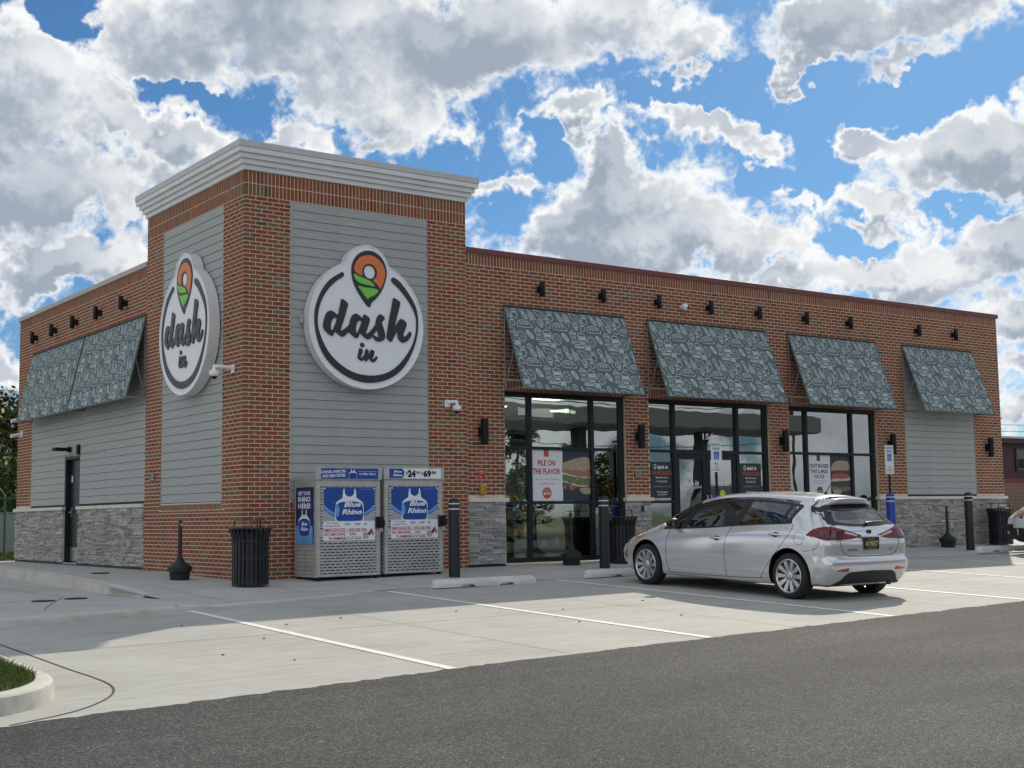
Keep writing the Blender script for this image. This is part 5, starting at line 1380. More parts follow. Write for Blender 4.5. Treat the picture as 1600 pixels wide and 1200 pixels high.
# ---- accessible parking signs in blue bollards
SIGNP = pm('traffic_sign_white', (.70, .74, .75), .4, var=.02); SIGNB = pm('traffic_sign_blue', (.012, .05, .42), .4); SIGNI = pm('traffic_sign_green_ink', (.02, .14, .12), .5)
def parking_sign(loc, label, tall):
    t_ = bollard(loc, label, BOLU, 'accessible parking signs'); t_.name = 'parking_sign'; t_['category'] = 'parking sign'
    MB().box(-.024, .024, -.012, .012, 1.27, 2.25).build('post', BLACKP, t_)
    def rr(x0, x1, z0, z1, r=.02): return [(x1 - r + r * math.cos(a), z1 - r + r * math.sin(a)) for a in (0, .8, 1.57)] + [(x0 + r + r * math.cos(a), z1 - r + r * math.sin(a)) for a in (1.57, 2.35, 3.14)] + [(x0 + r + r * math.cos(a), z0 + r + r * math.sin(a)) for a in (3.14, 3.93, 4.71)] + [(x1 - r + r * math.cos(a), z0 + r + r * math.sin(a)) for a in (4.71, 5.5, 6.28)]
    z1 = 2.275; z0 = z1 - (.61 if tall else .405)
    p = MB().prism(rr(-.14, .14, z0, z1), .014, .018).build('sign_plate', SIGNP, t_)
    mb = MB(); put_text(mb, 'RESERVED', 0, z1 - .055, .235, .05, .0188, 0, None, .02); put_text(mb, 'PARKING', 0, z1 - .130, .19, .05, .0188, 0, None, .02)
    if tall: put_text(mb, 'VAN', 0, z0 + .14, .10, .035, .0188, 0, None, .01); put_text(mb, 'ACCESSIBLE', 0, z0 + .09, .20, .03, .0188, 0, None, .01); put_text(mb, '$200 FINE', 0, z0 + .04, .16, .025, .0188)
    mb.build('lettering', SIGNI, p)
    zc = z1 - .26
    MB().prism(rect(-.065, .065, zc - .075, zc + .075), .0188, .0188).build('symbol_panel', SIGNB, p)
    mb = MB(); mb.prism(circle(-.012, zc + .052, .011, None, 12), .0196, .0196)
    mb.stroke([(-.011, zc + .037), (-.008, zc - .006), (.022, zc - .006), (.036, zc - .045), (.048, zc - .042)], .012, .0196); mb.stroke([(-.009, zc + .020), (.016, zc + .018)], .009, .0196)
    mb.stroke(circle(-.002, zc - .022, .034, .034, 18, R(120), R(360), False), .009, .0197); mb.build('wheelchair_symbol', SIGNP, p)
    if not tall:
        p2_ = MB().prism(rr(-.135, .135, z0 - .165, z0 - .02), .014, .018).build('sign_plate', SIGNP, t_)
        mb = MB(); put_text(mb, 'VAN', 0, z0 - .065, .09, .035, .0188, 0, None, .01); put_text(mb, 'ACCESSIBLE', 0, z0 - .118, .20, .035, .0188, 0, None, .01); mb.build('lettering', SIGNI, p2_)
    return t_
parking_sign((9.0, -1.35, -.045), 'accessible parking sign on a blue bollard before the entrance doors', False)
parking_sign((14.06, -1.35, -.01), 'accessible parking sign on a blue bollard near the burger window', True)
# ---- wheel stops
STOPC = concrete('wheel_stop_concrete', (.64, .65, .64))
def wheel_stop(loc, label, rz=0.0):
    t_ = thing('wheel_stop', label, 'wheel stop', loc, rz, 'concrete wheel stops')
    L = .925; prof = [(-.078, 0), (-.075, .055), (-.045, .125), (.045, .125), (.075, .055), (.078, 0)]
    xs = [-L, -L + .05, -.50, -.46, -.26, -.22, .22, .26, .46, .50, L - .05, L]
    mb = MB(); vs = []
    for x in xs:
        endk = .72 if abs(x) == L else 1; lift = .035 if .24 < abs(x) < .48 else 0
        for y, z in prof:
            vs.append((x, y * (1 if endk == 1 else .9), max(z * endk, lift if z < .04 else z * endk)))
    n = len(prof); fs = []
    for i in range(len(xs) - 1):
        for q in range(n): fs.append((i * n + q, i * n + (q + 1) % n, (i + 1) * n + (q + 1) % n, (i + 1) * n + q))
    fs.append(tuple(range(n))[::-1]); fs.append(tuple((len(xs) - 1) * n + q for q in range(n)))
    fs = [tuple(reversed(f)) for f in fs]
    mb.add(vs, fs); mb.build('body', STOPC, t_, bevel=.008)
    for x in (-.36, .36): MB().lathe([(.014, .1255), (.014, .128)], 8, 0, Matrix.Translation((x + .2 * (1 if x > 0 else -1), 0, 0))).build('pin', BLACKP, t_)
    return t_
w = wheel_stop((2.67, -2.80, Pz(2.67, -2.8)), 'concrete wheel stop in front of the first black bollard', .01)
dup(w, (5.62, -2.72, Pz(5.62, -2.72)), 0, 'concrete wheel stop under the nose of the silver hatchback')
dup(w, (16.55, -2.3, Pz(16.55, -2.3) + .03), 0, 'concrete wheel stop beside the far black bollard')
# ---- drain covers
IRON = pm('cast_iron', (.012, .012, .013), .6, .3, bump=.5, bscale=60)
for i, (x, y, f, lb) in enumerate(((-3.36, -1.05, Tz, 'dark round drain cover on the side pavement, farther from the walk'), (-2.82, -.72, Tz, 'dark round drain cover on the side pavement, by the walk edge'), (-.98, 3.7, Sz, 'dark round drain cover on the walk beside the tower'))):
    t_ = thing('drain_cover', lb, 'drain cover', (x, y, f(x, y) + .002), 0, 'round drain covers')
    MB().lathe([(.155, 0), (.155, .010), (.145, .012)], 24).build('ring', IRON, t_); MB().lathe([(.14, .004), (.14, .013)], 24).build('lid', IRON, t_)
# ================================================================== vehicles
def car_paint(name, base, metal=.6, rough=.32):
    m = bpy.data.materials.new(name); m.use_nodes = True
    t = m.node_tree; N = NT(t); b = t.nodes['Principled BSDF']
    geo = N.n('ShaderNodeNewGeometry'); tc = N.n('ShaderNodeTexCoord')
    fl = N.noise(tc.outputs['Object'], 900, 1, .5); dust = N.noise(tc.outputs['Object'], 1.3, 5, .6)
    c = N.mix(N.smooth(fl, .4, .6, 0, .0), base, base)
    sep = N.n('ShaderNodeSeparateXYZ'); N.l(tc.outputs['Object'], sep.inputs[0])
    low = N.math('MULTIPLY', N.smooth(sep.outputs[2], .55, .15), N.smooth(dust, .35, .7))
    c = N.mix(N.math('MULTIPLY', low, .45), c, (.32, .29, .25))
    N.l(N.mix(geo.outputs['Backfacing'], c, (.03, .03, .032)), b.inputs['Base Color'])
    N.l(N.smooth(dust, .3, .8, rough - .06, rough + .10, 'LINEAR'), b.inputs['Roughness'])
    N.l(N.math('MULTIPLY', N.math('SUBTRACT', 1.0, geo.outputs['Backfacing']), metal), b.inputs['Metallic'])
    N.l(N.math('MULTIPLY', N.math('SUBTRACT', 1.0, geo.outputs['Backfacing']), .8), b.inputs['Coat Weight']); b.inputs['Coat Roughness'].default_value = .05
    return m
SILVER = car_paint('silver_car_paint', (.70, .71, .74), .55, .16); WHITEP = car_paint('white_car_paint', (.74, .75, .76), 0, .3)
CARG = glass_mat('car_glass', (.66, .74, .70), .10, 0.0, 1.5); TRIM = pm('car_black_trim', (.010, .011, .013), .35, var=.1); RUB = pm('tyre_rubber', (.016, .016, .017), .8, var=.2, vscale=10); CABIN = pm('cabin_trim', (.06, .062, .066), .8); SEAT = pm('seat_fabric', (.07, .07, .075), .9); ALLOY = pm('alloy_wheel', (.56, .57, .58), .28, .85, var=.05); TAIL = pm('tail_lamp_red', (.15, .004, .012), .16, var=.2, vscale=8, coat=.25, spec=.35); TAILC = pm('tail_lamp_clear', (.55, .45, .45), .12, coat=1.0); TAILD = pm('tail_lamp_dark', (.07, .004, .010), .12, coat=1.0); REFL = pm('red_reflector', (.42, .012, .012), .2, coat=1.0); LAMPC = pm('head_lamp', (.50, .52, .54), .1, .2, coat=1.0); AMB = pm('amber_lens', (.60, .20, .03), .15, coat=1.0); VAL = pm('bumper_black', (.018, .021, .025), .6, bump=.2, bscale=300); SEAM = pm('panel_gap', (.02, .02, .022), .8); CHROME = pm('chrome', (.65, .66, .68), .1, 1.0, var=.02); PLATEN = pm('plate_navy', (.012, .018, .035), .4); PLATEG = pm('plate_gold', (.50, .40, .14), .45)

def interp(tab, y):
    """tab: rows (y, values...) with y falling; smooth interpolation"""
    n = len(tab)
    for i in range(n - 1):
        if tab[i][0] >= y >= tab[i + 1][0]:
            t = (tab[i][0] - y) / (tab[i][0] - tab[i + 1][0])
            p1, p2 = tab[i][1:], tab[i + 1][1:]; p0 = tab[max(0, i - 1)][1:]; p3 = tab[min(n - 1, i + 2)][1:]
            h1, h2 = tab[i][0] - tab[i + 1][0], 0
            out = []
            for a, b, c, d in zip(p0, p1, p2, p3):
                m1 = (c - a) * h1 / max(1e-6, (tab[max(0, i - 1)][0] - tab[i + 1][0])); m2 = (d - b) * h1 / max(1e-6, (tab[i][0] - tab[min(n - 1, i + 2)][0]))
                out.append((2 * t ** 3 - 3 * t * t + 1) * b + (t ** 3 - 2 * t * t + t) * m1 + (-2 * t ** 3 + 3 * t * t) * c + (t ** 3 - t * t) * m2)
            return out
    return list(tab[0][1:]) if y > tab[0][0] else list(tab[-1][1:])
SUB = 4
def section(v, hump):
    zb, xm, zbelt, xbelt, xre, zre, zr = v
    L = lambda t: lerp(zb, zbelt, t)
    P = [(0, zb), (.55 * xm, zb), (xm - .11, zb + .005), (xm - .035, zb + .06), (xm - .004, L(.40)), (xm, L(.60)), (xm - .012, L(.82)), (xbelt, zbelt),
         (lerp(xbelt, xre, .5) + hump, lerp(zbelt, zre, .5)), (xre, zre), (xre - .085, lerp(zre, zr, .60)), (xre * .45, lerp(zre, zr, .93)), (0, zr)]
    out = []
    n = len(P)
    for i in range(n - 1):
        p0 = P[i - 1] if i else (-P[1][0], P[1][1]); p3 = P[i + 2] if i < n - 2 else (-P[n - 2][0], P[n - 2][1])
        if i == 7: p0 = P[7]
        if i == 6: p3 = (2 * P[7][0] - P[6][0] + .0, 2 * P[7][1] - P[6][1])
        for k in range(SUB):
            t = k / SUB
            out.append(tuple(.5 * ((2 * b) + (-a + c) * t + (2 * a - 5 * b + 4 * c - d) * t * t + (-a + 3 * b - 3 * c + d) * t ** 3) for a, b, c, d in zip(p0, P[i], P[i + 1], p3)))
    out.append(P[-1]); return out
ROW_BELT, ROW_ROOF = 7 * SUB, 9 * SUB

def loft(tab, ys, yr, yf, rear_caps, front_caps, y_split):
    """closed body skin. ys: stations front to back; yr/yf: end profiles by height"""
    rings = []
    for fr, off in reversed(front_caps):
        s = section(interp(tab, ys[0]), .0)
        rings.append([(x * fr, yf(z) - off, z) for x, z in s])
    for y in ys:
        v = interp(tab, y); s = section(v, .018 if v[5] > 1.05 else 0)
        k = 0 if y > y_split else (y_split - y) / (y_split - ys[-1])
        ring = []
        for x, z in s:
            ye = yr(z) + rear_caps[0][1]
            ring.append((x, lerp(y, ye, k ** 1.4) if k > 0 else y, z))
        rings.append(ring)
    s = section(interp(tab, ys[-1]), .018)
    for fr, off in rear_caps[1:]:
        rings.append([(x * fr, yr(z) + off, z) for x, z in s])
    return rings
def rings_to_bm(rings, matf):
    bm = bmesh.new(); n = len(rings[0]); V = []
    for ring in rings:
        V.append(([bm.verts.new(p) for p in ring], [bm.verts.new((-p[0], p[1], p[2])) for p in ring]))
    for i in range(len(rings) - 1):
        for side in (0, 1):
            a, b = V[i][side], V[i + 1][side]
            for j in range(n - 1):
                q = (a[j], a[j + 1], b[j + 1], b[j]) if side == 0 else (a[j], b[j], b[j + 1], a[j + 1])
                f = bm.faces.new(q); f.material_index = matf(i, j, side); f.smooth = True
    bmesh.ops.remove_doubles(bm, verts=bm.verts, dist=.0004)
    bmesh.ops.recalc_face_normals(bm, faces=bm.faces)
    return bm
def wheel(parent, x, y, z, rad, wid, side, spokes=10):
    M = Matrix.Translation((x, y, z)) @ Matrix.Rotation(R(90) * (1 if side > 0 else -1), 4, 'Y')
    h = wid / 2; r0 = rad * .735
    w = MB().lathe([(r0, -h), (rad - .03, -h), (rad - .008, -h + .018), (rad, -h + .04), (rad, h - .04), (rad - .008, h - .018), (rad - .03, h), (r0 + .012, h + .004), (r0, h - .004)], 44, 0, M, False).build('wheel', RUB, parent, smooth=35)
    MB().lathe([(r0 + .002, -h), (r0 - .012, -h + .02), (r0 - .012, h - .03), (r0 + .003, h + .001), (r0 - .008, h + .006), (r0 - .022, h - .012)], 44, 0, M, False).build('rim', ALLOY, w, smooth=35)
    MB().lathe([(.01, .0), (r0 - .02, .0)], 30, 0, M @ Matrix.Translation((0, 0, -.03)), False).build('brake_disc', CABIN, w)
    MB().lathe([(.062, -.02), (.060, h - .012), (.045, h - .004), (.028, h - .004), (.026, h + .002), (.002, h + .004)], 20, 0, M).build('hub', ALLOY, w, smooth=40)
    mb0 = None
    for k in range(spokes):
        a = 2 * math.pi * (k + .5) / spokes
        if mb0 is None:
            vs = []
            for r, wd, d in ((.05, .018, h - .022), (.10, .021, h - .016), (r0 * .75, .030, h - .008), (r0 - .006, .026, h - .004)):
                for s in (-1, 1): vs += [(r, s * wd, d), (r, s * (wd + .008), d - .035)]
            fs = []
            for i in range(3):
                o = i * 4; fs += [(o, o + 4, o + 6, o + 2), (o, o + 1, o + 5, o + 4), (o + 2, o + 6, o + 7, o + 3)]
            mb0 = MB().add(vs, fs).build('spoke', ALLOY, w); base = mb0
        o = mb0 if k == 0 else mb0.copy()
        if k: COL.objects.link(o); o.parent = w
        o.matrix_local = M @ Matrix.Rotation(a, 4, 'Z')
    for k in range(5):
        a = 2 * math.pi * k / 5
        MB().lathe([(.007, h - .012), (.007, h + .0)], 8, 0, M @ Matrix.Translation((.04 * math.cos(a), .04 * math.sin(a), 0))).build('wheel_nut', CABIN, w)
    return w
class Skin:
    """lays trims, lamps and seams on the body skin"""
    def __init__(s, bm): s.t = BVHTree.FromBMesh(bm)
    def hit(s, o, d, off):
        loc, nor, i, ds = s.t.ray_cast(Vector(o), Vector(d).normalized())
        if loc is None: return None
        if nor.dot(Vector(d)) > 0: nor = -nor
        return loc + nor * off
    def side(s, y, z, off=.002, sgn=-1): return s.hit((2.5 * sgn, y, z), (-sgn, 0, 0), off)
    def rear(s, x, z, off=.002): return s.hit((x, -5, z), (0, 1, 0), off)
    def front(s, x, z, off=.002): return s.hit((x, 5, z), (0, -1, 0), off)
    def turn(s, c, ang, z, off=.002):
        d = Vector((math.cos(R(ang)), math.sin(R(ang)), 0)); return s.hit(Vector((c[0], c[1], z)) + d * 3, -d, off)
def patch(fn, us, lo, hi, nv, name, mat, parent, thick=.0):
    """grid between two curves lo(u), hi(u), each point dropped on the skin by fn(u, v)"""
    G = [[fn(u, lerp(lo(u), hi(u), k / nv)) for k in range(nv + 1)] for u in us]
    mb = MB(); vs = []; idx = {}
    for i, col in enumerate(G):
        for k, p in enumerate(col):
            if p is not None: idx[i, k] = len(vs); vs.append(p)
    fs = []
    for i in range(len(us) - 1):
        for k in range(nv):
            q = [idx.get(c) for c in ((i, k), (i + 1, k), (i + 1, k + 1), (i, k + 1))]
            if None not in q: fs.append(tuple(q))
    mb.add(vs, fs)
    o = mb.build(name, mat, parent, smooth=50)
    return o
def pl(pts): 
    def f(u):
        if pts[0][0] > pts[-1][0]: P = pts[::-1]
        else: P = pts
        if u <= P[0][0]: return P[0][1]
        for (a, va), (b, vb) in zip(P, P[1:]):
            if a <= u <= b: return lerp(va, vb, (u - a) / (b - a))
        return P[-1][1]
    return f
def seam(fn, pts, w, name, mat, parent, sub=6):
    P = [fn(*p) for p in catmull(pts, sub, False)]
    P = [p for p in P if p is not None]
    return MB().tube(P, w, 5, 0, None).build(name, mat, parent)

def hatchback(loc, label):
    car = thing('silver_hatchback', label, 'car', loc, 0)
    car.rotation_euler = (.0345, 0, 0)
    #        y    zb   xm   zbelt xbelt xre  zre  zr
    tab = [(2.12, .22, .60, .560, .56, .40, .630, .665), (1.95, .19, .735, .625, .69, .50, .705, .745), (1.75, .175, .815, .690, .755, .545, .775, .810), (1.5, .17, .855, .755, .785, .585, .845, .880),
           (1.25, .165, .868, .805, .800, .64, .895, .945), (1.05, .165, .872, .835, .808, .695, .915, 1.035), (.85, .16, .872, .850, .810, .672, 1.035, 1.155), (.55, .16, .872, .862, .812, .628, 1.180, 1.285), (.24, .16, .872, .880, .812, .600, 1.268, 1.355),
           (-.06, .16, .872, .900, .810, .588, 1.318, 1.395), (-.5, .16, .872, .938, .806, .580, 1.342, 1.418), (-.9, .16, .873, .968, .800, .572, 1.338, 1.418), (-1.25, .165, .874, .985, .792, .562, 1.318, 1.402),
           (-1.5, .17, .872, 1.000, .778, .548, 1.292, 1.386), (-1.75, .18, .862, .995, .752, .530, 1.262, 1.366), (-1.95, .19, .845, .985, .722, .512, 1.236, 1.345)]
    ys = [2.12, 2.04, 1.95, 1.85, 1.75, 1.62] + frange(1.5, -1.5, 60) + frange(-1.55, -1.95, 8)
    yr = pl([(.14, -2.04), (.20, -2.10), (.32, -2.18), (.44, -2.225), (.515, -2.225), (.545, -2.185), (.60, -2.18), (.74, -2.185), (.80, -2.175), (.92, -2.14), (.98, -2.085), (1.05, -2.00), (1.15, -1.905), (1.235, -1.815), (1.262, -1.845), (1.30, -1.87), (1.36, -1.87)])
    yf = pl([(.18, 2.16), (.3, 2.24), (.45, 2.27), (.56, 2.25), (.62, 2.21), (.70, 2.15)])
    rear_caps = [(1.0, .24), (.995, .15), (.975, .085), (.94, .045), (.88, .02), (.78, .006), (.62, .0), (.45, -.004), (.28, -.007), (.13, -.009), (0, -.01)]
    front_caps = [(1.0, .03), (.9, .01), (.6, .0), (.3, 0), (0, 0)]
    rings = loft(tab, ys, yr, yf, rear_caps, front_caps[1:], -1.3)
    nf = len(front_caps) - 1
    i_of = lambda y: nf + min(range(len(ys)), key=lambda k: abs(ys[k] - y))
    iA, iC, iW0, iW1 = i_of(1.00), i_of(-1.46), i_of(1.10), i_of(.40)
    nm = nf + len(ys); ncap = len(rear_caps) - 1
    def matf(i, j, side):
        if ROW_BELT <= j < ROW_ROOF and iA <= i < iC: return 1
        if j >= ROW_ROOF and iW0 <= i < iW1: return 2
        if ROW_BELT <= j < ROW_ROOF - 1 and i >= nm + 3: return 3
        if j < 2 * SUB: return 4
        return 0
    bm = rings_to_bm(rings, matf)
    me = bpy.data.meshes.new('body'); mats = [SILVER, CARG, CARG, CARG, TRIM, TRIM]
    bm.to_mesh(me)
    for m in mats: me.materials.append(m)
    skin = Skin(bm)
    tmp = bpy.data.objects.new('body', me); COL.objects.link(tmp)
    cut = MB()
    WY = (1.365, -1.51); WZ, WR = .298, .308
    for y in WY:
        for s in (-1, 1):
            cut.lathe([(.365, .50), (.365, 1.2)], 48, 5, Matrix.Translation((0, y, WZ + .012)) @ Matrix.Rotation(R(90) * s, 4, 'Y'))
    ct = cut.build('cutter', mats)
    md = tmp.modifiers.new('arches', 'BOOLEAN'); md.operation = 'DIFFERENCE'; md.object = ct; md.solver = 'EXACT'
    dg = bpy.context.evaluated_depsgraph_get(); dg.update()
    res = bpy.data.meshes.new_from_object(tmp.evaluated_get(dg))
    bpy.data.objects.remove(tmp); bpy.data.objects.remove(ct)
    b2 = bmesh.new(); b2.from_mesh(res)
    def split(name, want, mat, parent):
        b = b2.copy()
        bmesh.ops.delete(b, geom=[f for f in b.faces if f.material_index not in want], context='FACES')
        m_ = bpy.data.meshes.new(name); b.to_mesh(m_); b.free()
        for m in mat: m_.materials.append(m)
        m_.set_sharp_from_angle(angle=R(38))
        o = bpy.data.objects.new(name, m_); COL.objects.link(o); o.parent = parent; return o
    body = split('body', (0, 4, 5), mats, car)
    sg = split('side_window', (1,), [CARG, CARG], car); split('windscreen', (2,), [CARG] * 3, car); rg = split('rear_window', (3,), [CARG] * 4, car)
    b2.free(); bm.free()
    S_ = lambda y, z, o=.003: skin.side(y, z, o)
    # black surrounds and pillars on the glass, door gaps, handles
    def bandpatch(top, bot, us, name, mat=TRIM, off=.004, nv=3): return patch(lambda u, v: skin.side(u, v, off), us, bot, top, nv, name, mat, car)
    dtop = pl([(1.02, .90), (.85, 1.005), (.55, 1.148), (.24, 1.235), (-.06, 1.285), (-.5, 1.310), (-.9, 1.306), (-1.25, 1.286), (-1.5, 1.255), (-1.62, 1.235)])
    dlow = pl([(1.02, .868), (.85, .968), (.55, 1.108), (.24, 1.195), (-.06, 1.250), (-.5, 1.282), (-.9, 1.279), (-1.25, 1.258), (-1.5, 1.222), (-1.62, 1.205)])
    bandpatch(dtop, dlow, frange(1.02, -1.55, 60), 'window_trim')
    bb = pl([(1.05, .842), (.55, .866), (0, .898), (-.42, .934), (-.93, .970), (-1.28, .988), (-1.5, 1.003)])
    bandpatch(lambda u: bb(u) + .016, lambda u: bb(u) - .006, frange(1.0, -1.5, 50), 'belt_strip', CHROME if False else TRIM)
    def pillar(y0, y1, t0, t1, name):     # between y0 (low) and t0 (high)
        zs = frange(bb((y0 + y1) / 2) + .012, dtop(t0) - .005, 10)
        G = lambda z, k: skin.side(lerp(lerp(y0, t0, (z - .92) / .36), lerp(y1, t1, (z - .92) / .36), k), z, .0045)
        patch(lambda z, k: G(z, k), zs, lambda u: 0, lambda u: 1, 3, name, TRIM, car)
    pillar(-.40, -.53, -.52, -.66, 'door_pillar'); pillar(-1.27, -1.315, -1.37, -1.41, 'window_divider'); pillar(.64, .52, .44, .36, 'mirror_sail')
    patch(lambda z, k: skin.side(lerp(-1.45 - (z - .99) * .50, -1.40 - (z - .99) * .42, k), z, .0048), frange(1.0, 1.23, 8), lambda u: 0, lambda u: 1, 2, 'quarter_trim', TRIM, car)
    patch(lambda u, v: skin.side(u, v, .0042), frange(1.03, .62, 12), lambda u: bb(u), lambda u: min(dlow(u) + .01, bb(u) + .30 if u > .80 else bb(u) + max(0, (u - .62)) * .6), 3, 'mirror_base', TRIM, car)
    for pts in ([(.86, .83), (.90, .70), (.91, .58), (.90, .36), (.86, .25), (.80, .215), (-.32, .222), (-.95, .24), (-1.0, .26)], [(-.41, .925), (-.33, .76), (-.31, .62), (-.315, .40), (-.33, .225)], [(-1.53, .99), (-1.535, .91), (-1.48, .82), (-1.30, .62), (-1.14, .45), (-.98, .25)]):
        seam(lambda y, z: skin.side(y, z, -.0006), pts, .0042, 'door_gap', SEAM, car)
    seam(lambda y, z: skin.side(y, z, -.0004), [(.80, .335), (.2, .30), (-.5, .315), (-1.05, .36)], .0035, 'sill_crease', SILVER, car)
    seam(lambda y, z: skin.side(y, z, -.0006), [(-1.69 + .085 * math.cos(a), .81 + .085 * math.sin(a)) for a in [2 * math.pi * k / 16 for k in range(17)]], .003, 'fuel_flap_gap', SEAM, car, 2)
    for y, z in ((-.15, .755), (-1.275, .845)):
        c = skin.side(y, z, 0)
        h = MB().tube([(c.x + .004, y + .115, z - .002), (c.x - .030, y + .085, z), (c.x - .038, y, z + .004), (c.x - .030, y - .085, z), (c.x + .004, y - .115, z - .004)], [.010, .014, .015, .014, .010], 8).build('door_handle', SILVER, car, smooth=60)
        patch(lambda u, v: skin.side(u, v, .0015), frange(y + .075, y - .075, 8), lambda u: z - .042 + .03 * abs(u - y) / .075, lambda u: z + .034 - .02 * abs(u - y) / .075, 3, 'handle_cup', VAL, car)
    # door mirror
    c = skin.side(.70, .905, 0)
    mm = Matrix.Translation((c.x - .10, .72, .935))
    mir = MB().lathe([(.03, -.055), (.085, -.04), (.10, 0), (.088, .05), (.05, .075), (.01, .085)], 18, 0, mm @ Matrix.Rotation(R(-90), 4, 'X') @ Matrix.Diagonal((1.15, .78, 1, 1))).build('door_mirror', TRIM, car, smooth=50)
    MB().lathe([(.002, 0), (.082, 0)], 18, 0, mm @ Matrix.Translation((0, -.062, 0)) @ Matrix.Rotation(R(90), 4, 'X') @ Matrix.Diagonal((1.1, .74, 1, 1))).build('mirror_glass', CHROME, mir)
    MB().box(c.x - .05, c.x + .05, .70, .75, .865, .905).build('mirror_arm', TRIM, mir)
    for s in (1,):
        c = skin.side(.70, .905, 0, 1); mir = MB().lathe([(.03, -.055), (.085, -.04), (.10, 0), (.088, .05), (.05, .075), (.01, .085)], 16, 0, Matrix.Translation((c.x + .10, .72, .935)) @ Matrix.Rotation(R(-90), 4, 'X') @ Matrix.Diagonal((1.15, .78, 1, 1))).build('door_mirror', SILVER, car, smooth=50)
    # lamps
    C0 = (-.42, -1.72)
    for sg_, nm in ((-1, 0), (1, 0)):
        ang = (lambda a: a) if sg_ < 0 else (lambda a: 540 - a)
        cc = (C0[0] if sg_ < 0 else -C0[0], C0[1])
        T = lambda u, v, off: skin.turn(cc, ang(u), v, off)
        top = pl([(192, .86), (204, .935), (222, .965), (240, .965), (258, .935), (276, .905), (296, .865), (303, .84)]); bot = pl([(192, .85), (206, .838), (216, .815), (226, .795), (246, .798), (276, .808), (296, .828), (303, .838)])
        tl = patch(lambda u, v: T(u, v, .007), frange(192, 303, 40), bot, top, 6, 'tail_lamp', TAIL, car)
        patch(lambda u, v: T(u, v, .0085), frange(262, 290, 12), lambda u: top(u) - .048 + .0004 * (u - 262), lambda u: top(u) - .016, 2, 'clear_lens', TAILC, tl)
        patch(lambda u, v: T(u, v, .0082), frange(216, 248, 12), lambda u: bot(u) + .035, lambda u: top(u) - .05, 2, 'dark_lens', TAILD, tl)
        seam(lambda u, v: T(u, v, .007), [(259, .93), (262, .86), (263, .805)], .003, 'lens_gap', SEAM, tl)
        patch(lambda u, v: skin.turn(((-.42) * (1 if sg_ < 0 else -1), -1.8), ang(u), v, .004), frange(236, 262, 10), lambda u: .392 - .0003 * (u - 236), lambda u: .405 + .0012 * (u - 236), 2, 'bumper_reflector', REFL, car)
    R_ = lambda x, z, o=.003: skin.rear(x, z, o)
    # hatch outline, plate, badge, wiper, lower valance
    seam(lambda x, z: skin.rear(x, z, -.001), [(-.60, .80), (-.585, .72), (-.55, .65), (-.48, .60), (-.40, .585), (0, .578), (.40, .585), (.48, .60), (.55, .65), (.585, .72), (.60, .80)], .005, 'hatch_gap', SEAM, car)
    seam(lambda y, z: skin.side(y, z, -.0006), [(-1.74, 1.32), (-1.78, 1.22), (-1.86, 1.10), (-1.97, 1.0), (-2.02, .965)], .004, 'hatch_gap', SEAM, car)
    seam(lambda y, z: skin.side(y, z, -.0006), [(-2.03, .80), (-1.99, .70), (-1.88, .655), (-1.76, .64)], .0038, 'bumper_gap', SEAM, car)
    seam(lambda x, z: skin.rear(x, z, -.001), [(-.33, .835), (0, .832), (.33, .835)], .006, 'hatch_crease', SEAM, car)
    gtop = pl([(-.60, 1.19), (-.5, 1.235), (-.3, 1.25), (0, 1.255), (.3, 1.25), (.5, 1.235), (.60, 1.19)]); gbot = pl([(-.60, 1.06), (-.45, 1.0), (-.3, .985), (0, .978), (.3, .985), (.45, 1.0), (.60, 1.06)])
    patch(lambda x, z: skin.rear(x, z, .004), frange(-.58, .58, 30), lambda x: gtop(x) - .05, lambda x: gtop(x) + .012, 2, 'rear_window_shade', TRIM, car)
    patch(lambda x, z: skin.rear(x, z, .004), frange(-.64, .64, 30), lambda x: gbot(x) - .012, lambda x: gbot(x) + .022, 2, 'rear_window_trim', TRIM, car)
    for s in (-1, 1): patch(lambda z, k: skin.rear(s * lerp(.66 - (z - 1.0) * .42, .53 - (z - 1.0) * .25, k), z, .0045), frange(1.0, 1.24, 8), lambda u: 0, lambda u: 1, 2, 'rear_window_trim', TRIM, car)
    # roof spoiler lip
    MB().tube([skin.rear(x, 1.30 + .03 * (1 - (x / .5) ** 2), .0) for x in frange(-.5, .5, 14)], .020, 8).build('roof_spoiler', SILVER, car, smooth=60)
    c = R_(0, .745, .004)
    p = MB().box(-.155, .155, -.004, .004, -.08, .08, 0, Matrix.Translation((0, c.y - .006, .745))).build('number_plate', PLATEN, car, bevel=.003)
    mb = MB(); put_text(mb, '419857', 0, .742, .25, .075, -(c.y - .0115), 0, None, .03); put_text(mb, 'DELAWARE', 0, .802, .12, .018, -(c.y - .0115)); put_text(mb, 'THE FIRST STATE', 0, .680, .16, .016, -(c.y - .0115)); mb.build('plate_lettering', PLATEG, p)
    MB().box(-.20, .20, c.y - .03, c.y + .05, .828, .85).build('plate_lamp_strip', SILVER, car, bevel=.008)
    c = R_(0, .90, .004)
    e_ = MB().prism(circle(0, .90, .052, .030, 24), -(c.y + .01), -(c.y - .004)).build('oval_badge', TRIM, car)
    mb = MB(); mb.stroke(circle(0, .90, .049, .027, 24), .006, -(c.y - .0045), 0, None, True); put_text(mb, 'KIA', 0, .90, .06, .022, -(c.y - .0048)); mb.build('badge_mark', CHROME, e_)
    for txt, x, w_ in (('FORTE5', -.36, .19), ('EX', .42, .07)):
        mb = MB(); put_text(mb, txt, x, .665, w_, .024, -(R_(x, .665, .003).y), 0, None, .02); mb.build('tailgate_lettering', VAL, car)
    a = R_(.02, .995, .02); b_ = R_(.42, 1.015, .02)
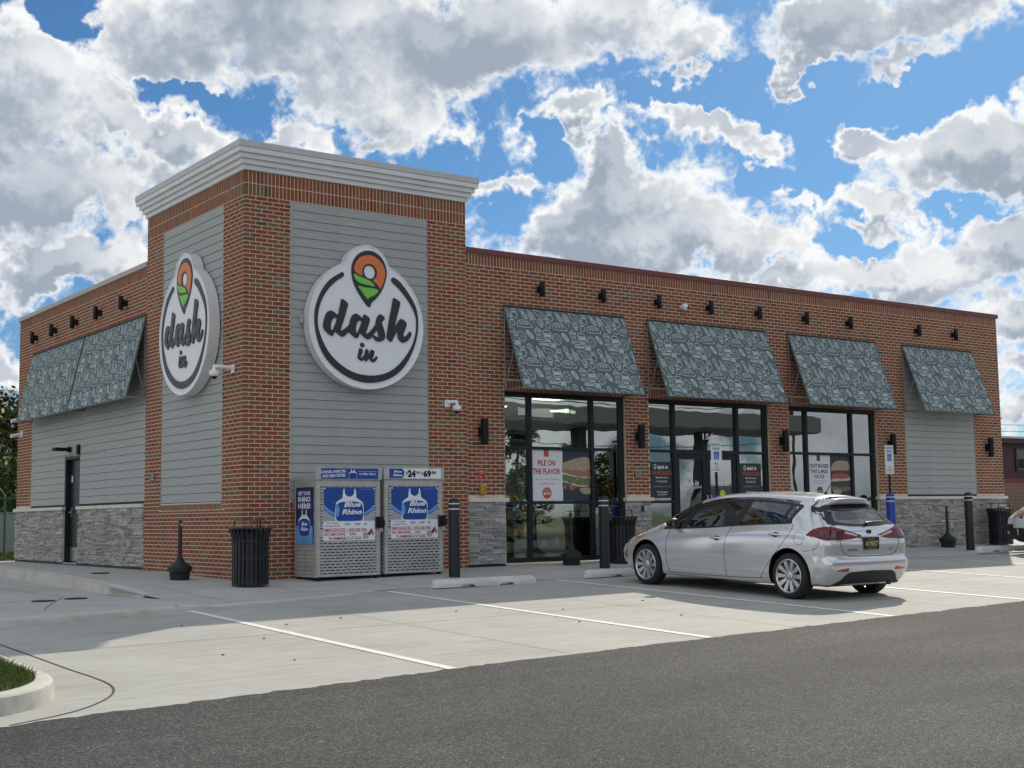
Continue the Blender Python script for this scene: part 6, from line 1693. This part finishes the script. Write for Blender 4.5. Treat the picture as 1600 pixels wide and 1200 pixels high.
    MB().tube([R_(0, .985, .03), R_(.10, .997, .032), b_], [.022, .014, .007], 7).build('rear_wiper', TRIM, car, smooth=60)
    vt = pl([(-.70, .20), (-.58, .26), (-.50, .345), (-.42, .375), (0, .388), (.42, .375), (.50, .345), (.58, .26), (.70, .20)])
    patch(lambda x, z: skin.rear(x, z, .006), frange(-.68, .68, 36), lambda x: .178, vt, 5, 'rear_valance', VAL, car)
    MB().tube([(.46, -1.9, .21), (.46, -2.13, .21)], .035, 14).build('exhaust_tip', VAL, car)
    # head lamp on the visible side and its mate
    for s in (-1, 1):
        fa = (lambda a: a) if s < 0 else (lambda a: 180 - a)
        Q = lambda u, v, off: skin.turn((.40 * s, 1.42), fa(u), v, off)
        hp = patch(lambda u, v: Q(u, v, .006), frange(178, 112, 26), pl([(112, .60), (135, .625), (158, .675), (178, .752)]), pl([(112, .66), (135, .715), (158, .765), (178, .770)]), 3, 'head_lamp', LAMPC, car)
        patch(lambda u, v: Q(u, v, .008), frange(174, 146, 14), pl([(146, .662), (160, .690), (174, .742)]), pl([(146, .728), (160, .758), (174, .764)]), 3, 'turn_lens', AMB, hp)
    # wheels, well liners come with the cut
    for y in WY:
        for s in (-1, 1): wheel(car, s * .765, y, WZ, WR, .205, s)
    # underside and cabin
    MB().box(-.60, .60, -1.95, 1.7, .17, .24).build('underbody', TRIM, car)
    MB().box(-.70, .70, 1.0, .55, .55, .88).build('dashboard', CABIN, car, bevel=.05)
    MB().tube([(-.36 + .19 * math.cos(a), .42 - .08 * math.sin(a), .88 + .17 * math.sin(a)) for a in [2 * math.pi * k / 22 for k in range(22)]], .016, 7, 0, None, True).build('steering_wheel', CABIN, car, smooth=60)
    MB().box(-.42, -.30, .40, .44, .83, .93).build('wheel_boss', CHROME, car, bevel=.02)
    for x, y in ((-.36, -.28), (.36, -.28), (-.40, -1.12), (.40, -1.12), (0, -1.12)):
        st = MB().box(x - .23, x + .23, y, y + .45, .40, .52).build('seat', SEAT, car, bevel=.04)
        MB().add([(x - .22, y - .06, .5), (x + .22, y - .06, .5), (x + .22, y + .08, .5), (x - .22, y + .08, .5), (x - .17, y - .22, 1.02), (x + .17, y - .22, 1.02), (x + .17, y - .12, 1.02), (x - .17, y - .12, 1.02)], [(0, 3, 2, 1), (4, 5, 6, 7), (0, 1, 5, 4), (2, 3, 7, 6), (1, 2, 6, 5), (0, 4, 7, 3)]).build('seat_back', SEAT, st, bevel=.04)
        MB().box(x - .12, x + .12, y - .24, y - .15, 1.04, 1.20).build('head_rest', SEAT, st, bevel=.04)
    MB().box(-.55, .55, -1.62, -1.42, .80, .84).build('parcel_shelf', CABIN, car)
    # aerial on the roof
    q = skin.hit((0, -1.42, 3), (0, 0, -1), 0)
    ar = MB().lathe([(.03, -.005), (.026, .02), (.01, .03)], 12, 0, Matrix.Translation(q)).build('aerial_base', TRIM, car)
    MB().tube([(q.x, q.y, q.z + .02), (q.x, q.y - .14, q.z + .19)], [.007, .003], 6).build('aerial', TRIM, ar)
    return car
hatchback((5.57, -5.5, Pz(5.57, -5.5) - .0), 'silver five-door hatchback parked nose-in before the entrance')

def patrol_suv(loc, label):
    car = thing('white_suv', label, 'suv', loc, 0)
    tab = [(2.35, .35, .66, .82, .62, .45, .93, .98), (2.1, .30, .86, .90, .82, .60, 1.03, 1.08), (1.6, .28, .94, .98, .87, .66, 1.10, 1.15), (1.1, .27, .95, 1.02, .88, .72, 1.14, 1.20), (.75, .27, .95, 1.06, .88, .70, 1.32, 1.42), (.3, .27, .95, 1.08, .88, .66, 1.62, 1.72), (-.3, .27, .95, 1.10, .88, .64, 1.72, 1.80), (-1.6, .27, .95, 1.12, .88, .63, 1.70, 1.79), (-2.2, .30, .92, 1.12, .84, .60, 1.64, 1.74)]
    ys = [2.35, 2.22, 2.1, 1.9] + frange(1.6, -2.0, 40) + [-2.2]
    yr = pl([(.3, -2.4), (.6, -2.5), (1.1, -2.45), (1.7, -2.3)]); yf = pl([(.3, 2.45), (.5, 2.52), (.8, 2.5), (.95, 2.42)])
    rings = loft(tab, ys, yr, yf, [(1, .2), (.98, .08), (.9, .02), (.5, 0), (0, 0)], [(.94, .03), (.6, .0), (0, 0)], -2.0)
    nf = 3; i_of = lambda y: nf + min(range(len(ys)), key=lambda k: abs(ys[k] - y))
    iA, iC, iW0, iW1 = i_of(.70), i_of(-1.9), i_of(1.0), i_of(.30)
    def matf(i, j, side):
        if ROW_BELT <= j < ROW_ROOF and iA <= i < iC: return 1
        if j >= ROW_ROOF and iW0 <= i < iW1: return 1
        if j < 3 * SUB + 2: return 2
        return 0
    bm = rings_to_bm(rings, matf); skin = Skin(bm)
    me = bpy.data.meshes.new('body'); bm.to_mesh(me); bm.free()
    for m in (WHITEP, CARG, VAL): me.materials.append(m)
    me.set_sharp_from_angle(angle=R(38))
    o = bpy.data.objects.new('body', me); COL.objects.link(o); o.parent = car
    patch(lambda u, v: skin.side(u, v, .004), frange(2.15, -2.1, 30), lambda u: .80, lambda u: .93, 2, 'blue_stripe', SIGNB, car)
    patch(lambda u, v: skin.side(u, v, .006), frange(2.30, 1.80, 12), pl([(2.35, .80), (2.0, .84), (1.78, .93)]), pl([(2.35, .92), (2.0, .98), (1.78, .98)]), 3, 'head_lamp', LAMPC, car)
    patch(lambda u, v: skin.side(u, v, .008), frange(2.10, 1.84, 8), pl([(2.2, .82), (2.0, .85), (1.84, .91)]), pl([(2.2, .91), (2.0, .95), (1.84, .96)]), 2, 'turn_lens', AMB, car)
    patch(lambda u, v: skin.side(u, v, .006), frange(2.42, .4, 20), lambda u: .27, lambda u: .60 if u > 1.9 else .36, 2, 'lower_bumper', VAL, car)
    patch(lambda u, v: skin.front(u, v, .006), frange(-.72, .72, 14), lambda u: .33, lambda u: .68, 3, 'front_bumper', VAL, car)
    c = skin.side(.62, 1.12, 0)
    MB().lathe([(.04, -.08), (.12, -.05), (.13, .04), (.06, .10)], 14, 0, Matrix.Translation((c.x - .14, .66, 1.20)) @ Matrix.Rotation(R(-90), 4, 'X')).build('door_mirror', TRIM, car, smooth=50)
    for y in (1.45, -1.45):
        for s in (-1, 1):
            MB().lathe([(.01, 0), (.43, 0)], 30, 0, Matrix.Translation((s * .953, y, .40)) @ Matrix.Rotation(R(90) * s, 4, 'Y'), False).build('wheel_arch', TRIM, car)
            wheel(car, s * .865, y, .37, .375, .24, s, 5)
    return car
patrol_suv((17.12, -4.95, Pz(17.5, -4.9) + .03), 'white vehicle with a blue stripe at the edge of the picture beyond the far bollard')
# ================================================================== surroundings
LEAF = tone_mat('leaf', [(0, (.020, .045, .012)), (.45, (.045, .085, .020)), (.8, (.085, .12, .03)), (1, (.16, .13, .04))], .6, .1, 30, .2)
LEAFD = tone_mat('needle', [(0, (.012, .028, .012)), (.6, (.025, .05, .02)), (1, (.05, .075, .03))], .6, .1, 30, .2)
LEAFA = tone_mat('autumn_leaf', [(0, (.05, .07, .02)), (.5, (.11, .10, .03)), (.8, (.16, .11, .03)), (1, (.20, .10, .03))], .6, .1, 30, .2)
BARK = pm('bark', (.07, .055, .045), .95, var=.3, vscale=8, bump=.8, bscale=20)
def tree(loc, h, cr, label, mat, n=5200, leaf=.16, cone=False, group=None, bare=False):
    t_ = thing('tree', label, 'tree', loc, rnd.uniform(0, 6), group)
    rg = random.Random(int(loc[0] * 37 + loc[1] * 11))
    tk = MB()
    tp = h * (.95 if cone else .62)
    path = [(rg.gauss(0, .06) * k, rg.gauss(0, .06) * k, tp * k / 5) for k in range(6)]
    tk.tube(path, [h * .028 * (1 - .8 * k / 5) + .02 for k in range(6)], 8)
    tips = []
    nb = 34 if cone else 22
    for b in range(nb):
        f = rg.uniform(.2, 1) if cone else rg.uniform(.45, 1)
        z = tp * f; a = rg.uniform(0, 6.28)
        if cone: l = cr * (1.08 - f) * rg.uniform(.7, 1.1); up = -.1
        else: l = cr * rg.uniform(.5, 1.0); up = rg.uniform(.25, 1.1)
        p0 = Vector((0, 0, z)); p2 = p0 + Vector((math.cos(a) * l, math.sin(a) * l, up * l)); p1 = (p0 + p2) / 2 + Vector((rg.gauss(0, .1), rg.gauss(0, .1), .1)) * l * .5
        r0 = h * .010 * (1.2 - f * .7)
        tk.tube([p0, p1, p2], [r0, r0 * .6, r0 * .2 + .004], 5, 0, None, False, False)
        tips.append((p1, p2, l))
        if bare:
            for q in range(9):
                s0 = p0.lerp(p2, rg.uniform(.3, 1)); d = Vector((rg.gauss(0, 1), rg.gauss(0, 1), abs(rg.gauss(.8, .6)))).normalized() * l * rg.uniform(.3, .7)
                tk.tube([s0, s0 + d * .5 + Vector((rg.gauss(0, .05), rg.gauss(0, .05), 0)), s0 + d], [.022, .014, .006], 4, 0, None, False, False)
    tk.build('trunk', BARK, t_, smooth=60)
    if bare: return t_
    cw = MB()
    clumps = []
    for p1, p2, l in tips:
        for q in range(3 if cone else 4):
            c = p1.lerp(p2, rg.uniform(0, 1.1)) + Vector((rg.gauss(0, .14), rg.gauss(0, .14), rg.gauss(0, .12))) * cr
            clumps.append((c, cr * rg.uniform(.14, .30) * (.7 if cone else 1), rg.random()))
    for k in range(n):
        c, r, tn = clumps[k % len(clumps)]
        d = Vector((rg.gauss(0, 1), rg.gauss(0, 1), rg.gauss(0, .8))).normalized() * r * rg.uniform(.45, 1.05)
        p = c + d; u = Vector((rg.gauss(0, 1), rg.gauss(0, 1), rg.gauss(0, .6))).normalized(); w_ = d.cross(u)
        if w_.length < 1e-4: continue
        w_.normalize(); s = leaf * rg.uniform(.6, 1.3)
        cw.add([p - u * s, p + w_ * s * .45, p + u * s, p - w_ * s * .45], [(0, 1, 2, 3)], 0, None, clamp(tn * .6 + rg.random() * .4, .001, 1))
    cw.build('crown', mat, t_)
    return t_
gz = -.05
for i, (x, y, h, cr, m, lb) in enumerate(((2.2, 33, 7.6, 3.2, LEAF, 'dark green tree behind the fence at the left edge'), (7.2, 38, 7.2, 3.0, LEAFA, 'yellowing tree behind the fence next to the brick corner'), (-3.5, 36, 8.5, 3.6, LEAF, 'tall dark tree outside the picture beyond the fence'), (10.6, 35, 6.6, 2.8, LEAF, 'green tree hidden behind the far side of the store'), (5.0, 44, 7.4, 3.4, LEAFA, 'autumn tree farther back behind the dark tree'))):
    tree((x, y, gz), h, cr, lb, m, 6500 if i in (0, 1) else 4000, .17, False, 'trees beyond the fence')
tree((8.1, 33, gz), 4.4, 2.2, 'low bushy tree behind the grey board fence', LEAF, 4200, .15)
tree((6.6, 30, gz), 3.6, 1.9, 'dark bush behind the grey board fence', LEAFD, 3600, .13)
for i, (x, y, h_, c_) in enumerate(((3.2, 27.5, 2.5, 1.7), (5.6, 28.5, 2.9, 1.9), (7.6, 27.5, 2.4, 1.7), (9.4, 29, 2.8, 1.9), (4.4, 31, 3.2, 2.2))):
    tree((x, y, gz), h_, c_, ('low dark shrub behind the board fence near the picture edge', 'shrub behind the board fence under the dark tree', 'low shrub behind the board fence beside the brick corner', 'shrub hidden behind the brick corner', 'taller shrub under the trees beyond the board fence')[i], LEAFD if i % 2 else LEAF, 2600, .13, False, 'shrubs beyond the fence')
# chain-link fence
GREENP = pm('green_vinyl', (.012, .075, .045), .45); WIREM = pm('fence_wire', (.02, .09, .06), .45, .2); SLAT = pm('privacy_slat', (.015, .05, .035), .6)
ff = thing('chain_link_fence', 'green chain-link fence with green posts beyond the side walk', 'fence', (-8, 18, gz), 0)
for x in [1.25 + 2.6 * k for k in range(7)]: MB().lathe([(.032, 0), (.032, 1.66), (.02, 1.69), (.004, 1.70)], 12, 0, Matrix.Translation((x + 8 - 5.2 - 0.02, 0, 0))).build('post', GREENP, ff, smooth=40)
MB().tube([(0, 0, 1.60), (20, 0, 1.60)], .021, 8).build('top_rail', GREENP, ff); MB().tube([(0, 0, .06), (20, 0, .06)], .012, 6).build('bottom_rail', GREENP, ff)
mb = MB()
for x in frange(7.2, 13.6, 80):
    mb.stroke([(x, .06), (x + 1.54, 1.6)], .005, .004); mb.stroke([(x + 1.54, .06), (x, 1.6)], .005, .006)
mb.build('wire_mesh', WIREM, ff, kind='stuff')
MB().tube([(9.23, 0, 1.66), (8.95, -.25, 1.98)], .015, 6).build('barb_arm', STEEL, ff)
bf = thing('board_fence', 'grey board fence behind the green chain-link', 'fence', (-4, 23, gz), 0)
GREYW = pm('weathered_board', (.27, .30, .33), .85, var=.15, vscale=3, stretch=(1, 1, .3))
mb0 = None
for k in range(64):
    if mb0 is None: mb0 = MB().box(-.09, .09, -.012, .012, 0, 1.22).build('board', GREYW, bf); o = mb0
    else: o = mb0.copy(); COL.objects.link(o); o.parent = bf
    o.location = (k * .19, rnd.uniform(-.004, .004), rnd.uniform(-.01, .01))
MB().box(-.1, 12.1, .02, .06, .3, .39).build('rail', GREYW, bf); MB().box(-.1, 12.1, -.03, .03, 1.235, 1.27).build('cap_board', GREYW, bf)
# neighbouring building beyond the far corner
NB = bpy.data.materials.new('small_red_brick'); NB.use_nodes = True
N = NT(NB.node_tree); bt = N.n('ShaderNodeTexBrick'); tcn = N.n('ShaderNodeTexCoord'); mpn = N.n('ShaderNodeMapping'); mpn.inputs['Rotation'].default_value = (R(90), 0, 0)
N.l(tcn.outputs['Object'], mpn.inputs[0]); N.l(mpn.outputs[0], bt.inputs['Vector'])
bt.inputs['Color1'].default_value = (.20, .075, .05, 1); bt.inputs['Color2'].default_value = (.14, .065, .05, 1); bt.inputs['Mortar'].default_value = (.40, .32, .25, 1); bt.inputs['Scale'].default_value = 1.0; bt.inputs['Brick Width'].default_value = .21; bt.inputs['Row Height'].default_value = .07; bt.inputs['Mortar Size'].default_value = .010
N.l(bt.outputs[0], NB.node_tree.nodes['Principled BSDF'].inputs['Base Color']); NB.node_tree.nodes['Principled BSDF'].inputs['Roughness'].default_value = .9
MAR = pm('maroon_cladding', (.060, .020, .026), .6, var=.08); REDB = pm('red_band', (.20, .02, .03), .5); FASC = pm('white_fascia', (.55, .55, .54), .6)
nb = thing('neighbour_building', 'low maroon and brick building beyond the far corner of the store', 'building', (46, 20, 0))
MB().box(0, 26, 0, 12, -.3, 2.24).build('brick_wall', NB, nb); MB().box(-.02, 26.02, -.03, 12, 2.24, 2.40).build('red_band', REDB, nb); MB().box(0, 26, .01, 12, 2.40, 4.15).build('clad_wall', MAR, nb)
MB().box(-.25, 26.25, -.3, 12.3, 4.15, 4.40).build('eaves', MAR, nb, bevel=.01); rf = MB().box(-.3, 26.3, -.35, 12.35, 4.40, 4.50).build('roof_edge', FASC, nb)
MB().box(3.35, 4.4, .4, 1.5, 4.5, 5.40).build('chimney', NB, rf); MB().box(3.28, 4.47, .33, 1.57, 5.40, 5.50).build('chimney_cap', CAP, rf)
wf = MB().box(4.9, 7.2, -.05, .02, 2.75, 3.95).build('window', TRIM, nb); MB().box(5.0, 7.1, -.02, -.0, 2.85, 3.85, 0, Matrix.Translation((0, -.04, 0))).build('pane', pm('dark_pane', (.02, .022, .026), .1), wf)
ac = MB().box(5.55, 6.15, -.42, -.06, 2.95, 3.40).build('window_air_conditioner', FASC, wf, bevel=.02)
POLEM = pm('pole_wood', (.13, .10, .075), .9, var=.2, stretch=(1, 1, .1)); WIREB = pm('cable_black', (.02, .02, .022), .6)
def pole(loc, label, h=9.0):
    t_ = thing('utility_pole', label, 'utility pole', loc, 0, 'utility poles')
    MB().lathe([(.15, 0), (.10, h)], 12).build('pole', POLEM, t_, smooth=40); MB().box(-1.1, 1.1, -.06, .06, h - .5, h - .38).build('cross_arm', POLEM, t_)
    for x in (-.95, -.4, .4, .95): MB().lathe([(.03, h - .38), (.045, h - .28), (.03, h - .2)], 8, 0, Matrix.Translation((x, 0, 0))).build('insulator', FASC, t_)
def wire(a, b, sag, label, r=.014):
    P = [(lerp(a[0], b[0], k / 24), lerp(a[1], b[1], k / 24), lerp(a[2], b[2], k / 24) - sag * 4 * (k / 24) * (1 - k / 24)) for k in range(25)]
    tag(MB().tube(P, r, 5).build('overhead_wire', WIREB), label, 'wire', 'overhead wires')
pole((34, 46, gz), 'utility pole standing hidden behind the store', 8.2); pole((110, 40, gz), 'utility pole far beyond the maroon building', 8.2)
for i, (dz, s) in enumerate(((7.9, .5), (7.25, .35), (6.7, .6))): wire((34, 46, dz), (110, 40, dz), s, ('highest overhead wire above the maroon building', 'middle overhead wire above the maroon building', 'lowest overhead wire above the maroon building')[i], .02)
# across the road behind the camera: only met as reflections in the glass
for i, (x, y, h, cr, m, cone, bare, lb) in enumerate(((19, -52, 13, 3.6, LEAFD, True, False, 'dark conifer across the road, mirrored in the first window'), (11, -56, 11, 4.4, LEAF, False, True, 'bare tree across the road, mirrored beside the conifer'), (31, -54, 10, 3.4, LEAFD, True, False, 'dark conifer across the road, mirrored over the doors'), (40, -60, 8, 3.8, LEAF, False, False, 'green tree across the road, mirrored by the doors'), (58, -62, 8, 3.6, LEAFA, False, False, 'autumn tree across the road, mirrored in the burger window'), (3, -60, 9, 4, LEAFA, False, False, 'autumn tree across the road outside the mirrored view'), (48, -58, 9, 3.2, LEAFD, True, False, 'small conifer across the road, mirrored near the far door leaf'))):
    tree((x, y, -1.2), h, cr, lb, m, 3800, .2, cone, 'trees across the road', bare)
rh = thing('roadside_house', 'pale house with a brown gable across the road, met in reflections', 'house', (24, -70, -1.2))
HW = pm('house_siding', (.42, .40, .36), .8); RFB = pm('brown_shingle', (.10, .075, .06), .9, bump=.5, bscale=20)
MB().box(0, 14, 0, 8, 0, 3.0).build('wall', HW, rh)
MB().add([(-.4, -.4, 3.0), (14.4, -.4, 3.0), (14.4, 8.4, 3.0), (-.4, 8.4, 3.0), (-.4, 4, 5.6), (14.4, 4, 5.6)], [(0, 1, 5, 4), (2, 3, 4, 5), (1, 2, 5), (3, 0, 4), (0, 3, 2, 1)]).build('roof', RFB, rh)
for x in (1.5, 5, 9.5): MB().box(x, x + 1.1, 8.0, 8.05, 1.0, 2.2).build('window', TRIM, rh)
pole((-4, -46, -1.2), 'utility pole across the road toward the tower end', 10); pole((30, -47, -1.2), 'utility pole across the road opposite the doors', 10); pole((66, -48, -1.2), 'utility pole across the road toward the far end', 10)
n_ = 0
for a, b in (((-4, -46), (30, -47)), ((30, -47), (66, -48))):
    for dz, s in ((8.6, .5), (8.2, .7), (7.0, .5), (6.2, .8)):
        for_lb = ['top', 'second', 'third', 'bottom'][n_ % 4]
        wire((a[0], a[1], dz), (b[0], b[1], dz), s, '%s roadside wire on the span %s' % (for_lb, 'toward the tower' if n_ < 4 else 'toward the far end'), .03); n_ += 1

fc = thing('fuel_canopy', 'flat grey fuel canopy across the lot, met only as a reflection in the glass', 'canopy', (15, -28, -1.0))
CANG = pm('canopy_fascia', (.085, .10, .105), .5); CANW = pm('canopy_deck', (.6, .6, .58), .6)
MB().box(0, 26.5, 0, 3.8, 5.75, 6.5).build('fascia', CANG, fc, bevel=.02); MB().box(.05, 26.4, .05, 3.7, 5.72, 5.749).build('deck', CANW, fc)
MB().box(8.2, 10.0, 3.801, 3.83, 5.95, 6.3).build('fascia_panel', FASC, fc)
for x in (5.2, 13, 20.4): MB().box(x - .25, x + .25, 1.6, 2.1, 0, 5.72).build('column', CANG, fc)
